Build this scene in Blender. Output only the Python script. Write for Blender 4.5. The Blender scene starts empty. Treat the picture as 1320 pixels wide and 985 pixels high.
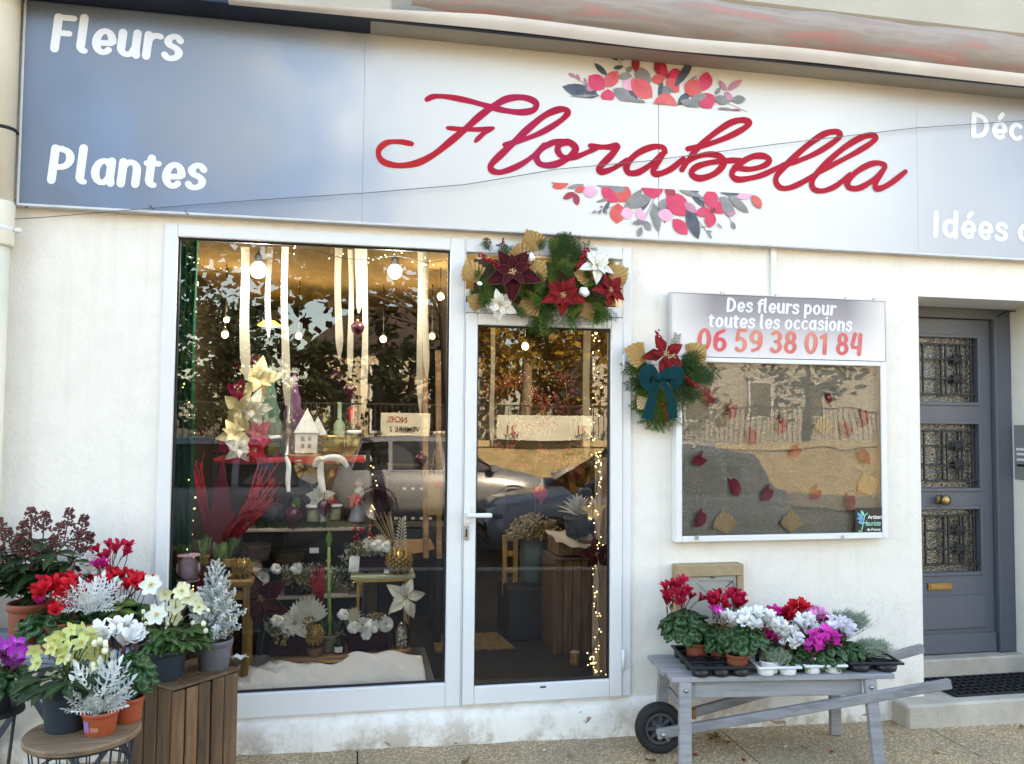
import bpy, math, random
from mathutils import Vector, Matrix, Euler
random.seed(7)
S = bpy.context.scene
COL = S.collection
PI = math.pi
# ------------------------------------------------------------------ camera
CR = Vector((0.98108, -0.193376, 0.008944)); CD = Vector((0.017898, 0.044606, -0.998844)); CF = Vector((0.192753, 0.98011, 0.047223))
CP = Vector((0.0, -4.1, 1.6)); FPX = 1040.0
cam = bpy.data.cameras.new('camera'); camo = bpy.data.objects.new('camera', cam); COL.objects.link(camo)
cam.sensor_fit = 'HORIZONTAL'; cam.sensor_width = 36.0; cam.lens = 36.0*FPX/1320.0
cam.clip_start = 0.05; cam.clip_end = 600
mw = Matrix((CR, -CD, -CF)).transposed().to_4x4(); mw.translation = CP; camo.matrix_world = mw
S.camera = camo
# ------------------------------------------------------------------ light
SUN_EL, SUN_AZ = math.radians(31), math.radians(24)      # sun stands behind the shop, slightly to the right
w = bpy.data.worlds.new("World"); S.world = w; w.use_nodes = True
nt = w.node_tree; bg = nt.nodes['Background']
sky = nt.nodes.new('ShaderNodeTexSky'); sky.sky_type = 'NISHITA'; sky.sun_disc = False
sky.sun_elevation = SUN_EL; sky.sun_rotation = SUN_AZ; sky.air_density = 1.0; sky.dust_density = 1.2; sky.ozone_density = 0.6
nt.links.new(sky.outputs[0], bg.inputs[0]); bg.inputs[1].default_value = 0.15
sl = bpy.data.lights.new('sun', 'SUN'); sl.energy = 5.0; sl.angle = math.radians(0.5); sl.color = (1.0, 0.9, 0.74)
so = bpy.data.objects.new('sun', sl); COL.objects.link(so)
sd = Vector((math.sin(SUN_AZ)*math.cos(SUN_EL), math.cos(SUN_AZ)*math.cos(SUN_EL), math.sin(SUN_EL)))
so.rotation_euler = (-sd).to_track_quat('-Z', 'Y').to_euler(); so.location = (0, 30, 30)
S.view_settings.view_transform = 'Standard'; S.view_settings.look = 'None'; S.view_settings.gamma = 1
S.view_settings.exposure = 3.05
S.view_settings.use_white_balance = True; S.view_settings.white_balance_temperature = 7900; S.view_settings.white_balance_tint = 10   # camera balanced for open shade
S.render.engine = 'CYCLES'
S.cycles.use_denoising = True
S.cycles.max_bounces = 8; S.cycles.transparent_max_bounces = 16; S.cycles.caustics_reflective = False; S.cycles.caustics_refractive = False
S.cycles.sample_clamp_indirect = 6.0

# ------------------------------------------------------------------ helpers
def P(u, v, Y):
    "point at depth y = Y seen in direction (u, v) of the 1320 x 985 photograph"
    d = CR*((u-660)/FPX) + CD*((v-492.5)/FPX) + CF
    return CP + d*((Y-CP.y)/d.y)
def Pz(u, v, z):
    d = CR*((u-660)/FPX) + CD*((v-492.5)/FPX) + CF
    return CP + d*((z-CP.z)/d.z)
def W(px, Y): return px*(Y-CP.y)/FPX
def gz(x): return -0.02*x                     # the pavement falls gently to the right
def R(d): return math.radians(d)

class MB:
    def __init__(s): s.v = []; s.f = []; s.m = []; s.sm = []
    def add(s, vs, fs, mi=0, smooth=False, mt=None):
        o = len(s.v)
        if mt is not None: vs = [mt @ Vector(p) for p in vs]
        s.v.extend([tuple(p) for p in vs])
        for f in fs: s.f.append(tuple(i+o for i in f)); s.m.append(mi); s.sm.append(smooth)
        return s
    def box(s, lo, hi, b=0.0, mi=0, mt=None):
        c = [(lo[i]+hi[i])/2 for i in range(3)]; h = [abs(hi[i]-lo[i])/2 for i in range(3)]
        b = min(b, min(h)*0.6)
        if b <= 0:
            vs = [(c[0]+x*h[0], c[1]+y*h[1], c[2]+z*h[2]) for x in (-1,1) for y in (-1,1) for z in (-1,1)]
            fs = [(0,1,3,2),(4,6,7,5),(0,4,5,1),(2,3,7,6),(0,2,6,4),(1,5,7,3)]
            return s.add(vs, fs, mi, False, mt)
        vs = []; idx = {}
        for x in (-1,1):
            for y in (-1,1):
                for z in (-1,1):
                    g = (x,y,z)
                    for a in range(3):
                        idx[(g,a)] = len(vs)
                        vs.append([c[i]+g[i]*(h[i]-(0 if i==a else b)) for i in range(3)])
        fs = []
        for a in range(3):
            o1, o2 = (a+1)%3, (a+2)%3
            for sg in (-1,1):
                q = []
                for t1, t2 in ((-1,-1),(1,-1),(1,1),(-1,1)):
                    g = [0,0,0]; g[a] = sg; g[o1] = t1; g[o2] = t2; q.append(idx[(tuple(g),a)])
                fs.append(q if sg > 0 else q[::-1])
            for t1 in (-1,1):
                for t2 in (-1,1):
                    g0 = [0,0,0]; g1 = [0,0,0]; g0[a] = -1; g1[a] = 1
                    for g in (g0,g1): g[o1] = t1; g[o2] = t2
                    q = [idx[(tuple(g0),o1)], idx[(tuple(g1),o1)], idx[(tuple(g1),o2)], idx[(tuple(g0),o2)]]
                    fs.append(q if t1*t2 < 0 else q[::-1])
        for x in (-1,1):
            for y in (-1,1):
                for z in (-1,1):
                    q = [idx[((x,y,z),a)] for a in range(3)]
                    fs.append(q if x*y*z > 0 else q[::-1])
        return s.add(vs, fs, mi, False, mt)
    def bar(s, p, q, wd, ht, b=0.0, mi=0, up=(0,0,1)):
        "bar of section wd x ht from p to q"
        p = Vector(p); q = Vector(q); z = (q-p); L = z.length; z.normalize()
        x = z.cross(Vector(up))
        if x.length < 1e-5: x = z.cross(Vector((0,1,0)))
        x.normalize(); y = z.cross(x)
        m = Matrix((x, y, z)).transposed().to_4x4(); m.translation = p
        return s.box((-wd/2,-ht/2,0), (wd/2,ht/2,L), b, mi, m)
    def tube(s, pts, r, n=6, mi=0, cap=True, smooth=True):
        pts = [Vector(p) for p in pts]; k = len(pts)
        rs = r if isinstance(r, (list,tuple)) else [r]*k
        vs = []; fs = []; prev = None
        for i, p in enumerate(pts):
            d = (pts[min(i+1,k-1)]-pts[max(i-1,0)]); d.normalize()
            if prev is None:
                x = d.cross(Vector((0,0,1)))
                if x.length < 1e-3: x = d.cross(Vector((0,1,0)))
            else: x = prev - d*prev.dot(d)
            if x.length < 1e-6: x = Vector((1,0,0))
            x.normalize(); prev = x; y = d.cross(x)
            for j in range(n):
                a = 2*PI*j/n; vs.append(p + (x*math.cos(a)+y*math.sin(a))*rs[i])
        for i in range(k-1):
            for j in range(n):
                fs.append((i*n+j, i*n+(j+1)%n, (i+1)*n+(j+1)%n, (i+1)*n+j))
        if cap: fs.append(tuple(range(n))[::-1]); fs.append(tuple((k-1)*n+j for j in range(n)))
        return s.add(vs, fs, mi, smooth)
    def lathe(s, prof, n=16, o=(0,0,0), mi=0, mt=None, smooth=True, cap=True):
        vs = []; fs = []; k = len(prof)
        for (r, z) in prof:
            for j in range(n):
                a = 2*PI*j/n; vs.append((o[0]+r*math.cos(a), o[1]+r*math.sin(a), o[2]+z))
        for i in range(k-1):
            for j in range(n): fs.append((i*n+j, i*n+(j+1)%n, (i+1)*n+(j+1)%n, (i+1)*n+j))
        if cap: fs.append(tuple(range(n))[::-1]); fs.append(tuple((k-1)*n+j for j in range(n)))
        return s.add(vs, fs, mi, smooth, mt)
    def ball(s, c, r, nu=8, nv=5, mi=0, sq=(1,1,1), smooth=True):
        vs = [(c[0], c[1], c[2]-r*sq[2])]; fs = []
        for i in range(1, nv):
            t = -PI/2+PI*i/nv
            for j in range(nu):
                a = 2*PI*j/nu
                vs.append((c[0]+r*sq[0]*math.cos(t)*math.cos(a), c[1]+r*sq[1]*math.cos(t)*math.sin(a), c[2]+r*sq[2]*math.sin(t)))
        vs.append((c[0], c[1], c[2]+r*sq[2])); T = len(vs)-1
        for j in range(nu):
            fs.append((0, 1+(j+1)%nu, 1+j)); fs.append((T, 1+(nv-2)*nu+j, 1+(nv-2)*nu+(j+1)%nu))
        for i in range(nv-2):
            for j in range(nu):
                fs.append((1+i*nu+j, 1+i*nu+(j+1)%nu, 1+(i+1)*nu+(j+1)%nu, 1+(i+1)*nu+j))
        return s.add(vs, fs, mi, smooth)
    def octa(s, c, r, mi=0, sz=1.0):
        x, y, z = c
        return s.add([(x+r,y,z),(x-r,y,z),(x,y+r,z),(x,y-r,z),(x,y,z+r*sz),(x,y,z-r*sz)],
                     [(0,2,4),(2,1,4),(1,3,4),(3,0,4),(2,0,5),(1,2,5),(3,1,5),(0,3,5)], mi, True)
    def grid(s, fn, nu, nv, mi=0, smooth=True, mt=None):
        vs = [fn(i/nu, j/nv) for j in range(nv+1) for i in range(nu+1)]
        fs = [(j*(nu+1)+i, j*(nu+1)+i+1, (j+1)*(nu+1)+i+1, (j+1)*(nu+1)+i) for j in range(nv) for i in range(nu)]
        return s.add(vs, fs, mi, smooth, mt)
    def prism(s, poly, y0, y1, mi=0):
        "polygon of (x, z) pushed from depth y0 (front) to y1"
        n = len(poly)
        vs = [(x,y0,z) for x,z in poly]+[(x,y1,z) for x,z in poly]
        fs = [tuple(range(n)), tuple(range(n,2*n))[::-1]]+[(i,i+n,(i+1)%n+n,(i+1)%n) for i in range(n)]
        return s.add(vs, fs, mi)
    def mesh(s, name, mats, off=None):
        me = bpy.data.meshes.new(name)
        vs = s.v if off is None else [(p[0]-off[0], p[1]-off[1], p[2]-off[2]) for p in s.v]
        me.from_pydata(vs, [], s.f)
        if not isinstance(mats, (list,tuple)): mats = [mats]
        for m in mats: me.materials.append(m)
        me.polygons.foreach_set('material_index', s.m)
        me.polygons.foreach_set('use_smooth', s.sm)
        me.update()
        return me
    def build(s, name, mats, parent=None, loc=None, **kw):
        "one mesh object; geometry is in world space, the origin goes to the parent's (or to loc)"
        off = None
        if parent is not None: off = wloc(parent)
        elif loc is not None: off = Vector(loc)
        o = bpy.data.objects.new(name, s.mesh(name, mats, off)); COL.objects.link(o)
        if parent is not None: o.parent = parent
        elif loc is not None: o.location = loc
        for k, x in kw.items(): o[k] = x
        return o
def wloc(o):
    l = Vector(o.location)
    while o.parent: o = o.parent; l += Vector(o.location)
    return l
def thing(name, label, cat, loc=(0,0,0), rz=0.0, group=None):
    o = bpy.data.objects.new(name, None); COL.objects.link(o); o.empty_display_size = 0.1
    o.location = loc; o.rotation_euler = (0,0,rz); o['label'] = label; o['category'] = cat
    if group: o['group'] = group
    return o
def tag(o, label, cat, group=None):
    o['label'] = label; o['category'] = cat
    if group: o['group'] = group
    return o
def put(me, parent, mt, name=None):
    o = bpy.data.objects.new(name or me.name.split('.')[0], me); COL.objects.link(o)
    o.parent = parent; o.matrix_local = mt
    return o
def copy_tree(o, parent=None):
    c = o.copy(); COL.objects.link(c); c.parent = parent
    for ch in list(o.children): copy_tree(ch, c)
    return c
def dup(o, loc, label, rz=None, sc=None):
    c = copy_tree(o); c.location = loc; c['label'] = label
    if rz is not None: c.rotation_euler = (0,0,rz)
    if sc is not None: c.scale = (sc,sc,sc)
    return c
def frame_mt(pos, ydir, zdir, sc=1.0, roll=0.0):
    "local y along ydir, local z as near zdir as possible"
    y = Vector(ydir).normalized(); z = Vector(zdir); x = y.cross(z)
    if x.length < 1e-4: x = y.cross(Vector((0.3,0.9,0.2)))
    x.normalize(); z = x.cross(y)
    m = Matrix((x*sc, y*sc, z*sc)).transposed().to_4x4()
    if roll: m = m @ Matrix.Rotation(roll, 4, 'Y')
    m.translation = Vector(pos); return m
def rv(a=1.0): return Vector((random.uniform(-a,a), random.uniform(-a,a), random.uniform(-a,a)))

# ------------------------------------------------------------------ materials
def nodes(name):
    m = bpy.data.materials.new(name); m.use_nodes = True
    return m, m.node_tree.nodes, m.node_tree.links, m.node_tree.nodes['Principled BSDF']
def coords(N, L, kind='Object', scale=(1,1,1)):
    t = N.new('ShaderNodeTexCoord'); mp = N.new('ShaderNodeMapping'); mp.inputs['Scale'].default_value = scale
    L.new(t.outputs[kind], mp.inputs[0]); return mp.outputs[0]
def noise(N, L, vec, scale, detail=4, rough=0.55, dist=0.0):
    n = N.new('ShaderNodeTexNoise'); n.inputs['Scale'].default_value = scale; n.inputs['Detail'].default_value = detail
    n.inputs['Roughness'].default_value = rough; n.inputs['Distortion'].default_value = dist
    L.new(vec, n.inputs['Vector']); return n.outputs['Fac']
def ramp(N, L, fac, stops, interp='LINEAR'):
    r = N.new('ShaderNodeValToRGB'); e = r.color_ramp.elements; r.color_ramp.interpolation = interp
    while len(e) > 1: e.remove(e[-1])
    for i, (p, c) in enumerate(stops):
        x = e[0] if i == 0 else e.new(p)
        x.position = p; x.color = (*c, 1) if len(c) == 3 else c
    L.new(fac, r.inputs[0]); return r.outputs[0]
def mixc(N, L, fac, a, b, mode='MIX'):
    m = N.new('ShaderNodeMix'); m.data_type = 'RGBA'; m.blend_type = mode
    for sock, x in ((m.inputs[0], fac), (m.inputs[6], a), (m.inputs[7], b)):
        if isinstance(x, (int,float)): sock.default_value = x
        elif isinstance(x, tuple): sock.default_value = (*x, 1) if len(x) == 3 else x
        else: L.new(x, sock)
    return m.outputs[2]
def mth(N, L, op, a, b=0.0, clamp=False):
    m = N.new('ShaderNodeMath'); m.operation = op; m.use_clamp = clamp
    for sock, x in ((m.inputs[0], a), (m.inputs[1], b)):
        if isinstance(x, (int,float)): sock.default_value = x
        else: L.new(x, sock)
    return m.outputs[0]
def bumpn(N, L, bs, h, strength=0.3, dist=0.01):
    b = N.new('ShaderNodeBump'); b.inputs['Strength'].default_value = strength; b.inputs['Distance'].default_value = dist
    L.new(h, b.inputs['Height']); L.new(b.outputs[0], bs.inputs['Normal']); return b
def sep(N, L, vec):
    s_ = N.new('ShaderNodeSeparateXYZ'); L.new(vec, s_.inputs[0]); return s_.outputs
def M(name, c1, c2=None, rough=0.6, scale=8.0, bump=0.0, bscale=80.0, metal=0.0, rnd=0.0, spec=0.35, stretch=(1,1,1), sheen=0.0, trans=0.0):
    m, N, L, b = nodes(name)
    v = coords(N, L, 'Object', stretch)
    c2 = c2 or tuple(x*0.82 for x in c1)
    f = noise(N, L, v, scale, 5)
    f = ramp(N, L, f, [(0.3, (0,0,0)), (0.7, (1,1,1))])
    c = mixc(N, L, f, c1, c2)
    if rnd:
        oi = N.new('ShaderNodeObjectInfo')
        k = mth(N, L, 'MULTIPLY_ADD', oi.outputs['Random'], 2*rnd); k.node.inputs[2].default_value = 1-rnd
        h = N.new('ShaderNodeHueSaturation'); L.new(k, h.inputs['Value']); L.new(c, h.inputs['Color']); c = h.outputs[0]
    L.new(c, b.inputs['Base Color']); b.inputs['Roughness'].default_value = rough; b.inputs['Metallic'].default_value = metal
    b.inputs['Specular IOR Level'].default_value = spec
    if sheen: b.inputs['Sheen Weight'].default_value = sheen
    if bump: bumpn(N, L, b, noise(N, L, v, bscale, 4), bump, 0.01)
    if trans:
        t = N.new('ShaderNodeBsdfTranslucent'); L.new(c, t.inputs[0]); mx = N.new('ShaderNodeMixShader'); mx.inputs[0].default_value = trans
        L.new(b.outputs[0], mx.inputs[1]); L.new(t.outputs[0], mx.inputs[2])
        L.new(mx.outputs[0], N['Material Output'].inputs['Surface'])
    return m
def EM(name, c, st, sample=True):
    m, N, L, b = nodes(name)
    b.inputs['Base Color'].default_value = (*c, 1); b.inputs['Emission Color'].default_value = (*c, 1); b.inputs['Emission Strength'].default_value = st
    if not sample:
        try: m.cycles.emission_sampling = 'NONE'
        except Exception: pass
    return m
def GLASS(name, gain=1.8, wav=0.0, wscale=1.5, tint=(0.95,0.97,0.96), rough=0.0):
    m, N, L, b = nodes(name); N.remove(b)
    t = N.new('ShaderNodeBsdfTransparent'); t.inputs[0].default_value = (*tint, 1)
    g = N.new('ShaderNodeBsdfGlossy'); g.inputs['Roughness'].default_value = rough
    fr = N.new('ShaderNodeFresnel'); fr.inputs[0].default_value = 1.5
    k = mth(N, L, 'MULTIPLY', fr.outputs[0], gain, True)
    if wav:
        bp = N.new('ShaderNodeBump'); bp.inputs['Strength'].default_value = 1.0; bp.inputs['Distance'].default_value = wav
        L.new(noise(N, L, coords(N, L), wscale, 2, 0.4, 0.6), bp.inputs['Height']); L.new(bp.outputs[0], g.inputs['Normal'])
    mx = N.new('ShaderNodeMixShader'); L.new(k, mx.inputs[0]); L.new(t.outputs[0], mx.inputs[1]); L.new(g.outputs[0], mx.inputs[2])
    L.new(mx.outputs[0], N['Material Output'].inputs['Surface'])
    return m
# ================================================================== shared materials
def m_render():
    m, N, L, b = nodes('white_render')
    v = coords(N, L)
    big = noise(N, L, v, 0.7, 5, 0.6); fine = noise(N, L, v, 9, 5)
    c = mixc(N, L, ramp(N, L, big, [(0.35,(0,0,0)),(0.7,(1,1,1))]), (0.80,0.765,0.70), (0.75,0.71,0.635))
    c = mixc(N, L, ramp(N, L, fine, [(0.45,(0,0,0)),(0.8,(0.5,0.5,0.5))]), c, (0.66,0.62,0.55))
    # rain streaks and splash dirt along the foot of the wall
    z = sep(N, L, v)[2]
    st = noise(N, L, coords(N, L, 'Object', (7,7,0.30)), 2.0, 6, .6)
    c = mixc(N, L, ramp(N, L, st, [(0.53,(0,0,0)),(0.80,(0.42,0.42,0.42))]), c, (0.60,0.56,0.49))
    foot = mth(N, L, 'MULTIPLY', ramp(N, L, z, [(0.0,(1,1,1)),(0.22,(0,0,0))]), ramp(N, L, noise(N, L, v, 6, 6, 0.7), [(0.46,(0,0,0)),(0.60,(1,1,1))]))
    c = mixc(N, L, mth(N, L, 'MULTIPLY', foot, 0.75), c, (0.36,0.285,0.20))
    cr_ = N.new('ShaderNodeTexVoronoi'); cr_.feature = 'DISTANCE_TO_EDGE'; cr_.inputs['Scale'].default_value = .9
    wv_ = N.new('ShaderNodeVectorMath'); wv_.operation = 'ADD'; nn_ = N.new('ShaderNodeTexNoise'); nn_.inputs['Scale'].default_value = 5; nn_.inputs['Detail'].default_value = 6; L.new(v, nn_.inputs['Vector']); sc2 = N.new('ShaderNodeVectorMath'); sc2.operation = 'SCALE'; sc2.inputs['Scale'].default_value = .25; L.new(nn_.outputs['Color'], sc2.inputs[0]); L.new(v, wv_.inputs[0]); L.new(sc2.outputs[0], wv_.inputs[1]); L.new(wv_.outputs[0], cr_.inputs['Vector'])
    ck = mth(N, L, 'MULTIPLY', ramp(N, L, cr_.outputs['Distance'], [(0.0,(1,1,1)),(0.0035,(0,0,0))]), ramp(N, L, noise(N, L, v, 1.1, 2), [(.52,(0,0,0)),(.68,(.17,.17,.17))]))
    c = mixc(N, L, ck, c, (0.34,0.30,0.25))
    chip = ramp(N, L, noise(N, L, coords(N, L, 'Object', (1,1,2.2)), 7.0, 4, 0.6, 0.4), [(0.685,(0,0,0)),(0.70,(1,1,1))])
    chip = mth(N, L, 'MULTIPLY', chip, ramp(N, L, z, [(0.02,(1,1,1)),(0.16,(0,0,0))], 'CONSTANT'))
    c = mixc(N, L, chip, c, (0.33,0.22,0.17))
    L.new(c, b.inputs['Base Color']); b.inputs['Roughness'].default_value = 0.9; b.inputs['Specular IOR Level'].default_value = 0.2
    h = mth(N, L, 'ADD', mth(N, L, 'MULTIPLY', noise(N, L, v, 38, 4, 0.6), 1.0), mth(N, L, 'MULTIPLY', noise(N, L, v, 130, 3, 0.6), 0.5))
    bumpn(N, L, b, h, 0.36, 0.010)
    return m
WALL = m_render()
def m_pave():
    m, N, L, b = nodes('washed_gravel_concrete')
    v = coords(N, L)
    vo = N.new('ShaderNodeTexVoronoi'); vo.inputs['Scale'].default_value = 85; L.new(v, vo.inputs['Vector'])
    hs = sep(N, L, vo.outputs['Color'])[0]
    c = ramp(N, L, hs, [(0.0,(0.27,0.16,0.07)),(0.3,(0.50,0.345,0.175)),(0.6,(0.65,0.48,0.265)),(0.85,(0.75,0.60,0.38)),(1.0,(0.33,0.23,0.14))])
    c = mixc(N, L, ramp(N, L, vo.outputs['Distance'], [(0.35,(0,0,0)),(0.62,(1,1,1))]), c, (0.31,0.215,0.125))
    c = mixc(N, L, ramp(N, L, noise(N, L, v, 1.3, 5, 0.6), [(0.4,(0,0,0)),(0.75,(0.5,0.5,0.5))]), c, (0.20,0.17,0.13))
    L.new(c, b.inputs['Base Color']); b.inputs['Roughness'].default_value = 0.85
    h = mth(N, L, 'SUBTRACT', 1.0, vo.outputs['Distance'])
    bumpn(N, L, b, h, 0.6, 0.008)
    return m
PAVE = m_pave()
ASPH = M('asphalt', (0.055,0.054,0.052), (0.085,0.082,0.078), 0.9, 3, 0.4, 150)
CONC = M('step_concrete', (0.50,0.46,0.39), (0.36,0.32,0.26), 0.9, 5, 0.4, 60)
ALU = M('white_lacquered_aluminium', (0.72,0.72,0.71), (0.68,0.68,0.67), 0.35, 2, 0.02, 200)
GASK = M('rubber_gasket', (0.012,0.012,0.014), None, 0.5)
SHOPGLASS = GLASS('shop_window_glass', 2.1)
SLATE = M('slate_grey_door_paint', (0.105,0.118,0.145), (0.085,0.094,0.112), 0.42, 3, 0.12, 25, stretch=(1,1,0.15))
IRON = M('black_wrought_iron', (0.014,0.016,0.018), (0.03,0.032,0.034), 0.5, 20, 0.2, 90)
BRASS = M('aged_brass', (0.36,0.27,0.12), (0.24,0.18,0.09), 0.35, 20, metal=1.0)
STEEL = M('brushed_steel', (0.42,0.42,0.42), (0.33,0.33,0.34), 0.4, 10, metal=1.0)
DARK = M('black_plastic', (0.012,0.013,0.016), (0.02,0.021,0.024), 0.38, 6)
WPLAST = M('white_plastic', (0.74,0.74,0.72), (0.66,0.66,0.64), 0.4, 6)
CABLE = M('black_cable', (0.015,0.015,0.017), None, 0.6)
WOODG = None
def m_wood(name, a, b_, rnd=0.25, axis=2, rough=0.75):
    m, N, L, b = nodes(name)
    st = [9,9,9]; st[axis] = 0.8
    v = coords(N, L, 'Object', tuple(st))
    oi = N.new('ShaderNodeObjectInfo')
    ad = N.new('ShaderNodeVectorMath'); ad.operation = 'ADD'; L.new(v, ad.inputs[0])
    mu = mth(N, L, 'MULTIPLY', oi.outputs['Random'], 37.0); L.new(mu, ad.inputs[1]); v = ad.outputs[0]
    f = noise(N, L, v, 3.0, 8, 0.65, 0.5); f2 = noise(N, L, v, 0.6, 3)
    c = ramp(N, L, f, [(0.3,tuple(x*0.45 for x in a)),(0.5,a),(0.7,b_)])
    c = mixc(N, L, ramp(N, L, f2, [(0.45,(0,0,0)),(0.75,(0.7,0.7,0.7))]), c, tuple(x*0.4 for x in a))
    k = mth(N, L, 'MULTIPLY_ADD', oi.outputs['Random'], 2*rnd); k.node.inputs[2].default_value = 1-rnd
    h = N.new('ShaderNodeHueSaturation'); L.new(k, h.inputs['Value']); L.new(c, h.inputs['Color'])
    L.new(h.outputs[0], b.inputs['Base Color']); b.inputs['Roughness'].default_value = rough
    bumpn(N, L, b, f, 0.35, 0.006)
    return m
def m_cart():
    m, N, L, b = nodes('grey_painted_wood'); v = coords(N, L, 'Object', (0.35,4,4)); v2 = coords(N, L)
    oi = N.new('ShaderNodeObjectInfo'); g = noise(N, L, v, 7, 8, .65, .4)
    c = ramp(N, L, g, [(.3,(0.17,0.17,0.18)),(.5,(0.285,0.28,0.285)),(.72,(0.34,0.335,0.335))])
    c = mixc(N, L, ramp(N, L, noise(N, L, v2, 5, 5, .65), [(.45,(0,0,0)),(.75,(.6,.6,.6))]), c, (0.20,0.185,0.17))
    c = mixc(N, L, ramp(N, L, noise(N, L, coords(N, L, 'Object', (.6,2,2)), 16, 6, .7), [(.665,(0,0,0)),(.70,(.85,.85,.85))]), c, (0.20,0.135,0.085))
    k = mth(N, L, 'MULTIPLY_ADD', oi.outputs['Random'], .22); k.node.inputs[2].default_value = .89
    h = N.new('ShaderNodeHueSaturation'); L.new(k, h.inputs['Value']); L.new(c, h.inputs['Color']); L.new(h.outputs[0], b.inputs['Base Color']); b.inputs['Roughness'].default_value = .7; b.inputs['Specular IOR Level'].default_value = .3
    bumpn(N, L, b, g, .4, .005); return m
WOODG = m_cart()
CRATE = m_wood('weathered_crate_wood', (0.145,0.076,0.034), (0.235,0.132,0.064), 0.40)
STOOLTOP = m_wood('worn_round_wood', (0.21,0.135,0.075), (0.30,0.205,0.12), 0.1, 0)
BENCH = m_wood('honey_wood', (0.30,0.15,0.06), (0.42,0.24,0.10), 0.1, 0, 0.5)
YELW = m_wood('yellow_pine', (0.42,0.23,0.06), (0.55,0.33,0.10), 0.1, 2, 0.5)
TERRA = M('terracotta_plastic', (0.26,0.075,0.038), (0.21,0.06,0.03), 0.55, 9, rnd=0.08)
ORANGEPOT = M('orange_red_pot', (0.40,0.085,0.035), (0.34,0.07,0.03), 0.45, 9)
NAVYPOT = M('blue_black_pot', (0.022,0.034,0.046), (0.03,0.042,0.054), 0.45, 9)
GREYPOT = M('grey_pot', (0.13,0.13,0.14), (0.10,0.10,0.11), 0.6, 20)
SOIL = M('potting_soil', (0.02,0.014,0.010), (0.045,0.03,0.02), 0.95, 60, 0.6, 120)
def m_leaf(name, base, light, kind='marble', rough=0.45, trans=0.12, rnd=0.25):
    m, N, L, b = nodes(name)
    t = N.new('ShaderNodeTexCoord'); v = t.outputs['Object']
    x, y, z = sep(N, L, v)
    if kind == 'marble':        # silver ring on a dark heart-shaped leaf, in the leaf's own coordinates
        dx = mth(N, L, 'MULTIPLY', x, x); yy = mth(N, L, 'SUBTRACT', y, 0.42); dy = mth(N, L, 'MULTIPLY', yy, yy)
        d = mth(N, L, 'SQRT', mth(N, L, 'ADD', dx, dy))
        d = mth(N, L, 'ADD', d, mth(N, L, 'MULTIPLY', mth(N, L, 'SUBTRACT', noise(N, L, v, 9, 3), 0.5), 0.22))
        f = ramp(N, L, d, [(0.22,(0,0,0)),(0.28,(.75,.75,.75)),(0.32,(0.45,0.45,0.45)),(0.37,(0,0,0))])
    else:                       # pale midrib
        f = ramp(N, L, mth(N, L, 'ABSOLUTE', x), [(0.0,(1,1,1)),(0.03,(0.5,0.5,0.5)),(0.06,(0,0,0))])
    c = mixc(N, L, f, base, light)
    c = mixc(N, L, ramp(N, L, noise(N, L, v, 4, 3), [(0.4,(0,0,0)),(0.7,(0.6,0.6,0.6))]), c, tuple(q*0.6 for q in base))
    oi = N.new('ShaderNodeObjectInfo'); k = mth(N, L, 'MULTIPLY_ADD', oi.outputs['Random'], 2*rnd); k.node.inputs[2].default_value = 1-rnd
    h = N.new('ShaderNodeHueSaturation'); L.new(k, h.inputs['Value']); L.new(c, h.inputs['Color']); c = h.outputs[0]
    L.new(c, b.inputs['Base Color']); b.inputs['Roughness'].default_value = rough; b.inputs['Specular IOR Level'].default_value = 0.22
    tr = N.new('ShaderNodeBsdfTranslucent'); L.new(c, tr.inputs[0]); mx = N.new('ShaderNodeMixShader'); mx.inputs[0].default_value = trans
    L.new(b.outputs[0], mx.inputs[1]); L.new(tr.outputs[0], mx.inputs[2]); L.new(mx.outputs[0], N['Material Output'].inputs['Surface'])
    return m
CYLEAF = m_leaf('cyclamen_leaf', (0.016,0.055,0.012), (0.16,0.27,0.14))
GLEAF = m_leaf('glossy_green_leaf', (0.030,0.075,0.014), (0.10,0.17,0.05), 'rib', 0.4)
DLEAF = m_leaf('dark_green_leaf', (0.016,0.038,0.012), (0.045,0.085,0.03), 'rib', 0.4)
LIMELEAF = m_leaf('fresh_green_leaf', (0.10,0.19,0.03), (0.2,0.28,0.08), 'rib', 0.45)
STEM = M('green_stem', (0.07,0.12,0.035), (0.10,0.09,0.04), 0.5)
REDSTEM = M('red_brown_stem', (0.14,0.05,0.03), None, 0.5)
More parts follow.
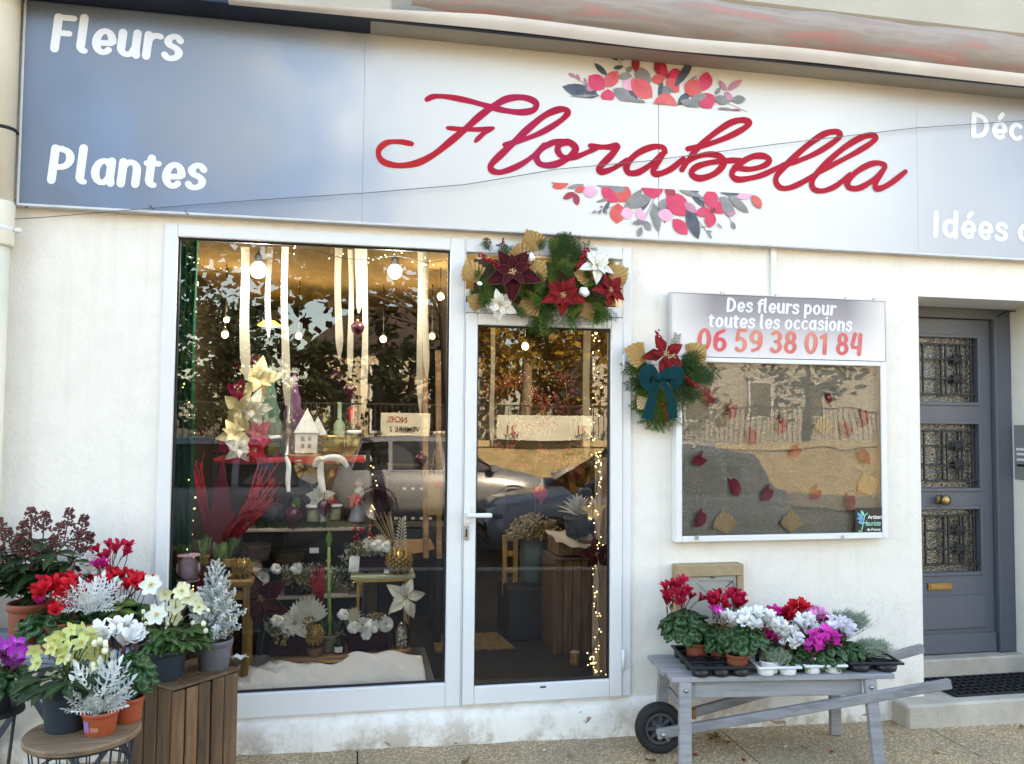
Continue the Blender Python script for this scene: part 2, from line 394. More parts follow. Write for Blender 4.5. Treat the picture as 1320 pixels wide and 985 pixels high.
def petal(name, c, c2=None, tr=0.22):
    "deeper at the throat, paler and faintly veined towards the rim"
    m, N, L, b = nodes(name); v = coords(N, L); x, y, z = sep(N, L, v)
    c2 = c2 or tuple(q*0.8 for q in c)
    k = mth(N, L, 'ADD', mth(N, L, 'MULTIPLY', z, 26.0), mth(N, L, 'MULTIPLY', mth(N, L, 'SUBTRACT', noise(N, L, coords(N, L, 'Object', (1,1,.25)), 170, 3), .5), .55))
    col = ramp(N, L, k, [(0.0,tuple(q*.45 for q in c2)),(.35,c2),(.7,c),(1.0,tuple(min(.9,q*1.12+.015) for q in c))])
    oi = N.new('ShaderNodeObjectInfo'); r_ = mth(N, L, 'MULTIPLY_ADD', oi.outputs['Random'], .34); r_.node.inputs[2].default_value = .83
    h = N.new('ShaderNodeHueSaturation'); L.new(r_, h.inputs['Value']); L.new(col, h.inputs['Color']); col = h.outputs[0]
    L.new(col, b.inputs['Base Color']); b.inputs['Roughness'].default_value = .6; b.inputs['Specular IOR Level'].default_value = .2
    t = N.new('ShaderNodeBsdfTranslucent'); L.new(col, t.inputs[0]); mx = N.new('ShaderNodeMixShader'); mx.inputs[0].default_value = tr
    L.new(b.outputs[0], mx.inputs[1]); L.new(t.outputs[0], mx.inputs[2]); L.new(mx.outputs[0], N['Material Output'].inputs['Surface'])
    return m
P_RED = petal('red_petal', (0.66,0.012,0.028), (0.50,0.006,0.016))
P_CRIM = petal('crimson_petal', (0.46,0.006,0.045), (0.34,0.004,0.03))
P_FUCH = petal('fuchsia_petal', (0.64,0.016,0.24), (0.52,0.01,0.17))
P_PINK = petal('hot_pink_petal', (0.78,0.04,0.46), (0.72,0.1,0.5))
P_LPINK = petal('pale_pink_petal', (0.80,0.28,0.58), (0.82,0.45,0.68))
P_PURP = petal('purple_petal', (0.42,0.02,0.40), (0.62,0.2,0.58))
P_WHITE = petal('white_petal', (0.84,0.84,0.82), (0.76,0.77,0.74))
P_CREAM = petal('cream_petal', (0.80,0.77,0.56), (0.70,0.70,0.36))
P_LIME = M('lime_petal', (0.56,0.62,0.15), (0.70,0.72,0.38), .6, 5, rnd=.14, trans=.2, spec=.2)
P_HWHITE = M('white_hellebore_petal', (0.82,0.82,0.76), (0.76,0.78,0.62), .6, 3, rnd=.08, trans=.2, spec=.2)
P_HCREAM = M('cream_hellebore_petal', (0.80,0.79,0.62), (0.70,0.72,0.42), .6, 3, rnd=.1, trans=.2, spec=.2)
P_YEL = M('yellow_stamens', (0.75,0.55,0.05), (0.6,0.5,0.1), 0.6)
SILVER = M('silver_felt_leaf', (0.72,0.74,0.72), (0.58,0.62,0.58), 0.9, 14, rnd=0.15, trans=0.1, spec=.1)
SKIMB = M('dark_red_buds', (0.085,0.018,0.022), (0.15,0.05,0.045), 0.5, 40)
FROST = M('frosted_needles', (0.76,0.77,0.76), (0.36,0.41,0.36), 0.8, 60, rnd=0.15)
WIREPL = M('silver_green_wiry_leaf', (0.36,0.41,0.32), (0.24,0.30,0.20), 0.8, 30)
THUJA = M('thuja_green', (0.045,0.088,0.010), (0.085,0.130,0.014), 0.7, 6, rnd=0.4, trans=0.08, spec=.15)
THUJAD = M('dark_fir_green', (0.016,0.038,0.008), (0.030,0.062,0.012), 0.7, 6, rnd=0.3, trans=0.05, spec=.15)
GOLDP = M('gold_sprayed_palm_leaf', (0.58,0.42,0.20), (0.44,0.29,0.12), 0.4, 14, metal=0.35, rnd=0.15)
NATP = M('dried_palm_leaf', (0.62,0.46,0.27), (0.50,0.36,0.20), 0.7, 14, rnd=0.1)
VELV = m_leaf('burgundy_velvet_petal', (0.042,0.002,0.004), (0.085,0.006,0.010), 'rib', .85, .04, .15)
VELVR = m_leaf('deep_red_velvet_petal', (0.150,0.004,0.005), (0.26,0.014,0.014), 'rib', .8, .05, .18)
PWHITE = m_leaf('cream_fabric_petal', (0.80,0.77,0.68), (0.62,0.60,0.46), 'rib', .6, .1, .08)
PGOLD = M('pale_gold_petal', (0.62,0.48,0.20), (0.72,0.62,0.36), 0.4, 18, metal=0.2, rnd=0.1)
PFUCH = M('fuchsia_fabric_petal', (0.45,0.008,0.09), (0.36,0.006,0.06), 0.6, 14, rnd=0.1)
PREDF = M('red_fabric_petal', (0.52,0.006,0.02), (0.42,0.005,0.015), 0.6, 14, rnd=0.1)
EDGE = M('gold_petal_edge', (0.30,0.10,0.08), None, 0.5)
BERRY = M('glossy_red_berry', (0.36,0.006,0.018), (0.28,0.004,0.012), 0.22, 10)
COTTON = M('cotton_white', (0.84,0.83,0.80), (0.78,0.77,0.74), 0.95, 30, 0.3, 60)
TEAL = None
def m_ribbon():
    m, N, L, b = nodes('teal_ribbed_ribbon')
    u = N.new('ShaderNodeTexCoord'); wv = N.new('ShaderNodeTexWave'); wv.inputs['Scale'].default_value = 60; wv.bands_direction = 'Z'
    L.new(u.outputs['Object'], wv.inputs['Vector'])
    L.new(mixc(N, L, wv.outputs['Fac'], (0.001,0.020,0.024), (0.005,0.056,0.064)), b.inputs['Base Color']); b.inputs['Roughness'].default_value = 0.8; b.inputs['Specular IOR Level'].default_value = .08
    bumpn(N, L, b, wv.outputs['Fac'], 0.4, 0.003); return m
TEAL = m_ribbon()
GOLD = M('gold_metal', (0.62,0.44,0.16), (0.45,0.30,0.10), 0.3, 20, metal=0.9)
GOLDCONE = M('gold_cone_scales', (0.50,0.34,0.10), (0.30,0.19,0.05), 0.4, 30, metal=0.5)
CREAMRIB = M('cream_satin_ribbon', (0.52,0.47,0.36), (0.44,0.39,0.29), 0.5, 6, trans=0.25)
MAROON = M('maroon_velvet', (0.020,0.003,0.007), (0.030,0.005,0.010), 0.8, 8, spec=.15)
BERRYV = M('plum_metallic', (0.10,0.010,0.028), (0.06,0.006,0.018), 0.3, 10)
REDCLOTH = M('red_cloth', (0.42,0.010,0.018), (0.30,0.006,0.012), 0.7, 8)
LABELW = M('white_paper_label', (0.78,0.76,0.76), None, 0.6)
LABELP = M('lilac_print', (0.30,0.18,0.42), None, 0.6)
# ================================================================== leaf, petal and flower meshes
def leaf_mb(n=4, wd=0.5, fold=0.12, droop=0.25, pw=1.0, mi=0, tip=1.0):
    "lens leaf along +y of length 1"
    b = MB(); vs = []; fs = []
    for i in range(n+1):
        t = i/n; wv = wd*0.5*math.sin(PI*min(1, t**pw*0.97+0.03))**0.8 if 0 < t < 1 else 0.012
        z = -droop*t*t
        vs += [(-wv, t, z+fold*wv*2), (0, t, z), (wv, t, z+fold*wv*2)]
    for i in range(n):
        a = i*3
        fs += [(a, a+1, a+4, a+3), (a+1, a+2, a+5, a+4)]
    b.add(vs, fs, mi, True); return b
def heart_mb():
    b = MB()
    half = [(0.02,0.06),(0.22,-0.10),(0.42,0.02),(0.52,0.28),(0.44,0.58),(0.24,0.84),(0.0,0.98)]
    out = half + [(-x,y) for x,y in half[-2::-1]]
    def z(x,y): return 0.10*math.cos(x*5)-0.35*(x*x)-0.22*(y-0.3)**2+0.03*math.sin(9*math.atan2(y-.4,x))
    vs = [(x,y,z(x,y)) for x,y in out]
    inn = [(x*0.55,0.40+(y-0.40)*0.55) for x,y in out]
    vs += [(x,y,z(x,y)+0.02) for x,y in inn]; vs.append((0,0.40,0.07))
    n = len(out); fs = []
    for i in range(n-1):
        fs.append((i,i+1,n+i+1,n+i)); fs.append((n+i,n+i+1,2*n))
    b.add(vs, fs, 0, True); return b
LEAF_HEART = heart_mb().mesh('leaf', CYLEAF)
LEAF_GREEN = leaf_mb(5, 0.42, 0.15, 0.3).mesh('leaf', GLEAF)
LEAF_DARK = leaf_mb(5, 0.36, 0.15, 0.22).mesh('leaf', DLEAF)
LEAF_LIME = leaf_mb(4, 0.40, 0.15, 0.3).mesh('leaf', LIMELEAF)
def cyc_flower(mat, size=1.0, n=5, frill=0.0, stem=0.08):
    "cyclamen bloom: petals swept up and twisted from a nodding throat; origin at the throat, stem below"
    b = MB()
    for k in range(n):
        a0 = 2*PI*k/n+random.uniform(-.25,.25); L_ = random.uniform(0.85,1.1)
        def fn(u, v, a0=a0, L_=L_):
            t = v; wv = (0.34+0.62*math.sin(PI*min(1,t*0.8+0.12)))*(1-0.30*t**5)
            a = a0+(u-0.5)*wv*1.5+t*0.5
            r = 0.10+0.42*t+0.25*t*t*0.6+0.05*math.sin(u*PI*3+k)*t+frill*0.10*math.sin(u*20+k)*t
            z = L_*(t*1.05-0.30*t*t)+0.06*math.cos((u-.5)*PI)*t+frill*0.08*math.cos(u*23)*t
            return (r*math.cos(a)*0.037*size, r*math.sin(a)*0.037*size, z*0.040*size)
        b.grid(fn, 3, 4, 0)
    b.tube([(0,0,0.004*size),(0.004,0,-0.012*size),(0.006,0.003,-stem*0.5),(0.0,0.0,-stem)], 0.0017*size, 4, 1)
    return b.mesh('flower', [mat, REDSTEM])
def open_flower(mat, petals=5, centre=P_YEL, cup=0.35, wd=0.8, pale=None):
    "open five-petalled bloom facing +z, radius 1"
    b = MB()
    for k in range(petals):
        a = 2*PI*k/petals+random.uniform(-.1,.1); ca, sa = math.cos(a), math.sin(a)
        def fn(u, v):
            w_ = wd*math.sin(PI*(0.12+0.83*v))**0.7*(u-0.5); r = 0.08+0.95*v
            z = cup*v*v*0.8+0.10*(1-abs(u-.5)*2)*-v+0.05*math.sin(k*7+v*5)
            return (r*ca-w_*sa, r*sa+w_*ca, z)
        b.grid(fn, 4, 4, 0)
    for k in range(9):
        a = k*2.4; r = 0.10*math.sqrt(k/2); b.octa((r*math.cos(a), r*math.sin(a), 0.16), 0.07, 1)
    b.tube([(0,0,0.02),(0,0,-0.25),(0.1,0,-0.9)], 0.03, 4, 2)
    return b.mesh('flower', [mat, centre, STEM])
def dusty_leaf():
    b = MB()
    def blade(p, d, L_, wd, up):
        d = Vector(d).normalized(); sd_ = d.cross(Vector((0,0,1))).normalized()
        p = Vector(p); q = p+d*L_+Vector((0,0,up))
        m_ = p*0.45+q*0.55+Vector((0,0,0.02))
        b.add([p-sd_*wd*.3, p+sd_*wd*.3, m_+sd_*wd, q+sd_*wd*.35, q+d*0.03, q-sd_*wd*.35, m_-sd_*wd], [(0,1,2,6),(6,2,3,5),(5,3,4)], 0, True)
    pts = [(0, t, -0.25*t*t+0.1*t) for t in (0,.25,.5,.75,1)]
    for i in range(4): b.add([(-0.018,*pts[i][1:]),(0.018,*pts[i][1:]),(0.018,*pts[i+1][1:]),(-0.018,*pts[i+1][1:])], [(0,1,2,3)])
    for i, t in enumerate((0.30,0.45,0.60,0.74,0.87)):
        z = -0.25*t*t+0.1*t; l = (0.18,0.26,0.28,0.24,0.16)[i]
        for s_ in (-1,1): (blade((0,t,z), (s_*0.9,0.55,0), l, 0.030, random.uniform(-.05,.05)), blade((s_*l*.45,t+l*.28,z), (s_*.3,1,0), l*.5, .024, 0.02))
    blade((0,0.95,-0.13), (0,1,0), 0.2, 0.07, -0.03)
    return b.mesh('leaf', SILVER)
LEAF_DUSTY = dusty_leaf()
def skim_cluster():
    b = MB()
    for k in range(95):
        t = random.random(); a = random.uniform(0,2*PI); r = (1-t*0.75)*0.5*math.sqrt(random.random())+0.05
        p = (r*math.cos(a), r*math.sin(a), t*0.95+0.1*(1-r*2))
        b.octa(p, random.uniform(.055,.085), 0)
    b.tube([(0,0,-0.8),(0,0,0.8)], 0.03, 4, 1)
    return b.mesh('bud_cluster', [SKIMB, REDSTEM])
SKIM = skim_cluster()
def frost_sprig():
    b = MB(); b.tube([(0,0,0),(0.02,0.5,0.05),(0,1,0.12)], [0.03,0.025,0.012], 4, 0)
    for k in range(34):
        t = 0.12+0.88*k/34; a = k*2.4; z = 0.12*t*t
        p = Vector((0,t,z)); d = Vector((math.cos(a)*0.8,0.5,math.sin(a)*0.8)).normalized()
        L_ = 0.15*(1-0.3*t); s_ = d.cross(Vector((0,1,0.1))).normalized()*0.035
        b.add([p-s_, p+s_, p+d*L_+s_*0.6, p+d*L_-s_*0.6], [(0,1,2,3)], 0)
        if k % 3 == 0: b.octa(p+d*L_, 0.05, 0)
    return b.mesh('sprig', FROST)
SPRIG_FROST = frost_sprig()
def thuja_sprig(mat):
    b = MB()
    def spray(p, d, L_, wd, depth):
        d = d.normalized(); s_ = d.cross(Vector((0,0,1))).normalized(); n = 5 if depth else 3
        q = p+d*L_; b.add([p-s_*wd, p+s_*wd, q+s_*wd*0.3, q-s_*wd*0.3], [(0,1,2,3)], 0)
        if depth == 0: return
        for i in range(n):
            t = 0.2+0.75*i/n
            for sg in (-1,1):
                c = p+d*(L_*t)+Vector((0,0,random.uniform(-.04,.04)))
                spray(c, d*0.8+s_*sg*0.75+Vector((0,0,random.uniform(-.25,.15))), L_*0.45*(1.05-t*0.6)*random.uniform(.8,1.1), wd*0.8, depth-1)
    spray(Vector((0,0,0)), Vector((0,1,0)), 1.0, 0.013, 2)
    for i, p in enumerate(b.v): b.v[i] = (p[0], p[1], p[2]-0.22*p[1]*p[1])
    return b.mesh('sprig', mat)
SPRIG_T = thuja_sprig(THUJA); SPRIG_D = thuja_sprig(THUJAD)
def palm_mesh(mat, thick=0.06):
    "spade-shaped pleated palm leaf along +y, length 1"
    b = MB(); n = 18; vs = [(0,0,0)]; fs = []
    for j in range(n+1):
        a = -1.05+2.1*j/n; k = abs(a)/1.05
        r = 1.0-0.36*k**0.6; x = r*math.sin(a)*0.95; y = r*math.cos(a)*(1.0 if j % 2 else .97)
        z = thick*(1 if j % 2 else -1)
        vs.append((x*0.5, y*0.5, z*0.55)); vs.append((x, y, z+0.08*k*k))
    for j in range(n):
        a = 1+2*j
        fs += [(0,a,a+2),(a,a+1,a+3,a+2)]
    b.add(vs, fs, 0, False)
    b.tube([(0,0.02,0.03),(0,-0.16,0.0)], 0.022, 5, 0)
    return b.mesh('palm_leaf', mat)
PALM_G = palm_mesh(GOLDP); PALM_N = palm_mesh(NATP)
def poin_petal(mat, edge=None, wd=0.58):
    "pointed notched bract along +y, length 1"
    b = MB(); prof = [(0.03,0.0),(0.16,0.15),(0.36,0.34),(0.46,0.46),(0.38,0.58),(0.33,0.66),(0.27,0.74),(0.12,0.9),(0.0,1.0)]
    k = wd/0.46*0.5
    vs = []; fs = []
    for x, y in prof:
        z = 0.22*y-0.42*y*y
        vs += [(-x*k, y, z+0.10*x), (0, y, z-0.02), (x*k, y, z+0.10*x)]
    for i in range(len(prof)-1):
        a = i*3; fs += [(a,a+1,a+4,a+3),(a+1,a+2,a+5,a+4)]
    b.add(vs, fs, 0, True)
    if edge:
        for sg in (0,2): b.tube([vs[i*3+sg] for i in range(len(prof))], 0.007, 3, 1, False)
    return b.mesh('petal', [mat, edge or mat])
PT = dict(burg=poin_petal(VELV, EDGE), red=poin_petal(VELVR), white=poin_petal(PWHITE), gold=poin_petal(PGOLD), fuch=poin_petal(PFUCH), redf=poin_petal(PREDF))
def centre_mesh(mat):
    b = MB()
    for k in range(10):
        a = k*2.4; r = 0.05*math.sqrt(k); b.ball((r*math.cos(a), r*math.sin(a), 0.08+0.03*random.random()), 0.045, 6, 4, 0)
    return b.mesh('flower_centre', mat)
CENT_G = centre_mesh(GOLDP)
def poinsettia(parent, pos, r, kind, face=(0,-1,0.1), name='poinsettia', spin=0.0, n=(5,5)):
    "part (flower centre) with petals as sub-parts"
    z = Vector(face).normalized(); y = Vector((0,0,1))-z*z.z; y.normalize(); x = y.cross(z)
    m = Matrix((x,y,z)).transposed().to_4x4(); m.translation = Vector(pos)-wloc(parent)
    m = m @ Matrix.Rotation(spin,4,'Z')
    c = put(CENT_G, parent, m @ Matrix.Scale(r,4), name)
    for ring, cnt in enumerate(n):
        for k in range(cnt):
            a = 2*PI*(k+0.5*ring)/cnt+random.uniform(-.15,.15); s_ = (1.0,0.66)[ring]*random.uniform(.9,1.08)
            mm = Matrix.Rotation(a,4,'Z') @ Matrix.Translation((0,0.03,0.02+0.05*ring)) @ Matrix.Rotation(random.uniform(0.0,0.25)+0.3*ring,4,'X') @ Matrix.Rotation(random.uniform(-.25,.25),4,'Y') @ Matrix.Scale(s_,4)
            put(PT[kind], c, mm, 'petal')
    return c
def berries(parent, pts, r, name='berry_cluster', mat=None):
    b = MB()
    for p in pts: b.ball(p, r*random.uniform(.85,1.12), 7, 5, 0)
    return b.build(name, [mat or BERRY], parent)
def berry_pts(c, d, L_, rad, n):
    d = Vector(d).normalized(); out = []
    for k in range(n):
        q = rv(1); q = q-d*q.dot(d); q.normalize()
        out.append(Vector(c)+d*(L_*(k+.5)/n)+q*rad*random.uniform(.4,1))
    return out
# ================================================================== ground
def sheet(name, x0, x1, y0, y1, zf, mat, nx=1, ny=1, **kw):
    b = MB(); b.grid(lambda u, v: (x0+(x1-x0)*u, y0+(y1-y0)*v, zf(x0+(x1-x0)*u, y0+(y1-y0)*v)), nx, ny, 0, False)
    o = b.build(name, [mat], None, (0,0,0), **kw); o['kind'] = 'structure'; return o
sheet('ground', -300, 300, -300, 120, lambda x, y: gz(max(-14,min(14,x)))-0.30 if abs(x) < 300 else -0.35, M('bare_earth', (0.12,0.09,0.06), (0.17,0.13,0.09), 0.95, 2), 60, 2)
# pavement slabs with open joints
pv = bpy.data.objects.new('pavement', None); COL.objects.link(pv); pv['kind'] = 'structure'
xs = [-14,-9.8,-6.4,-3.4,-1.75,0.05,1.95,3.12,4.9,6.7,9.0,14]; ys = [-0.95,0.6]
for i in range(len(xs)-1):
    for j in range(len(ys)-1):
        x0, x1, y0, y1 = xs[i]+.004, xs[i+1]-.004, ys[j]+.004, ys[j+1]-.004
        b = MB(); vs = [(x,y,gz(x)+dz) for dz in (-0.25,0) for x,y in ((x0,y0),(x1,y0),(x1,y1),(x0,y1))]
        b.add(vs, [(4,5,6,7),(0,1,5,4),(1,2,6,5),(2,3,7,6),(3,0,4,7)])
        b.build('slab', [PAVE], pv)
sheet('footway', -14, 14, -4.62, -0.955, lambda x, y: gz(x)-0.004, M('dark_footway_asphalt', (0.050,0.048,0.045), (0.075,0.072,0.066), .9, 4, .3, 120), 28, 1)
sheet('joint_bed', -14, 14, -0.96, 0.6, lambda x, y: gz(x)-0.012, M('joint_dirt', (0.05,0.04,0.03), None, 0.95), 2, 1)
b = MB(); b.bar((-14,-4.72,gz(-14)-0.10), (14,-4.72,gz(14)-0.10), 0.2, 0.2, 0.015)
b.build('kerb', [CONC])['kind'] = 'structure'
sheet('road', -60, 60, -12.2, -4.8, lambda x, y: gz(max(-14,min(14,x)))-0.13, ASPH, 60, 1)
sheet('far_pavement', -60, 60, -16.2, -12.2, lambda x, y: gz(max(-14,min(14,x)))-0.06, M('far_paving', (0.30,0.26,0.21), (0.22,0.19,0.16), 0.9, 2), 60, 1)
# ================================================================== the shop building
SB = thing('shop_building', 'cream rendered shop front with display window, glazed shop door and slate grey entrance door', 'building', (0,0,0))
TH = 0.25; DX0, DX1, DZ1 = 3.197, 4.135, 2.337; TD = 0.42
def wallbox(b, x0, x1, z0, z1, th=TH): b.box((x0,0,z0), (x1,th,z1))
b = MB()
wallbox(b, -12, -0.905, -0.5, 5.7); wallbox(b, -0.905, 1.45, 2.532, 5.7); wallbox(b, -0.905, 1.45, -0.5, 0.166)
wallbox(b, 1.45, DX0, -0.5, 5.7, TH); wallbox(b, DX0, DX1, DZ1, 5.7, TD); wallbox(b, DX1, 14, -0.5, 5.7, TD)
b.box((DX0-0.3,TH,-0.5), (DX0,TD,5.7))
b.build('wall', [WALL], SB)
b = MB(); b.box((-12,0.42,-0.5),(-11.7,9,5.7)); b.box((13.7,0.42,-0.5),(14,9,5.7)); b.box((-12,9,-0.5),(14,9.3,5.7)); b.build('side_wall', [WALL], SB)
b = MB(); b.box((-12.3,-0.0,5.7),(14.3,9.5,5.9)); b.build('roof', [M('roof_tiles', (0.30,0.13,0.08), (0.22,0.09,0.06), 0.9, 6)], SB)
# low plinth, a hand's breadth proud under the window
b = MB()
def pl(u, v):
    x = -1.9+u*(1.62+1.9); t = v
    prof = [(-0.045,-0.5),(-0.045,0.02),(-0.040,0.09),(-0.032,0.13),(0.0,0.155)]
    k = min(4, int(round(t*4))); y, z = prof[k]
    wob = 0.006*math.sin(x*9)+0.004*math.sin(x*23+1)
    return (x, y+(wob if 0 < k < 4 else 0), z+(0.5*wob if k > 1 else 0))
b.grid(pl, 70, 4, 0, True); b.build('plinth', [WALL], SB)
# ------------------------------------------------------------------ aluminium shop window and door
FY0, FY1 = -0.018, 0.05
def framepart(name, rects, mat=ALU, y0=FY0, y1=FY1, bev=0.004, parent=SB):
    b = MB()
    for (x0,x1,z0,z1) in rects: b.box((x0,y0,z0),(x1,y1,z1),bev)
    return b.build(name, [mat], parent)
WX0, WX1, WZ0, WZ1 = -0.842, 0.476, 0.283, 2.468
wf = framepart('window_frame', [(-0.903,WX0,0.168,2.53),(WX0+.0005,WX1-.0005,2.468,2.53),(WX0+.0005,WX1-.0005,0.168,0.283),(WX1,0.552,0.168,2.53)])
framepart('gasket', [(WX0,WX0+.010,WZ0,WZ1),(WX1-.010,WX1,WZ0,WZ1),(WX0+.0105,WX1-.0105,WZ1-.010,WZ1),(WX0+.0105,WX1-.0105,WZ0,WZ0+.010)], GASK, 0.004, 0.02, 0.002, wf)
b = MB(); b.add([(WX0+.006,0.012,WZ0+.006),(WX1-.006,0.012,WZ0+.006),(WX1-.006,0.012,WZ1-.006),(WX0+.006,0.012,WZ1-.006)], [(0,1,2,3)])
b.build('window_pane', [SHOPGLASS], wf)
# fixed frame round the door with a transom light
DX = (0.560, 1.398); DG = (0.620, 1.333, 0.262, 2.087)
tf = framepart('door_frame', [(0.5525,0.5585,0.168,2.53),(1.400,1.45,0.168,2.53),(0.559,1.3995,2.150,2.205),(0.559,1.3995,2.462,2.53)])
b = MB(); b.add([(0.56,0.014,2.20),(1.40,0.014,2.20),(1.40,0.014,2.465),(0.56,0.014,2.465)], [(0,1,2,3)]); b.build('transom_pane', [SHOPGLASS], tf)
dl = framepart('shop_door', [(DX[0],DG[0],0.172,2.146),(DG[1],DX[1],0.172,2.146),(DG[0]+.0005,DG[1]-.0005,DG[3],2.146),(DG[0]+.0005,DG[1]-.0005,0.172,DG[2])], ALU, -0.030, 0.03, 0.005)
framepart('gasket', [(DG[0],DG[0]+.009,DG[2],DG[3]),(DG[1]-.009,DG[1],DG[2],DG[3]),(DG[0]+.0095,DG[1]-.0095,DG[3]-.009,DG[3]),(DG[0]+.0095,DG[1]-.0095,DG[2],DG[2]+.009)], GASK, -0.012, 0.01, 0.002, dl)
b = MB(); b.add([(DG[0]+.005,0.0,DG[2]+.005),(DG[1]-.005,0.0,DG[2]+.005),(DG[1]-.005,0.0,DG[3]-.005),(DG[0]+.005,0.0,DG[3]-.005)], [(0,1,2,3)])
b.build('door_pane', [SHOPGLASS], dl)
h0 = P(602,663,-0.03)
b = MB(); b.box((h0.x-.017,-0.042,h0.z-.045),(h0.x+.017,-0.0305,h0.z+.045),.006)
b.tube([(h0.x,-0.04,h0.z),(h0.x,-0.085,h0.z)], 0.010, 10)
b.box((h0.x-.012,-0.098,h0.z-.011),(h0.x+.118,-0.080,h0.z+.011),.006)
b.build('door_handle', [WPLAST], dl)
b = MB(); q = P(601,687,-0.03); b.box((q.x-.013,-0.037,q.z-.036),(q.x+.013,-0.0305,q.z+.036),.006); b.box((q.x-.004,-0.040,q.z-.02),(q.x+.004,-0.0365,q.z+.02),.002,1)
b.build('lock', [STEEL, DARK], dl)
b = MB(); q = P(700,885.5,-0.03); b.box((q.x-.016,-0.033,q.z-.004),(q.x+.016,-0.0305,q.z+.004),.001); b.build('drain_slot', [DARK], dl)
for zz in (0.36, 1.9):
    b = MB(); b.tube([(1.402,-0.036,zz-.05),(1.402,-0.036,zz+.05)], 0.009, 8); b.build('hinge', [WPLAST], dl)
# ------------------------------------------------------------------ entrance step and slate door
EY = 0.375
def D(u, v, Y=EY): return P(u, v, Y)
ed = thing('entrance_door', 'slate grey panelled door with three wrought iron grilles deep in its recess', 'door', (3.66,EY,0.17))
dz0 = 0.172; dz1 = D(1200,401).z; xr = D(1275,415).x; xfr = DX1
b = MB()      # fixed surround
b.box((xr+.006,EY-.03,dz0),(xfr-.0,EY+.05,DZ1-.001),.004); b.box((DX0,EY-.03,D(1230,411).z),(xr+.0055,EY+.05,DZ1-.001),.004)
b.box((xr+.004,EY-.042,dz0),(xr+.022,EY-.029,D(1230,411).z),.004)
b.build('surround', [SLATE], ed)
xg0, xg1 = 3.275, D(1259,470).x; zt = D(1230,412).z
holes = [(D(1240,518.5).z, D(1240,436).z), (D(1240,629).z, D(1240,547).z), (D(1240,737).z, D(1240,656.5).z)]
zl = [dz0, holes[2][0], holes[2][1], holes[1][0], holes[1][1], holes[0][0], holes[0][1], zt]
b = MB(); b.box((DX0+.002,EY,dz0),(xg0,EY+.045,zt)); b.box((xg1,EY,dz0),(xr,EY+.045,zt))
for a_, c_ in ((0,1),(2,3),(4,5),(6,7)): b.box((xg0+.0004,EY,zl[a_]),(xg1-.0004,EY+.045,zl[c_]))
b.build('leaf_frame', [SLATE], ed)
def m_obscure():
    m, N, L, b_ = nodes('hammered_obscure_glass'); v = coords(N, L)
    vo = N.new('ShaderNodeTexVoronoi'); vo.inputs['Scale'].default_value = 120; vo.feature = 'SMOOTH_F1'; L.new(v, vo.inputs['Vector'])
    L.new(ramp(N, L, sep(N, L, vo.outputs['Color'])[1], [(.3,(0.03,0.028,0.024)),(.7,(0.10,0.088,0.062)),(.95,(0.22,0.19,0.12))]), b_.inputs['Base Color']); b_.inputs['Roughness'].default_value = 0.12; b_.inputs['Specular IOR Level'].default_value = 0.9
    bumpn(N, L, b_, vo.outputs['Distance'], 0.7, 0.006); return m
OBS = m_obscure()
for k, (z0, z1) in enumerate(holes):
    g = MB(); g.add([(xg0,EY+.038,z0),(xg1,EY+.038,z0),(xg1,EY+.038,z1),(xg0,EY+.038,z1)], [(0,1,2,3)]); pane = g.build('pane', [OBS], ed)
    md = MB()                                              # raised moulding round the opening
    e = 0.022
    md.box((xg0-e,EY-.012,z0-e),(xg0,EY-.0005,z1+e),.004); md.box((xg1,EY-.012,z0-e),(xg1+e,EY-.0005,z1+e),.004)
    md.box((xg0+.0004,EY-.012,z1),(xg1-.0004,EY-.0005,z1+e),.004); md.box((xg0+.0004,EY-.012,z0-e),(xg1-.0004,EY-.0005,z0),.004)
    md.build('moulding', [SLATE], ed)
    gr = MB(); wd = xg1-xg0; hh = z1-z0; yb = EY+.012
    vx = [xg1-wd*f for f in (0.055,0.175,0.345,0.395)]; vx += [xg0+xg1-x for x in vx]
    zs_ = [z0+hh*f for f in (0.12,0.36,0.66,0.90)]
    bx = [xg1-wd*0.215, xg0+wd*0.215]
    for x in sorted(vx):
        gr.box((x-.0055,yb-.006,z0+(0 if min(abs(x-xg0),abs(x-xg1)) < wd*.1 else hh*.10)),(x+.0055,yb+.005,z1-(0 if min(abs(x-xg0),abs(x-xg1)) < wd*.1 else hh*.10)),.0015)
    for z in (zs_[0], zs_[3]): gr.box((xg0,yb-.010,z-.005),(xg1,yb+.0,z+.005),.0015)
    for z in (zs_[1], zs_[2]): gr.box((xg0+wd*.05,yb-.009,z-.004),(xg1-wd*.05,yb-.001,z+.004),.0015)
    gr.box((bx[0]-.004,yb-.0075,zs_[0]),(bx[0]+.004,yb+.0045,zs_[3]),.0015); gr.box((bx[1]-.004,yb-.0075,zs_[0]),(bx[1]+.004,yb+.0045,zs_[3]),.0015)
    gi = gr.build('grille', [IRON], ed)
    for x in bx:
        for z in (zs_[1], zs_[2]):
            s_ = 0.031; c = MB()
            c.add([(x-s_,yb-.011,z-s_),(x+s_,yb-.011,z-s_),(x+s_,yb-.011,z+s_),(x-s_,yb-.011,z+s_),(x,yb-.034,z+s_*.15)], [(0,1,4),(1,2,4),(2,3,4),(3,0,4),(3,2,1,0)])
            c.build('boss', [IRON], gi)
k = D(1211,644); b = MB(); mt_ = Matrix.Translation((k.x,EY-.004,k.z)) @ Matrix.Rotation(R(90),4,'X')
b.lathe([(0.030,0),(0.030,0.006),(0.013,0.010),(0.013,0.035),(0.028,0.042),(0.033,0.052),(0.031,0.062),(0.012,0.066)], 20, (0,0,0), 0, mt_); b.build('knob', [BRASS], ed)
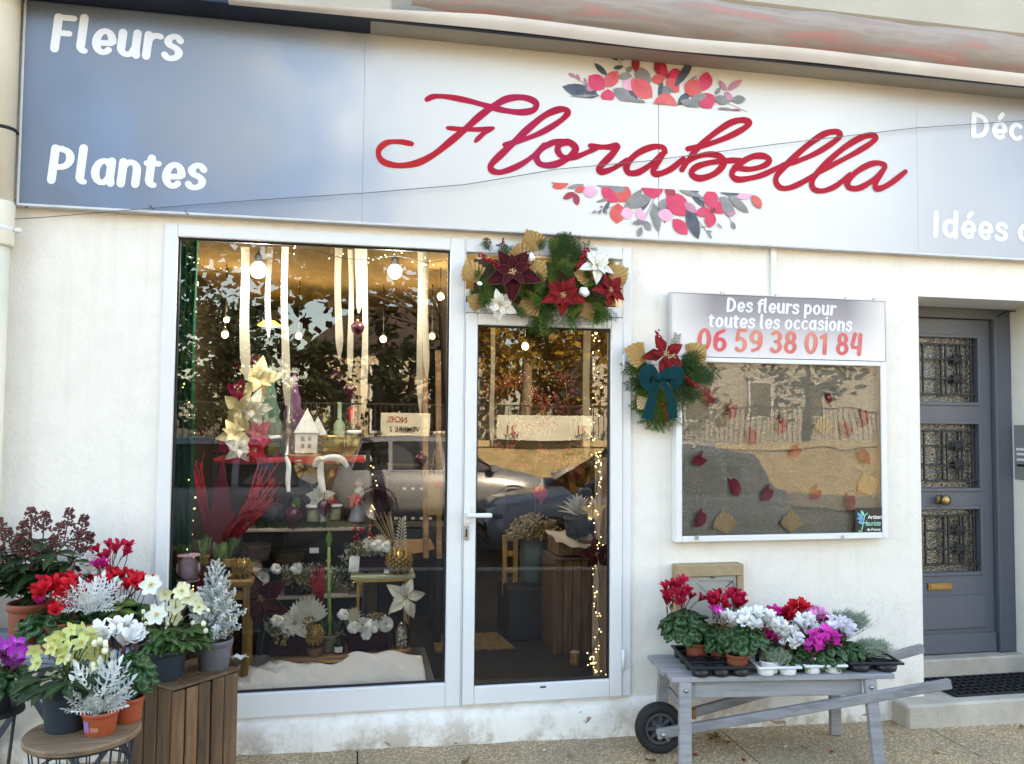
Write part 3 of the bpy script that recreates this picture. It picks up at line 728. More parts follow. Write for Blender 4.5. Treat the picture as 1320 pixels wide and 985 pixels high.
a_, c_ = D(1195.5,761), D(1226.5,751); b = MB()
b.box((a_.x,EY-.010,a_.z),(c_.x,EY-.0005,c_.z+.002),.003); b.box((a_.x+.012,EY-.014,a_.z+.010),(c_.x-.012,EY-.009,c_.z-.009),.003); b.build('letter_slot', [BRASS], ed)
a_, c_ = D(1170,813), D(1268,766); b = MB(); b.box((xg0,EY-.014,a_.z),(xg1+.03,EY-.0005,c_.z),.010); b.build('lower_panel', [SLATE], ed)
b = MB(); b.box((DX0+.004,EY-.022,dz0+.004),(xr-.004,EY-.0006,D(1240,816).z),.008); b.build('kick_rail', [SLATE], ed)
ds = thing('door_step', 'worn concrete double step in front of the slate grey door', 'step', (3.66,0,0))
b = MB(); b.box((DX0+.002,0.275,0.05),(DX1+.06,EY+.05,0.170),.010); b.build('upper_step', [CONC], ds)
b = MB(); b.box((2.995,-0.13,-0.3),(6.2,0.2745,0.062),.012); b.build('lower_step', [CONC], ds)
# rubber mat
mtx = thing('door_mat', 'black ribbed rubber mat lying on the step by the grey door', 'mat', (3.75,0.12,0.064))
b = MB(); x0, x1, y0, y1 = 3.36, 4.10, -0.05, 0.25
for i in range(15):
    x = x0+(x1-x0)*i/14; b.box((x-.006,y0,0.064),(x+.006,y1,0.078),.002)
for j in range(7):
    y = y0+(y1-y0)*j/6; b.box((x0,y-.006,0.0645),(x1,y+.006,0.075),.002)
b.build('ribs', [M('black_rubber', (0.012,0.012,0.013), None, 0.7)], mtx)
b = MB(); b.box((x0,y0,0.063),(x1,y1,0.067)); b.build('base', [DARK], mtx)
# intercom on the reveal
ic = thing('intercom', 'grey metal intercom plate on the right reveal beside the slate door', 'intercom', (DX1,0.27,1.25))
q0, q1 = 0.20, 0.325
zt_, zb_ = P(1312,548,.3).z, P(1312,618,.3).z
b = MB(); b.box((DX1-.012,q0,zb_),(DX1-.0005,q1,zt_),.003); b.build('plate', [M('grey_intercom_plate', (0.24,0.24,0.24), None, .4)], ic)
b = MB(); b.box((DX1-.015,q0+.02,zt_-.16),(DX1-.0115,q0+.105,zt_-.145)); b.build('name_strip', [LABELW], ic)
for i in range(3):
    b = MB(); b.box((DX1-.017,q0+.03,zt_-.19-.035*i),(DX1-.0115,q0+.1,zt_-.175-.035*i),.002); b.build('button', [LABELW if i < 2 else DARK], ic)
# loose cable under the recess ceiling
b = MB(); b.tube([P(1284,409,.345),P(1296,402,.33),P(1310,401,.3),P(1330,398,.25),P(1360,395,.2)], 0.004, 5)
tag(b.build('cable', [CABLE], None, P(1296,402,.33)), 'black cable sagging under the recess ceiling above the grey door', 'cable')
# ================================================================== fascia sign
SY = -0.055
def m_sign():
    m, N, L, b = nodes('printed_sky_tinted_sign_panel'); v = coords(N, L)
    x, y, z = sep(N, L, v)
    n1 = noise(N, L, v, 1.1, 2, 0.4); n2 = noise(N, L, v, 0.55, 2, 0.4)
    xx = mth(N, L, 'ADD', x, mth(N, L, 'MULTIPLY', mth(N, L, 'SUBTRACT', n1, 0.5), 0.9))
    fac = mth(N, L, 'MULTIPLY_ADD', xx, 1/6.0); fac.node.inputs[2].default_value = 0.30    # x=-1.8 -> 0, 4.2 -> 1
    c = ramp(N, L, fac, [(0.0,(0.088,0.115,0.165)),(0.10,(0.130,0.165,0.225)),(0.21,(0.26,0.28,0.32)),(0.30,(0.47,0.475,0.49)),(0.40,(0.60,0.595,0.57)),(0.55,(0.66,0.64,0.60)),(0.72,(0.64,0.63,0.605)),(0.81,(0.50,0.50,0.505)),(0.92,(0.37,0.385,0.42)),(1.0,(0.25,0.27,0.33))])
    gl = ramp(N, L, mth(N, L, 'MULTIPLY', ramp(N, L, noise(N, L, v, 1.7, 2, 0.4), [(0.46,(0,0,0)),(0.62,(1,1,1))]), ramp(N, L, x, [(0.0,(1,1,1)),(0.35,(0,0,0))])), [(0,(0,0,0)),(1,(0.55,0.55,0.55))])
    c = mixc(N, L, gl, c, (0.17,0.26,0.40))  # blue at the left end: print plus sky reflection painted into the colour
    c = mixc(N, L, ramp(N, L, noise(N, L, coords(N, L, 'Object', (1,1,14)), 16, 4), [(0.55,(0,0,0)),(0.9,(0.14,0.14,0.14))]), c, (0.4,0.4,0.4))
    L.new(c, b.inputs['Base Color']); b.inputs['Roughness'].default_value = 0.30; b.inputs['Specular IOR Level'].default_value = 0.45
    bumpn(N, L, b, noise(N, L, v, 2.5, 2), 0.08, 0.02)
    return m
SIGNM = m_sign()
EDGEM = M('sign_edge', (0.62,0.62,0.62), (0.5,0.5,0.5), 0.4)
z0s, z1s = P(27,262,SY).z, 3.60
FS = thing('fascia_sign', 'long printed shop sign with red script lettering above the window and doors', 'sign', (0.8,SY,z0s))
FSg = None
seams = [P(27,200,SY).x, P(469,150,SY).x, P(849,200,SY).x, P(1182,200,SY).x, P(1182,200,SY).x+1.57]
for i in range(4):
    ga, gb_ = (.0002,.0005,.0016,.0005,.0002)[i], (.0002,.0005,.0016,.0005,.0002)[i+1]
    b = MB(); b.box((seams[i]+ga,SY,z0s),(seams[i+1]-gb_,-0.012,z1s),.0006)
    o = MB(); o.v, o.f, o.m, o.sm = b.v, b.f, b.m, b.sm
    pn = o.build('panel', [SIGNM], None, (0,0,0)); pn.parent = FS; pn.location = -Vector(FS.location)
b = MB(); b.box((seams[0]-.008,SY-.004,z0s-.012),(seams[4],-0.004,z0s),.002); b.box((seams[0]-.012,SY-.003,z0s-.012),(seams[0]-.0005,-0.004,z1s),.002)
b.build('trim', [EDGEM], FS)
# ------------------------------------------------------------------ brush-stroke lettering
class Flat:
    "flat vinyl shapes on a plane y = const, each stroke a hair proud of the one before"
    def __init__(s, y): s.b = MB(); s.y = y
    def stroke(s, pts, w, mi=0):
        ws = w if isinstance(w, (list,tuple)) else [w]*len(pts)
        n = len(pts); vs = []; fs = []; nor = []
        for i in range(n):
            a = pts[max(0,i-1)]; c = pts[min(n-1,i+1)]
            dx, dz = c[0]-a[0], c[1]-a[1]; l = math.hypot(dx,dz) or 1e-9; nor.append((-dz/l, dx/l, dx/l, dz/l))
        y = s.y; K = 6
        def yy(i): return y-0.0006*i/max(1,n-1)
        for i in range(n):
            h = ws[i]/2
            vs += [(pts[i][0]+nor[i][0]*h, yy(i), pts[i][1]+nor[i][1]*h), (pts[i][0]-nor[i][0]*h, yy(i), pts[i][1]-nor[i][1]*h)]
        for i in range(n-1): fs.append((2*i,2*i+1,2*i+3,2*i+2))
        for i, sg in ((0,-1),(n-1,1)):
            base = len(vs); h = ws[i]/2
            vs.append((pts[i][0], yy(i), pts[i][1]))
            for k in range(K+1):
                a = PI/2-PI*k/K; ca, sa = math.cos(a)*sg, math.sin(a)
                vs.append((pts[i][0]+(nor[i][2]*ca+nor[i][0]*sa)*h, yy(i), pts[i][1]+(nor[i][3]*ca+nor[i][1]*sa)*h))
            for k in range(K): fs.append((base, base+1+k, base+2+k))
        s.b.add(vs, fs, mi); s.y -= 0.00025
    def poly(s, pts, mi=0):
        n = len(pts)
        if n < 3: return
        cx = sum(p[0] for p in pts)/n; cz = sum(p[1] for p in pts)/n
        s.b.add([(cx,s.y,cz)]+[(p[0],s.y,p[1]) for p in pts], [(0,1+i,1+(i+1)%n) for i in range(n)], mi); s.y -= 0.00012
def smooth(pts, n=6):
    out = []; k = len(pts)
    for i in range(k-1):
        p0 = pts[max(0,i-1)]; p1 = pts[i]; p2 = pts[i+1]; p3 = pts[min(k-1,i+2)]
        for j in range(n):
            t = j/n
            out.append(tuple(0.5*((2*p1[a])+(-p0[a]+p2[a])*t+(2*p0[a]-5*p1[a]+4*p2[a]-p3[a])*t*t+(-p0[a]+3*p1[a]-3*p2[a]+p3[a])*t**3) for a in (0,1)))
    return out+[tuple(pts[-1])]
def arc(cx, cy, rx, ry, a0, a1, n=9): return [(cx+rx*math.cos(R(a0+(a1-a0)*i/n)), cy+ry*math.sin(R(a0+(a1-a0)*i/n))) for i in range(n+1)]
B_, X_, C_ = .075, .500, .690
MID, HR = (B_+X_)/2, (X_-B_)/2
def bowl(x=.23, rx=.155): return arc(x, (B_+X_)/2, rx, (X_-B_)/2, 60, 300, 12)
S_ = [(.33,.39),(.26,.452),(.16,.452),(.09,.385),(.13,.305),(.24,.265),(.32,.20),(.31,.115),(.22,.07),(.12,.075),(.055,.125)]
S_ = [(x, .075+(y-.075)*1.13) for x,y in S_]
E_ = [(.11,.262),(.22,.262),(.372,.270)]+arc(.230,MID,.152,HR,-2,312,16)
AC = [(.22,.655),(.30,.76)]
GL = {
 'F': (.45, [[(.08,B_),(.08,C_)],[(.08,C_),(.37,C_)],[(.08,.385),(.32,.385)]]),
 'P': (.50, [[(.08,B_),(.08,C_)],[(.08,C_),(.22,C_)]+arc(.22,.505,.165,.17,90,-90,10)+[(.08,.335)]]),
 'D': (.56, [[(.08,B_),(.08,C_)],[(.08,C_),(.20,C_)]+arc(.20,.375,.245,.30,90,-90,12)+[(.08,B_)]]),
 'I': (.25, [[(.10,B_),(.10,C_)]]),
 'l': (.255,[[(.08,C_+.035),(.08,.19)]+arc(.16,.17,.08,.095,180,275,6)]),
 'e': (.455,[E_]), 'é': (.455,[E_, AC]),
 'u': (.47, [[(.08,X_),(.08,.20)]+arc(.205,.20,.125,.125,180,350,8),[(.36,X_+.01),(.36,.18),(.385,B_)]]),
 'r': (.35, [[(.08,B_),(.08,X_)],[(.085,.30)]+arc(.24,.34,.155,.155,180,75,6)+[(.315,.48)]]),
 's': (.405,[smooth(S_,3)]),
 'a': (.485,[arc(.225,MID,.150,HR,40,330,12)+[(.36,.2)],[(.37,X_),(.37,.17),(.395,B_)],[(.26,X_-.005),(.37,X_-.015)]]),
 'n': (.475,[[(.08,B_),(.08,X_)],[(.085,.29)]+arc(.225,.34,.14,.160,180,0,9)+[(.365,B_)]]),
 't': (.335,[[(.12,.60),(.12,.19)]+arc(.205,.18,.085,.105,180,280,6),[(.03,X_),(.27,X_)]]),
 'c': (.42, [arc(.235,MID,.160,HR,50,312,12)]),
 'o': (.485,[arc(.23,MID,.155,HR,90,452,18)]),
 'd': (.49, [arc(.215,MID,.145,HR,50,318,12),[(.37,C_+.035),(.37,B_)]]),
 'p': (.49, [[(.09,X_),(.09,-.115)],[(.10,.40)]+arc(.245,MID,.150,HR,140,-140,12)+[(.10,.13)]]),
 'i': (.20, [[(.09,X_),(.09,B_)],[(.085,.675),(.092,.685)]]),
 'f': (.30, [[(.11,B_),(.11,.54)]+arc(.235,.55,.125,.135,180,60,7),[(.02,X_),(.26,X_)]]),
 ' ': (.20, []),
 '0': (.55, [arc(.25,.375,.175,.30,90,452,20)]),
 '6': (.53, [[(.37,.67),(.25,.62)]+arc(.285,.36,.20,.28,125,180,5)+arc(.255,.24,.170,.168,170,-190,18)]),
 '5': (.51, [[(.39,C_),(.125,C_),(.10,.42)],[(.10,.42),(.19,.455)]+arc(.215,.255,.175,.185,80,-140,12)]),
 '9': (.53, [[(.14,.08),(.26,.12)]+arc(.215,.38,.21,.29,-55,0,5)+arc(.25,.505,.170,.168,0,360,18)]),
 '3': (.49, [[(.08,.62)]+arc(.215,.525,.145,.15,110,-80,9),[(.19,.385)]+arc(.21,.225,.165,.155,80,-150,11)]),
 '8': (.53, [arc(.25,.525,.135,.148,-90,270,16),arc(.25,.225,.172,.155,90,450,16)]),
 '1': (.38, [[(.06,.56),(.21,C_),(.21,B_)]]),
 '4': (.54, [[(.17,C_),(.075,.335),(.10,.275),(.24,.275)],[(.24,.275),(.40,.275)],[(.385,C_-.02),(.36,B_)]]),
}
def word(parent, text, p0, p1, y, mat, wt=0.145, slant=0.07, name='letter', size=None):
    "letters on the plane y, baseline from p0 to p1 (x, z); height follows the advance width"
    tot = sum(GL[c][0]+.03 for c in text)
    dx, dz = p1[0]-p0[0], p1[1]-p0[1]; k = math.hypot(dx,dz)/tot; kz = size or k
    ux, uz = dx/math.hypot(dx,dz), dz/math.hypot(dx,dz); x = 0.0
    for c in text:
        adv, st = GL[c]
        if st:
            F = Flat(y)
            for s_ in st:
                pts = [(p0[0]+(x+q[0]*1.0+slant*q[1]*kz/k)*k*ux, p0[1]+(x+q[0])*k*uz+q[1]*kz) for q in s_]
                n_ = len(pts); ws = []
                for i_ in range(n_):
                    a_, b2 = pts[max(0,i_-1)], pts[min(n_-1,i_+1)]; l_ = math.hypot(b2[0]-a_[0],b2[1]-a_[1]) or 1
                    ws.append(wt*(k+kz)/2*(1.04-.30*abs(b2[0]-a_[0])/l_))
                F.stroke(pts, ws)
            F.b.build(name, [mat], parent)
        x += adv+.03
WHITEV = M('white_vinyl', (0.72,0.72,0.74), (0.69,0.69,0.71), 0.4, 3)
LETY = SY-0.0015
def pz(u, v, y=LETY): q = P(u, v, y); return (q.x, q.z)
word(FS, 'Fleurs', pz(64,67), pz(236,81), LETY, WHITEV, 0.158, 0.09, size=0.245)
word(FS, 'Plantes', pz(60,237), pz(266,247), LETY, WHITEV, 0.158, 0.09, size=0.245)
word(FS, 'Déco', pz(1251,178), pz(1343,185), LETY, WHITEV, 0.155, 0.05, size=0.205)
word(FS, 'Idées c', pz(1201,306), pz(1331,314), LETY, WHITEV, 0.155, 0.05, size=0.205)
def m_script():
    m, N, L, b = nodes('red_pink_vinyl'); t = coords(N, L, 'Object')
    x, y, z = sep(N, L, t)
    f = mth(N, L, 'ADD', x, mth(N, L, 'MULTIPLY', z, 0.55)); f = mth(N, L, 'MULTIPLY_ADD', f, 1/3.2); f.node.inputs[2].default_value = 0.0
    c = ramp(N, L, f, [(0.0,(0.3116,0.0016,0.0246)),(0.17,(0.3444,0.0032,0.0421)),(0.26,(0.451,0.0396,0.2106)),(0.305,(0.451,0.0356,0.1895)),(0.335,(0.3034,0.0016,0.0126)),(0.42,(0.3116,0.002,0.0155)),(0.47,(0.4264,0.0139,0.0246)),(0.56,(0.41,0.0178,0.0211)),(0.66,(0.3772,0.0087,0.0253)),(0.80,(0.3608,0.0119,0.0597)),(0.87,(0.3526,0.0072,0.0351)),(1.0,(0.3772,0.0063,0.0246))])
    L.new(c, b.inputs['Base Color']); b.inputs['Roughness'].default_value = 0.55; b.inputs['Specular IOR Level'].default_value = .15; return m
SCR = m_script()
c5 = lambda p: pz(470+p[0]/3.6667, 100+p[1]/3.6643)
c6 = lambda p: pz(780+p[0]/3.2195, 130+p[1]/3.2214)
st5 = [[(222,313),(165,303),(105,308),(66,345),(82,393),(150,415),(240,406),(325,365),(410,298),(480,240),(545,182),(612,133),(680,99),(755,95),(808,118),(800,152),(740,164),(660,155),(590,137),(500,112),(400,92),(330,89),(294,104)],
       [(392,238),(450,243),(540,245),(608,239)],[(606,240),(570,258),(545,280),(524,301)],
       [(662,318),(740,297),(830,262),(915,212),(958,172),(950,152),(915,152),(850,180),(770,245),(700,312),(640,368),(598,412),(604,440),(650,446),(730,415),(800,368),(850,318)],
       [(985,325),(960,303),(905,303),(850,328),(812,368),(830,408),(890,413),(955,385),(995,345),(990,318),(955,305),(918,322),(915,352),(945,378),(1000,374),(1055,352),(1100,330)],
       [(1066,322),(1110,328),(1160,328),(1196,324),(1165,368),(1110,425),(1118,446),(1170,432),(1240,390)]]
st6 = [[(250,213),(238,193),(195,192),(135,218),(92,262),(95,297),(135,298),(185,268),(235,222)],[(244,215),(215,262),(200,295),(222,304),(275,282),(325,240)],
       [(342,200),(420,183),(510,150),(580,112),(598,90),(570,80),(520,92),(450,138),(385,195),(340,255),(318,287)],
       [(325,262),(370,236),(430,222),(480,232),(492,262),(455,302),(395,322),(358,305),(375,277),(435,257),(520,248),(560,246)],
       [(535,276),(600,284),(658,270),(682,247),(660,230),(612,232),(560,260),(526,300),(545,326),(600,322),(660,305),(735,268)],
       [(735,268),(800,250),(880,215),(950,170),(975,142),(955,128),(905,140),(840,185),(775,243),(712,312),(716,352),(752,364),(812,342),(880,300)],
       [(880,300),(960,258),(1040,215),(1100,178),(1122,155),(1105,142),(1055,156),(985,200),(915,262),(862,325),(864,365),(905,374),(960,352),(1015,305)],
       [(1155,288),(1158,265),(1112,260),(1050,290),(1008,332),(1012,360),(1055,362),(1110,330),(1150,292)],[(1152,292),(1125,335),(1122,362),(1148,362),(1195,335),(1246,294)]]
F = Flat(LETY)
for s_ in st5:
    pts = smooth([c5(p) for p in s_], 6); n = len(pts)
    w = 0.033 if len(s_) > 4 else 0.024
    F.stroke(pts, [w*(0.78+0.3*math.sin(PI*i/(n-1))+0.10*math.sin(i*0.55)) for i in range(n)])
for s_ in st6:
    pts = smooth([c6(p) for p in s_], 6); n = len(pts)
    F.stroke(pts, [0.034*(0.82+0.22*math.sin(PI*i/(n-1))+0.08*math.sin(i*0.55)) for i in range(n)])
sc_ = F.b.build('script_lettering', [SCR], None, (0,0,0)); sc_.parent = FS; sc_.location = -Vector(FS.location)
sc_.data.transform(Matrix.Identity(4))
# ------------------------------------------------------------------ printed flower garlands above and below the script
def wash(name, c, c2): return M(name, c, c2, 0.35, 14)
PR = [wash('print_coral', (0.60,0.060,0.075), (0.68,0.14,0.13)), wash('print_rose', (0.56,0.014,0.075), (0.62,0.05,0.12)), wash('print_dark_red', (0.26,0.012,0.035), (0.36,0.03,0.05)),
      wash('print_ink', (0.030,0.036,0.055), (0.10,0.11,0.14)), wash('print_grey', (0.15,0.145,0.15), (0.27,0.265,0.26)), wash('print_mauve', (0.40,0.13,0.21), (0.52,0.24,0.32)), wash('print_pink', (0.72,0.30,0.46), (0.74,0.42,0.55)), wash('print_red', (0.62,0.05,0.045), (0.58,0.12,0.10))]
CO, RO, DR, INK, GY, MV, PK, RD = range(8)
def lens(b0, t0, wd, n=7, belly=0.5):
    dx, dz = t0[0]-b0[0], t0[1]-b0[1]; l = math.hypot(dx,dz); nx, nz = -dz/l, dx/l; L_ = []; R_ = []
    for i in range(n+1):
        t = i/n; w_ = wd/2*math.sin(PI*t**(math.log(.5)/math.log(belly)))**0.75 if 0 < i < n else 0
        p = (b0[0]+dx*t, b0[1]+dz*t); L_.append((p[0]+nx*w_, p[1]+nz*w_)); R_.append((p[0]-nx*w_, p[1]-nz*w_))
    return L_+R_[-2:0:-1]
def clip(poly, a, b_, keep):
    def sd(p): return ((b_[0]-a[0])*(p[1]-a[1])-(b_[1]-a[1])*(p[0]-a[0]))*keep
    out = []
    for i in range(len(poly)):
        p, q = poly[i], poly[(i+1) % len(poly)]; s1, s2 = sd(p), sd(q)
        if s1 >= 0: out.append(p)
        if s1*s2 < 0: t = s1/(s1-s2); out.append((p[0]+(q[0]-p[0])*t, p[1]+(q[1]-p[1])*t))
    return out
def motif(items, stems, mapf, a, b_, keep, sc):
    F = Flat(LETY)
    for s_ in stems: F.stroke([mapf(p) for p in smooth(s_,4)], 3.2*sc, GY)
    for (x0,y0,x1,y1,wd,c) in items:
        pg = clip(lens((x0,y0),(x1,y1),wd*1.14), a, b_, keep); F.poly([mapf(p) for p in pg], c)
    F.b.build('flower_print', PR, FS)
top = [(560,330,470,235,40,INK),(790,345,860,270,44,INK),(240,290,330,240,30,INK),(900,350,1000,300,30,INK),(680,300,700,200,26,INK),(330,290,112,235,70,INK),(150,295,330,285,14,GY),(378,172,300,98,30,INK),(300,262,238,200,16,MV),(255,215,240,185,16,MV),(215,205,196,160,18,MV),(195,180,148,158,18,MV),(250,240,290,262,22,MV),
 (360,250,268,172,85,RO),(365,240,438,145,70,CO),(380,250,378,330,72,RO),(520,310,410,250,60,GY),(560,330,430,290,50,GY),(480,190,520,260,60,PK),(440,180,520,170,40,GY),(470,120,412,128,24,INK),(455,90,498,35,24,GY),(440,85,352,5,36,INK),
 (620,240,548,120,78,GY),(545,152,540,55,42,DR),(640,300,515,195,95,CO),(520,120,488,150,30,GY),(720,175,658,85,66,DR),(715,190,632,195,52,RD),(730,170,820,165,68,RO),(725,190,795,268,62,CO),(725,180,690,110,40,RO),(745,175,712,172,30,DR),
 (770,240,880,80,44,INK),(700,275,750,240,50,GY),(640,345,790,350,130,CO),(600,330,530,325,30,GY),(830,225,905,170,14,GY),(880,290,900,180,10,GY),(930,270,828,222,90,RD),(940,262,962,150,72,RO),(935,275,985,365,88,RO),(800,320,920,350,40,GY),(860,320,960,285,40,GY),(1010,285,1040,240,22,GY),(1000,300,1090,330,46,GY),
 (1075,260,1030,200,24,MV),(1080,258,1165,198,34,MV),(1068,265,1105,325,32,MV),(1105,312,1186,312,42,GY),(1020,365,1110,370,16,GY),(1100,372,1160,376,10,DR)]
motif(top, [[(420,60),(490,140),(560,230)],[(1080,330),(1140,358),(1198,383)],[(150,160),(230,210),(300,262)]], lambda p: pz(700+p[0]/4.5517, 60+p[1]/4.55), (110,290), (1200,384), -1, 0.0011)
bot = [(430,120,540,190,36,INK),(620,110,560,230,30,INK),(840,130,920,210,30,INK),(380,170,340,240,20,INK),(700,180,690,300,26,INK),(45,68,140,78,22,RD),(50,92,145,74,40,RD),(135,100,235,78,22,GY),(180,118,240,95,36,RD),(180,125,112,160,32,DR),(182,128,195,198,34,DR),(225,118,308,118,62,PK),(300,85,420,92,14,GY),(420,180,332,95,66,RO),(430,180,480,90,84,RD),(425,185,420,300,80,RD),(380,105,470,110,34,GY),
 (300,180,370,160,14,GY),(460,200,620,150,66,GY),(450,245,560,105,46,GY),(440,250,510,235,60,PK),(530,220,575,285,44,PK),(555,100,690,90,110,RO),(625,180,655,350,44,GY),(665,230,690,160,46,GY),(700,130,820,255,100,RO),(690,100,750,140,46,DR),(650,245,735,260,62,PK),(735,275,818,362,62,RO),(815,200,880,390,60,INK),(800,180,870,240,40,MV),
 (770,110,900,150,26,GY),(830,115,885,122,12,INK),(880,150,915,170,20,GY),(955,215,945,105,74,RO),(955,225,862,245,50,RO),(960,230,1050,190,62,RO),(955,235,940,325,56,RO),(950,215,970,240,34,DR),(1030,225,1090,248,44,MV),(1010,190,1080,225,60,GY),(1000,150,1060,200,40,GY),(1000,125,1130,132,22,INK),(1050,140,1165,242,40,GY),(1090,150,1185,138,34,PK),(1185,140,1235,215,44,RD),(1070,290,1085,335,20,GY),
 (570,290,505,300,26,GY),(575,285,608,342,30,GY),(555,320,540,378,26,GY),(610,220,640,280,26,GY),(300,225,275,245,10,GY),(330,225,312,250,12,GY),(350,215,358,252,12,GY),(340,210,320,205,10,GY),(920,320,890,322,8,GY),(935,350,955,388,10,GY),(925,340,958,352,10,GY),(985,300,1015,332,8,GY)]
motif(bot, [[(290,242),(340,218),(390,208)],[(635,150),(600,220),(560,310)],[(1030,245),(1060,275),(1078,310)],[(870,270),(905,315),(940,365)]], lambda p: pz(700+p[0]/4.4, 220+p[1]/4.4), (45,66), (1210,136), 1, 0.0011)
# thin sagging wire crossing the sign, and stray cable end at its lower corner
b = MB(); b.tube([P(-30,285,-.07),P(60,280,-.07),P(200,268,-.07),P(330,258,-.075),P(470,249,-.08),P(600,238,-.08),P(720,218,-.08),P(830,208,-.08),P(1000,186,-.08),P(1180,165,-.08),P(1330,155,-.08)], 0.0022, 5)
tag(b.build('wire', [M('grey_wire', (0.16,0.15,0.15), None, 0.6)], None, P(600,238,-.08)), 'thin grey wire sagging across the front of the shop sign', 'wire')
q = P(35,264,-.03); jb = thing('wall_anchor', 'small rusty eye bolt under the lower left corner of the sign', 'bolt', q)
b = MB(); b.lathe([(0.012,0),(0.016,0.006),(0.016,0.012),(0.007,0.016)], 10, (0,0,0), 0, Matrix.Translation((q.x,q.y,q.z)) @ Matrix.Rotation(R(90),4,'X')); b.build('bolt_head', [IRON], jb)
b = MB(); b.tube([(q.x-.05,-.03,q.z+.02),(q.x-.02,-.04,q.z+.012),(q.x+.02,-.04,q.z+.012),(q.x+.045,-.03,q.z+.018)], 0.004, 5); b.build('bracket', [IRON], jb)
for (u,v,l) in ((195,267,'black zip tie tail under the sign, left of the window'),(240,274,'tiny black clip under the sign above the window corner')):
    q = P(u,v,-.05); b = MB(); b.tube([(q.x-.012,-.05,q.z+.012),(q.x,-.058,q.z),(q.x+.014,-.06,q.z-.012)], 0.0025, 4); tag(b.build('zip_tie', [CABLE], None, q), l, 'zip tie')
# ================================================================== downpipe
dp = thing('downpipe', 'cream painted rain pipe at the left end of the shop front', 'pipe', (P(5,300,-.08).x-.035,-0.08,0))
px_ = P(22,130,-.08).x-0.062; pxb = px_
b = MB(); zc = P(10,290,-.08).z
b.lathe([(0.060,zc+.0),(0.060,5.6)], 20, (px_,-.08,0)); b.lathe([(0.066,zc-.10),(0.070,zc-.09),(0.070,zc+.09),(0.063,zc+.105)], 20, (px_,-.08,0)); b.lathe([(0.058,-0.1),(0.058,zc-.02)], 20, (px_-.004,-.08,0))
b.build('pipe', [M('cream_pipe_paint', (0.74,0.69,0.57), (0.68,0.63,0.52), 0.5, 4)], dp)
zk = P(10,168,-.08).z; b = MB(); b.lathe([(0.062,zk-.008),(0.065,zk-.006),(0.065,zk+.006),(0.062,zk+.008)], 20, (px_,-.08,0)); b.tube([(px_+.05,-.08,zk),(px_+.06,-.03,zk),(px_+.055,0,zk)], 0.007, 6); b.build('clip', [CABLE], dp)
zk = P(10,296,-.08).z; b = MB(); b.lathe([(0.066,zk-.012),(0.072,zk-.008),(0.072,zk+.008),(0.066,zk+.012)], 20, (px_,-.08,0)); b.box((px_+.07,-.09,zk-.012),(px_+.10,-.07,zk+.010),.005); b.build('collar', [WPLAST], dp)
# ================================================================== folded awning above the sign
AW = thing('awning', 'rolled up shop awning in a long cream casing above the sign', 'awning', (2.2,-0.15,3.6))
def taper(x, k): return 0.0
b = MB(); b.box((-1.9,-0.235,3.528),(5.2,-0.205,3.552),.004); b.box((-1.9,-0.2045,3.533),(0.049,-0.062,3.549),.003); b.build('seal_and_shade_strip', [M('navy_black_seal_and_shade', (0.012,0.018,0.035), None, 0.5)], AW)  # front seal; navy strip under the left casing paints in the shade there
def bar_front(u, v):
    x = -0.6+u*6.0; a = PI*0.5*v
    k = 1.0 if x > 0.6 else max(0.25,(x+0.6)/1.2)
    return (x, -0.245-0.03*math.sin(a)*1.0+0.004*math.sin(x*5), 3.525+0.058*k*v+0.006*math.sin(x*3.1))
def rollp(u, v):
    x = 0.25+u*5.2; a = -0.35*PI+1.15*PI*v; r = 0.150*(1 if x > 1.2 else 0.35+0.65*(x-0.25)/0.95)+0.006*math.sin(x*7+v*4)
    return (x, -0.13-r*math.cos(a)+0.004*math.sin(x*17), 3.705+r*math.sin(a))
def m_canvas():
    m, N, L, b = nodes('faded_canvas'); v = coords(N, L, 'Object', (0.7,4,6))
    f = noise(N, L, v, 2.2, 3, 0.5, 0.5)
    c = ramp(N, L, f, [(0.3,(0.22,0.175,0.14)),(0.45,(0.31,0.25,0.21)),(0.55,(0.26,0.21,0.175)),(0.66,(0.37,0.17,0.14)),(0.74,(0.33,0.26,0.22)),(0.82,(0.19,0.185,0.145))])
    L.new(c, b.inputs['Base Color']); b.inputs['Roughness'].default_value = 0.85; return m
b = MB(); b.grid(rollp, 90, 8, 0, True); b.build('canvas_roll', [m_canvas()], AW)
b = MB(); b.grid(bar_front, 60, 4, 0, True); b.build('front_bar', [M('white_painted_bar', (0.66,0.62,0.57), (0.56,0.50,0.45), 0.45, 3)], AW)
b = MB(); b.box((0.05,-0.2045,3.535),(5.2,-0.001,3.55),.003); b.box((-2.2,-0.20,3.835),(5.6,-0.0,4.35),.02); b.box((-2.2,-0.212,3.556),(0.15,0.0,3.834),.01); b.build('casing', [M('cream_casing', (0.42,0.375,0.30), (0.37,0.33,0.26), 0.5, 2)], AW)
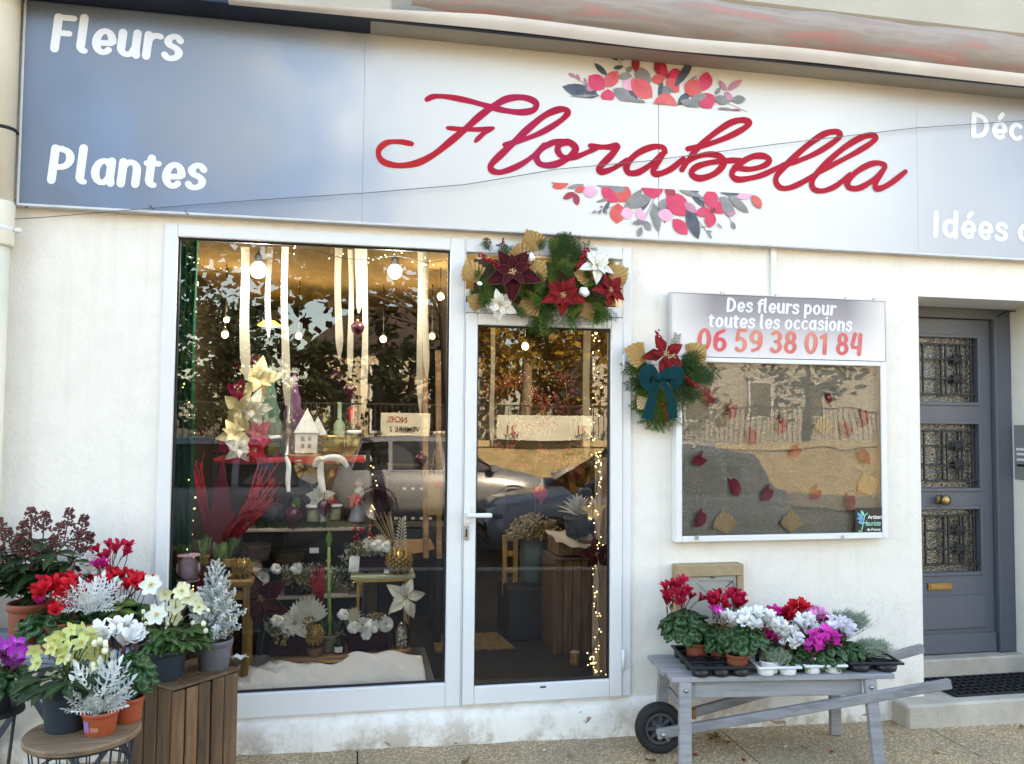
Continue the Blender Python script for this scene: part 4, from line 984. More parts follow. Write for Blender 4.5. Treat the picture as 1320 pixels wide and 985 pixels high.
# ================================================================== notice case on the wall
CY = -0.065
def C(u, v): return P(u, v, CY)
NC = thing('notice_case', 'white framed glass notice case with phone number header between the doors', 'display case', (C(1005,580).x, -0.03, C(1005,580).z))
cx0, cx1 = C(872,600).x, C(1144,600).x; cz0, cz1 = C(1005,697).z, C(1005,463).z; fw = 0.033
b = MB()
b.box((cx0,CY,cz0),(cx0+fw,0,cz1),.004); b.box((cx1-fw,CY,cz0),(cx1,0,cz1),.004); b.box((cx0+fw+.0004,CY,cz1-fw*.8),(cx1-fw-.0004,0,cz1),.004); b.box((cx0+fw+.0004,CY,cz0),(cx1-fw-.0004,0,cz0+fw*1.0),.004)
b.build('frame', [ALU], NC)
gx0, gx1, gz0, gz1 = cx0+fw, cx1-fw, cz0+fw, cz1-fw*.8
b = MB(); b.add([(gx0,CY+.012,gz0),(gx1,CY+.012,gz0),(gx1,CY+.012,gz1),(gx0,CY+.012,gz1)], [(0,1,2,3)]); b.build('pane', [GLASS('wavy_plexiglass', 1.0, 0.004, 1.0)], NC)
for u in (898,1086):
    q = C(u,693); b = MB(); b.box((q.x-.010,CY-.006,q.z-.012),(q.x+.010,CY-.0003,q.z+.012),.002); b.build('latch', [STEEL], NC)
def m_tissue():
    m, N, L, b = nodes('patterned_grey_paper'); v = coords(N, L)
    vo = N.new('ShaderNodeTexVoronoi'); vo.inputs['Scale'].default_value = 24; L.new(v, vo.inputs['Vector'])
    r1 = mth(N, L, 'SINE', mth(N, L, 'MULTIPLY', vo.outputs['Distance'], 26))
    f = ramp(N, L, mth(N, L, 'ADD', mth(N, L, 'MULTIPLY', r1, 0.3), noise(N, L, v, 40, 4)), [(0.35,(0,0,0)),(0.75,(1,1,1))])
    c = mixc(N, L, f, (0.22,0.20,0.165), (0.33,0.305,0.255)); c = mixc(N, L, ramp(N, L, noise(N, L, v, 3, 4), [(0.4,(0,0,0)),(0.7,(0.5,0.5,0.5))]), c, (0.36,0.335,0.285))
    L.new(c, b.inputs['Base Color']); b.inputs['Roughness'].default_value = 0.8
    bumpn(N, L, b, noise(N, L, coords(N, L, 'Object', (2,1,5)), 3, 5), 0.5, 0.03); return m
TIS = m_tissue(); mid = C(967,580).x
for (a0, a1, yb) in ((gx0,mid+.02,-0.008),(mid,gx1,-0.011)):
    b = MB(); b.grid(lambda u, v: (a0+(a1-a0)*u, yb-0.010*abs(math.sin(u*5+v*3+a0))**2*math.sin(PI*u)-0.008*max(0,math.sin(v*9+u*2+a0*5))*math.sin(PI*v), gz0+(gz1-gz0)*v), 24, 24)
    b.build('backing_paper', [TIS], NC)
RLEAF = M('dark_pink_dried_leaf', (0.26,0.005,0.028), (0.17,0.003,0.018), 0.6, 9, rnd=0.15)
rl = leaf_mb(5, 0.50, 0.2, 0.35, 0.85).mesh('red_leaf', RLEAF)
for k, (x, y, a) in enumerate([(198,407,20),(288,455,-25),(462,505,-15),(358,545,-20),(625,412,5),(685,518,20),(515,600,-60),(752,480,-10),(746,618,35),(180,628,-60),(293,725,15),(415,748,-45),(587,745,-45),(702,775,-10),(178,838,-35)]):
    q = P(840+x/2.735, 360+y/2.735, -0.035); L_ = 0.135*(0.6 if k in (4,) else 1); d = Vector((-math.sin(R(a)),0,math.cos(R(a))))
    put(rl, NC, frame_mt(Vector((q.x,-0.034,q.z))-d*L_*0.5-Vector(NC.location), d, (0.2,-1,0), L_))
pl_ = palm_mesh(NATP, 0.03)
for (x, y, a, s_) in ((610,548,5,0.115),(772,760,20,0.135),(262,897,8,0.135),(490,892,-4,0.125)):
    q = P(840+x/2.735, 360+y/2.735, -0.03); d = Vector((-math.sin(R(a)),0,math.cos(R(a))))
    put(pl_, NC, frame_mt(Vector((q.x,-0.030,q.z))-Vector(NC.location), d, (0,-1,0), s_), 'palm_leaf')
# round-cornered sticker in the lower right corner, on the glass
a_, c_ = P(1102.5,686,CY+.009), P(1141,654.5,CY+.009)
b = MB(); b.box((a_.x,CY+.0085,a_.z),(c_.x,CY+.0105,c_.z),.0005); stk = b.build('sticker', [M('black_green_sticker', (0.008,0.016,0.016), None, 0.35)], NC)
def text(s_, parent, pos, size, mat, name, face=-1, shear=0.0, sx=1.0, align='LEFT', off=0.0):
    cu = bpy.data.curves.new('t', 'FONT'); cu.body = s_; cu.size = size; cu.shear = shear; cu.align_x = align; cu.offset = off
    o = bpy.data.objects.new('t', cu); COL.objects.link(o); dg = bpy.context.evaluated_depsgraph_get(); me = bpy.data.meshes.new_from_object(o.evaluated_get(dg))
    bpy.data.objects.remove(o); me.materials.clear(); me.materials.append(mat)
    o = bpy.data.objects.new(name, me); COL.objects.link(o); o.parent = parent
    m = Matrix.Diagonal((sx,1,1,1))
    rot = Matrix.Rotation(R(90),4,'X') if face < 0 else Matrix.Rotation(R(180),4,'Z') @ Matrix.Rotation(R(90),4,'X')
    o.matrix_local = Matrix.Translation(Vector(pos)-wloc(parent)) @ rot @ m
    return o
ty = CY+.0078
MINT = M('mint_print', (0.25,0.62,0.42), (0.2,0.5,0.5), 0.4)
LBLUE = M('blue_print', (0.10,0.35,0.65), None, 0.4)
WPR = M('white_print', (0.8,0.8,0.8), None, 0.4)
text('Artisan', stk, (a_.x+.078,ty,c_.z-.060), 0.030, WPR, 'print', off=0.0006)
text('leuriste', stk, (a_.x+.062,ty,c_.z-.098), 0.040, MINT, 'print', shear=0.25, sx=0.78, off=0.0006)
text('de France', stk, (a_.x+.072,ty,c_.z-.126), 0.021, WPR, 'print', off=0.0004)
F = Flat(ty); X0, Z0 = a_.x, c_.z
F.stroke(smooth([(X0+.075,Z0-.030),(X0+.058,Z0-.045),(X0+.05,Z0-.08),(X0+.035,Z0-.13),(X0+.022,Z0-.125)],5), 0.006, 0); F.stroke([(X0+.03,Z0-.085),(X0+.075,Z0-.08)], 0.005, 0)
for (x0,z0,x1,z1,w_,c) in ((.05,.06,.012,.025,.018,1),(.048,.065,.008,.055,.014,1),(.045,.07,.016,.082,.014,1),(.055,.045,.035,.012,.016,0)): F.poly(lens((X0+x0,Z0-z0),(X0+x1,Z0-z1),w_), c)
F.b.build('emblem', [MINT, LBLUE], stk)
# header plate with the phone number
hx0, hx1 = C(867,420).x, C(1141,420).x; hz0, hz1 = cz1+.003, C(1005,383).z
def m_head():
    m, N, L, b = nodes('header_print'); v = coords(N, L); x, y, z = sep(N, L, v)
    f = mth(N, L, 'MULTIPLY_ADD', z, 1/0.33); f.node.inputs[2].default_value = -hz0/0.33
    xf = mth(N, L, 'ABSOLUTE', mth(N, L, 'SUBTRACT', x, (hx0+hx1)/2)); 
    c = ramp(N, L, f, [(0.0,(0.66,0.62,0.63)),(0.35,(0.50,0.465,0.48)),(0.72,(0.27,0.245,0.265)),(1.0,(0.20,0.185,0.205))])
    c = mixc(N, L, ramp(N, L, xf, [(0.40,(0,0,0)),(0.62,(0.75,0.75,0.75))]), c, (0.74,0.70,0.67))
    L.new(c, b.inputs['Base Color']); b.inputs['Roughness'].default_value = 0.4; return m
b = MB(); b.box((hx0,CY,hz0),(hx1,-0.02,hz1),.002); hp = b.build('header_plate', [m_head()], None, (0,0,0)); hp.parent = NC; hp.location = -Vector(NC.location)
b = MB(); b.box((hx0-.006,CY-.003,hz0),(hx0-.0003,-0.02,hz1),.001); b.box((hx1+.0003,CY-.003,hz0),(hx1+.006,-0.02,hz1),.001); b.box((hx0-.006,CY-.003,hz1+.0003),(hx1+.006,-.02,hz1+.007),.001); b.build('header_edge', [EDGEM], NC)
for u in (932,1002,1092,1128):
    q = C(u,381); b = MB(); b.box((q.x-.008,CY-.005,hz1-.002),(q.x+.008,CY+.02,hz1+.016),.002); b.build('clip', [STEEL], NC)
HY = CY-.0015
def hz(u, v): q = P(u, v, HY); return (q.x, q.z)
WV2 = M('lilac_white_vinyl', (0.80,0.79,0.84), None, 0.45)
word(NC, 'Des fleurs pour', hz(936,402.5), hz(1078,407.5), HY, WV2, 0.150, 0.09, size=0.108)
word(NC, 'toutes les occasions', hz(913,422.5), hz(1099,428), HY, WV2, 0.150, 0.09, size=0.108)
def m_phone():
    m, N, L, b = nodes('red_coral_vinyl'); v = coords(N, L); f = noise(N, L, v, 3.5, 2)
    L.new(ramp(N, L, f, [(0.38,(0.56,0.035,0.07)),(0.5,(0.56,0.10,0.09)),(0.62,(0.62,0.20,0.14))]), b.inputs['Base Color']); b.inputs['Roughness'].default_value = 0.4; return m
word(NC, '06 59 38 01 84', hz(898,453.5), hz(1114,459.5), HY, m_phone(), 0.15, 0.07, size=0.178)
# white conduit above the case
a_, c_ = P(992.5,318,-.005), P(999.5,383,-.005)
b = MB(); b.box((a_.x,-0.022,c_.z),(c_.x,-0.0005,a_.z),.003); tag(b.build('cable_duct', [WPLAST], None, (a_.x,0,c_.z)), 'white plastic cable duct running from the sign down to the notice case', 'cable duct')
# ================================================================== meter cabinet
MY = -0.075
MC = thing('meter_cabinet', 'beige meter cabinet with an arrow on its door behind the red cyclamens', 'cabinet', (P(915,770,MY).x,0,P(915,800,MY).z))
a_, c_ = P(873,812,MY), P(959,727,MY); fr = 0.030
BEIGE = M('beige_cabinet', (0.36,0.27,0.155), (0.30,0.22,0.12), 0.6, 30, 0.15, 120); GREYB = M('grey_cabinet_door', (0.36,0.345,0.30), (0.31,0.30,0.26), 0.55, 6)
b = MB(); b.box((a_.x,MY,c_.z-.062),(c_.x,0,c_.z),.004); b.box((a_.x,MY,a_.z),(a_.x+.022,0,c_.z-.0625),.003); b.box((c_.x-.035,MY,a_.z),(c_.x,0,c_.z-.0625),.003); b.box((a_.x+.0225,MY,a_.z),(c_.x-.0355,0,a_.z+.03),.003)
b.build('case', [BEIGE], MC)
b = MB(); b.box((a_.x+.023,MY+.014,a_.z+.03),(c_.x-.036,-.01,c_.z-.063),.003); dr = b.build('cabinet_door', [GREYB], MC)
q = P(918.5,742.5,MY+.014); b = MB(); b.lathe([(0.013,0),(0.013,0.006),(0.007,0.010)], 12, (0,0,0), 0, Matrix.Translation((q.x,MY+.014,q.z)) @ Matrix.Rotation(R(90),4,'X')); b.build('lock', [STEEL], dr)
F = Flat(MY+.0125); f_ = lambda u, v: (lambda q: (q.x,q.z))(P(u,v,MY+.0125))
F.stroke([f_(936,757),f_(944.5,749)], .007); F.stroke([f_(937,749),f_(945,749.3),f_(945.3,763),f_(945.3,800)], .005); F.stroke([f_(900,749),f_(937,749)], .002); F.stroke([f_(897,751),f_(920,772)], .002)
F.b.build('arrow', [M('dark_grey_print', (0.07,0.07,0.06), None, 0.5)], dr)
b = MB(); q = P(886,742,MY); b.box((q.x-.022,MY+.008,q.z-.015),(q.x+.022,MY+.0135,q.z+.014),.004); b.build('sticker', [LABELW], dr)
# ================================================================== plant builders
def pot(parent, base, r, h, mat, taper=0.82, rim=True, name='pot', soil=True):
    b = MB(); x, y, z = base; rb = r*taper
    pr = [(rb,0.0),(rb+.002,0.004),(r*0.96,h*0.78)]
    if rim: pr += [(r*0.965,h*0.80),(r*1.03,h*0.81),(r*1.04,h-.004),(r*1.02,h),(r*0.95,h),(r*0.93,h*0.9)]
    else: pr += [(r,h-.004),(r*0.99,h),(r*0.95,h),(r*0.93,h*0.9)]
    b.lathe(pr, 24, (x,y,z), 0, None, True, False)
    b.add([(x+rb*math.cos(2*PI*i/24), y+rb*math.sin(2*PI*i/24), z+.001) for i in range(24)], [tuple(range(24))[::-1]])
    o = b.build(name, [mat], parent)
    if soil:
        s_ = MB(); n = 16
        s_.add([(x,y,z+h*0.93)]+[(x+r*.94*math.cos(2*PI*i/n), y+r*.94*math.sin(2*PI*i/n), z+h*0.90+.004*random.random()) for i in range(n)], [(0,1+i,1+(i+1)%n) for i in range(n)])
        s_.build('soil', [SOIL], o)
    return o
def potlabel(parent, base, r, z0, z1, ang, wd, mats=(None,None), taper=0.9):
    b = MB(); x, y, z = base; k = 5
    for i in range(k):
        a0 = ang-wd/2+wd*i/k; a1 = ang-wd/2+wd*(i+1)/k
        b.add([(x+r*math.cos(a)*t, y+r*math.sin(a)*t, z+zz) for a, zz, t in ((a0,z0,taper),(a1,z0,taper),(a1,z1,1),(a0,z1,1))], [(0,1,2,3)])
    return b.build('label', [mats[0] or LABELW], parent)
def leaf_dome(parent, c, rad, n, size, me, low=-0.35, jit=0.3, hole=0.0):
    c = Vector(c); off = wloc(parent)
    for i in range(n):
        h = low+(1-low)*((i+.5)/n); a = i*2.39996+random.uniform(-.3,.3); q = math.sqrt(max(0,1-h*h))
        d = Vector((q*math.cos(a), q*math.sin(a), h))
        k = random.uniform(0.78,1.0)
        p = c+Vector((d.x*rad[0], d.y*rad[1], d.z*rad[2]))*k
        out = Vector((d.x,d.y,0)); out = out.normalized() if out.length > .05 else Vector((math.cos(a),math.sin(a),0))
        yd = out*(0.5+0.5*max(0,h))-Vector((0,0,0.9-0.7*max(0,h)))+rv(jit)
        zd = d+Vector((0,0,0.45))+rv(jit)
        s_ = size*random.uniform(.75,1.2)
        m = frame_mt(p-off, yd, zd, s_); m.translation = m.translation-m.to_3x3() @ Vector((0,0.45,0))
        put(me, parent, m)
CYF = {}
def cycf(mat, frill=0.0):
    k = (mat.name, frill)
    if k not in CYF: CYF[k] = [cyc_flower(mat, 1.0, 5, frill) for _ in range(3)]
    return CYF[k]
def blooms(parent, c, rad, n, mat, size=1.0, frill=0.0, tilt=0.45):
    off = wloc(parent); c = Vector(c)
    n = int(n*1.25+.5)
    for i in range(n):
        h = 1-1.75*(i+.5)/n; a = i*2.39996+random.uniform(-.4,.4); q = math.sqrt(max(0,1-h*h)); k = random.uniform(.6,1.0)
        p = c+Vector((q*math.cos(a)*rad[0], q*math.sin(a)*rad[1], h*rad[2]))*k
        up = Vector((q*math.cos(a)*tilt, q*math.sin(a)*tilt-0.25, 1))+rv(.3)
        m = up.to_track_quat('Z','Y').to_matrix().to_4x4() @ Matrix.Rotation(random.uniform(0,6.28),4,'Z') @ Matrix.Scale(size*random.uniform(.85,1.15),4)
        m.translation = p-off; put(random.choice(cycf(mat, frill)), parent, m)
def cyclamen(label, base, pr, ph, pm, fol, frad, nl, ls, groups, group=None, potvis=True, low=-0.4):
    t = thing('cyclamen', label, 'potted plant', base, 0, group)
    pot(t, base, pr, ph, pm)
    leaf_dome(t, fol, frad, nl, ls, LEAF_HEART, low)
    for (c, rad, n, mat, size, frill) in groups: blooms(t, c, rad, n, mat, size, frill)
    return t
def dusty(label, base, pr, ph, pm, c, rad, n, size, group=None):
    t = thing('silver_ragwort', label, 'potted plant', base, 0, group); p_ = pot(t, base, pr, ph, pm); off = wloc(t); c = Vector(c); base = Vector(base)
    for i in range(n):
        h = -0.42+1.38*(i+.5)/n; a = i*2.39996; q = math.sqrt(max(0,1-h*h)); d = Vector((q*math.cos(a), q*math.sin(a), h))
        root = c+Vector((0,0,-rad[2]*0.55))+Vector((d.x*rad[0]*.15,d.y*rad[1]*.15,0)); tip = c+Vector((d.x*rad[0],d.y*rad[1],d.z*rad[2]))*random.uniform(.85,1.1)
        y = tip-root; m = frame_mt(root-off, y, Vector((d.x*-.5,d.y*-.5,1))+rv(.4)+Vector((0,-.5,0)), y.length*random.uniform(.95,1.1)); put(LEAF_DUSTY, t, m)
    return t
def hellebore(label, base, pr, ph, pm, leafc, leafr, nl, lsize, flowers, fme, fsize, buds, leafmesh, group=None):
    t = thing('hellebore', label, 'potted plant', base, 0, group); pot(t, base, pr, ph, pm); off = wloc(t); root = Vector(base)+Vector((0,0,ph))
    for i in range(nl):          # palmate leaves: five leaflets on a stalk
        a = i*2.39996; h = random.uniform(-.2,.8); q = math.sqrt(1-h*h) if abs(h) < 1 else 0
        p = Vector(leafc)+Vector((q*math.cos(a)*leafr[0], q*math.sin(a)*leafr[1], h*leafr[2]))*random.uniform(.7,1)
        out = Vector((math.cos(a), math.sin(a), 0.1)); b = MB(); b.tube([root, (root+p)*.5+Vector((0,0,.02)), p], 0.0026, 4); b.build('stalk', [STEM], t)
        for k in range(4):
            ang = (-.9,-.3,.3,.9)[k]; d = Matrix.Rotation(ang,3,'Z') @ out
            put(leafmesh, t, frame_mt(p-off, d+Vector((0,0,random.uniform(-.35,.1))), Vector((0,-.35,1))+out*.4+rv(.25), lsize*random.uniform(.8,1.15)))
    for q in flowers:
        p = Vector(q[0]); f = Vector(q[1]).normalized(); s_ = fsize*random.uniform(.85,1.15)
        m = f.to_track_quat('Z','Y').to_matrix().to_4x4() @ Matrix.Rotation(random.uniform(0,6.28),4,'Z') @ Matrix.Scale(s_,4); m.translation = p-off
        put(fme, t, m); b = MB(); b.tube([root, (root+p)*.5+Vector((0,.01,.03)), p-f*s_*.2], 0.0024, 4); b.build('stalk', [STEM], t)
    if buds:
        for p in buds:
            b = MB(); b.ball(p, 0.009*random.uniform(.8,1.3), 7, 5, 0, (1,1,1.2)); b.tube([Vector(p), Vector(p)+Vector((0,0.005,-.05))], 0.0018, 4, 1)
            b.build('bud', [P_CREAM, STEM], t)
    return t
def wiry(label, base, pr, ph, pm, c, rad, n, group=None):
    t = thing('silver_bush', label, 'potted plant', base, 0, group); pot(t, base, pr, ph, pm); b = MB(); c = Vector(c); root = Vector(base)+Vector((0,0,ph*0.8))
    for i in range(n):
        d = rv(1).normalized(); d.z = abs(d.z)*0.9-0.15; p = c+Vector((d.x*rad[0],d.y*rad[1],d.z*rad[2]))*random.uniform(.6,1.05)
        m_ = (root*.55+p*.45)+rv(.014); q = (m_+p)*.5+rv(.012)
        b.tube([root+Vector((d.x*.02,d.y*.02,0)), m_, q, p], [0.0018,0.0017,0.0016,0.0012], 3, 0, False)
        for _ in range(5):
            s_ = m_.lerp(p, random.uniform(.2,1)); b.tube([s_, s_+rv(.016)+Vector((0,0,.008))], [0.0015,0.0008], 3, 0, False)
    o = b.build('foliage', [WIREPL], t); o['kind'] = 'stuff'
    return t
# ================================================================== folding table with the back row of plants
NAVYM = M('blue_grey_metal', (0.055,0.075,0.10), (0.045,0.06,0.08), 0.45, 8)
TZ = 0.640
ft = thing('folding_table', 'blue grey folding metal table against the wall under the dark red skimmia', 'table', (-1.15,-0.33,0))
TGM = M('pale_blue_grey_slats', (0.20,0.23,0.28), (0.16,0.19,0.235), 0.5, 8, rnd=0.05)
for i in range(5):
    b = MB(); y = -0.52+0.1*i; b.box((-1.62,y,TZ-.014),(-0.86,y+.092,TZ),.003); b.build('slat', [TGM], ft)
for y_ in (-.528,-.028):
    b = MB(); b.box((-1.62,y_,TZ-.05),(-0.86,y_+.0075,TZ-.0145),.002); b.build('apron', [TGM], ft)
for (p, q) in (((-1.24,-.60,TZ-.07),(-1.62,-.60,0.02)),((-1.30,-.56,TZ-.01),(-0.92,-.56,0.0)),((-1.24,-.08,TZ-.02),(-1.62,-.08,0.02)),((-1.30,-.12,TZ-.02),(-0.92,-.12,0.0))):
    b = MB(); b.bar(p, q, 0.026, 0.014, .003, 0, (0,1,0)); b.build('leg', [NAVYM], ft)
b = MB(); b.bar((-1.30,-.60,0.515),(-0.99,-.60,0.50), 0.026, 0.012, .002, 0, (0,1,0)); b.build('stretcher', [NAVYM], ft)
b = MB(); b.bar((-1.02,-.56,.16),(-1.02,-.12,.16), .02,.012,.002); b.build('stretcher', [NAVYM], ft)
# skimmia
base = (P(38,828,-.27).x, -.27, TZ)
sk = thing('skimmia', 'skimmia bush with dark red bud clusters in a terracotta pot', 'potted plant', base); pot(sk, base, 0.088, 0.165, TERRA, 0.86)
random.seed(11)
root = Vector(base)+Vector((0,0,.15))
for k, (u, v) in enumerate([(3,693),(31,700),(40,680),(56,685),(86,680),(27,716),(5,727),(103,690),(56,736),(109,711),(74,698),(97,708),(66,715),(14,708),(-14,705),(-10,735),(44,720)]):
    y = -.27+random.uniform(-.15,.10); c = P(u, v, y); s_ = random.uniform(.075,.092)
    up = (c-root).normalized()*.6+Vector((0,-.15,.8)); m = up.to_track_quat('Z','Y').to_matrix().to_4x4() @ Matrix.Scale(s_,4); m.translation = c-Vector(base); put(SKIM, sk, m)
    st = c-up.normalized()*s_*0.7; b = MB(); b.tube([root+Vector((random.uniform(-.03,.03),random.uniform(-.03,.03),0)), root.lerp(st,.5)+Vector((0,0,-.01)), st], 0.003, 4); b.build('stem', [REDSTEM], sk)
    for j in range(13):
        a = j*2.4+k; d = Vector((math.cos(a), math.sin(a), random.uniform(-.25,.35))); t_ = 1-0.35*(j > 5)
        p = root.lerp(st, t_-.06*random.random())
        put(LEAF_DARK, sk, frame_mt(p-Vector(base), d, Vector((-d.x*.4,-d.y*.4-.2,1))+rv(.2), random.uniform(.085,.125)))
def at_(u, v, y): return P(u, v, y)
def bs(u, y, z): q = P(u, 800, y); return (q.x, y, z)
G_L = 'cyclamens on the stands left of the window'
cyclamen('bright red cyclamen in front of the terracotta skimmia pot', bs(72,-.40,TZ), .062, .105, TERRA, at_(62,812,-.40), (.125,.09,.075), 34, .062,
         [(at_(62,762,-.43),(.045,.04,.035),6,P_RED,1.35,0),(at_(88,765,-.42),(.05,.04,.06),8,P_RED,1.25,0),(at_(73,789,-.47),(.025,.02,.015),2,P_RED,1.25,0),(at_(46,780,-.46),(.01,.01,.01),1,P_FUCH,.9,0)], G_L)
cyclamen('white cyclamen behind the silver ragwort on the back row', bs(108,-.24,TZ), .062, .105, TERRA, at_(112,798,-.25), (.10,.08,.07), 22, .06,
         [(at_(106,738,-.26),(.09,.06,.06),13,P_WHITE,1.25,0)], G_L)
cyclamen('tall red cyclamen at the right end of the back row', bs(160,-.26,TZ), .065, .11, NAVYPOT, at_(166,803,-.27), (.15,.10,.10), 46, .058,
         [(at_(152,755,-.28),(.125,.07,.05),19,P_RED,1.25,0),(at_(146,714,-.28),(.075,.04,.045),8,P_CRIM,1.05,0),(at_(128,732,-.3),(.025,.02,.015),3,P_FUCH,1.1,0)], G_L)
random.seed(3)
b_ = bs(120,-.46,TZ); dusty('silver ragwort in a terracotta pot between red cyclamens on the back row', b_, .052, .095, TERRA, at_(118,772,-.46), (.10,.09,.095), 26, 0.1)
# fresh bicoloured sprig between the reds
tp = thing('leafy_plant', 'small plant with lime and red stalked leaves below the tall red cyclamen', 'potted plant', bs(158,-.42,TZ)); pot(tp, bs(158,-.42,TZ), .045, .08, NAVYPOT)
c = at_(155,778,-.42); bb = Vector(bs(158,-.42,TZ)); b = MB(); b.tube([bb+Vector((0,0,.07)), c], .003, 5); b.build('stem', [REDSTEM], tp)
for j in range(9):
    a = j*2.4; d = Vector((math.cos(a),math.sin(a)-.2,.25)); put(LEAF_LIME, tp, frame_mt(c-bb-Vector((0,0,.006*j)), d, (0,-.4,1), .07))
# ================================================================== round stool with wire base
SZ = 0.50; SC = Pz(107,941,SZ)
stl = thing('wire_stool', 'round wooden side table on a black wire basket base in front of the crate', 'side table', (SC.x,SC.y,0))
b = MB(); b.lathe([(0.172,SZ-.026),(0.186,SZ-.020),(0.188,SZ-.006),(0.184,SZ),(0.0,SZ+.001)], 44, (SC.x,SC.y,0), 0, None, False); b.build('tabletop', [STOOLTOP], stl)
for i in range(26):
    a = 2*PI*i/26; b = MB(); b.tube([(SC.x+.168*math.cos(a),SC.y+.168*math.sin(a),SZ-.026),(SC.x+.115*math.cos(a),SC.y+.115*math.sin(a),0.03)], .0026, 5); b.build('wire', [IRON], stl)
for z, r in ((SZ-.03,.168),(SZ-.13,.1565),(0.28,.142),(0.03,.115)):
    b = MB(); b.tube([(SC.x+r*math.cos(2*PI*i/32),SC.y+r*math.sin(2*PI*i/32),z) for i in range(33)], .0035, 5); b.build('ring', [IRON], stl)
q = Pz(86,938,SZ+.001); random.seed(5)
hl = open_flower(P_LIME, 5, P_YEL, .45, .78); hw = open_flower(P_HWHITE, 6, P_YEL, .25, .75); hc = open_flower(P_HCREAM, 5, P_YEL, .45, .85)
bigleaf = leaf_mb(5, 0.34, 0.15, 0.28).mesh('leaf', DLEAF)
fl = []
for (u,v) in [(66,835),(78,820),(92,812),(86,835),(105,828),(112,842),(118,816),(128,835),(98,848),(80,845),(45,838),(125,850),(135,842),(70,825),(105,812),(48,855),(122,825)]:
    y = q.y+random.uniform(-.06,.05); fl.append((P(u,v,y), Vector((random.uniform(-.6,.6),-1,random.uniform(-.3,.7)))))
hellebore('lime yellow hellebore in a blue black pot on the round side table', (q.x,q.y,SZ+.001), .083, .152, NAVYPOT, P(90,880,q.y), (.11,.10,.05), 13, .105, fl, hl, .031, [P(110+random.uniform(-50,30),845+random.uniform(-20,20),q.y-.05) for _ in range(10)], bigleaf)
q = Pz(164,928,SZ+.001)
cyclamen('white cyclamen on the round side table beside the lime hellebore', (q.x,q.y,SZ+.001), .055, .085, ORANGEPOT, P(172,876,q.y), (.085,.08,.10), 48, .046,
         [(P(154,824,q.y),(.085,.06,.045),16,P_WHITE,1.25,.4)], G_L)
q = Pz(129,944,SZ+.001); random.seed(8)
t = dusty('silver ragwort in an orange red pot at the front of the round side table', (q.x,q.y,SZ+.001), .058, .078, ORANGEPOT, P(129,895,q.y), (.098,.090,.11), 36, .1)
potlabel(t, (q.x,q.y,SZ+.001), .0575, .015, .055, R(-128), .45, (LABELP,))
potlabel(t, (q.x,q.y,SZ+.001), .0570, .018, .035, R(-95), .5, (M('pale_orange_print', (0.6,0.25,0.16), None, 0.5),))
# purple cyclamen cut by the left edge on its own stand
q = P(4,905,-.80); zb = P(4,914,-.80).z
ps = thing('plant_stand', 'thin black plant stand carrying the purple cyclamen at the left edge', 'plant stand', (q.x-.02,-.80,0))
b = MB(); b.lathe([(0.0,zb-.012),(0.10,zb-.012),(0.10,zb-.001),(0.0,zb-.001)], 24, (q.x-.03,-.80,0), 0, None, False, False); b.build('plate', [IRON], ps)
for i in range(3):
    a = 2*PI*i/3+.9; b = MB(); b.tube([(q.x-.03+.08*math.cos(a),-.80+.08*math.sin(a),zb-.012),(q.x-.09+.10*math.cos(a),-.80+.10*math.sin(a),0.02)], .006, 6); b.build('leg', [IRON], ps)
cyclamen('purple and white cyclamen in a dark pot cut off by the left edge', (q.x-.03,-.80,zb), .06, .10, NAVYPOT, P(10,884,-.80), (.085,.08,.075), 40, .050,
         [(P(4,852,-.82),(.075,.06,.055),18,P_PURP,1.15,.5)], G_L)
# ================================================================== wooden crate turned on end
cA, cB, cC = Pz(309,862,.5), Pz(223,888,.5), Pz(176,882,.5)
ux = (cA-cB); Lx = ux.length; ux.normalize(); uy = Vector((-ux.y,ux.x,0)); Ly = 0.30
cr = thing('wooden_crate', 'weathered wooden crate standing on end under the white hellebore', 'crate', (cB.x,cB.y,0))
rot = Matrix((ux,uy,Vector((0,0,1)))).transposed().to_4x4()
def crate_planks(root, Lx, Ly, H, tk, nf, ns):
    me = {}
    def plank(w_, d_, h_, pos):
        b = MB(); b.box((0,0,0),(w_,d_,h_),.003); o = bpy.data.objects.new('plank', b.mesh('plank', CRATE)); COL.objects.link(o); o.parent = root; o.matrix_local = rot @ Matrix.Translation(pos) @ Matrix.Rotation(random.uniform(-.006,.006),4,'Y')
    x = 0
    for i in range(nf):
        w_ = Lx/nf*random.uniform(.92,1.04) if i < nf-1 else Lx-x; w_ = min(w_, Lx-x)
        plank(w_-.006, tk, H-random.uniform(0,.006), Vector((x+.002,0,0.012))); plank(w_-.006, tk, H, Vector((x+.002,Ly-tk,0.012))); x += w_
    y = tk+.001
    for i in range(ns):
        w_ = (Ly-2*tk)/ns; plank(tk, w_-.006, H, Vector((0,y+.002,.012))); plank(tk, w_-.006, H, Vector((Lx-tk,y+.002,.012))); y += w_
    nt_ = 3
    for i in range(nt_):
        w_ = Ly/nt_; plank(Lx+.008, w_-.005, tk, Vector((-.004,i*w_,H+.0135)))
random.seed(21); crate_planks(cr, Lx, Ly, 0.475, .012, 5, 3)
random.seed(4)
q = Pz(223,880,.501)+uy*.105+ux*.02; qb = (q.x,q.y,.502)
wl = leaf_mb(4, 0.42, 0.15, 0.3).mesh('leaf', GLEAF)
def crp(u, v): return (160+u/3.228, 680+v/3.228)
fl = []
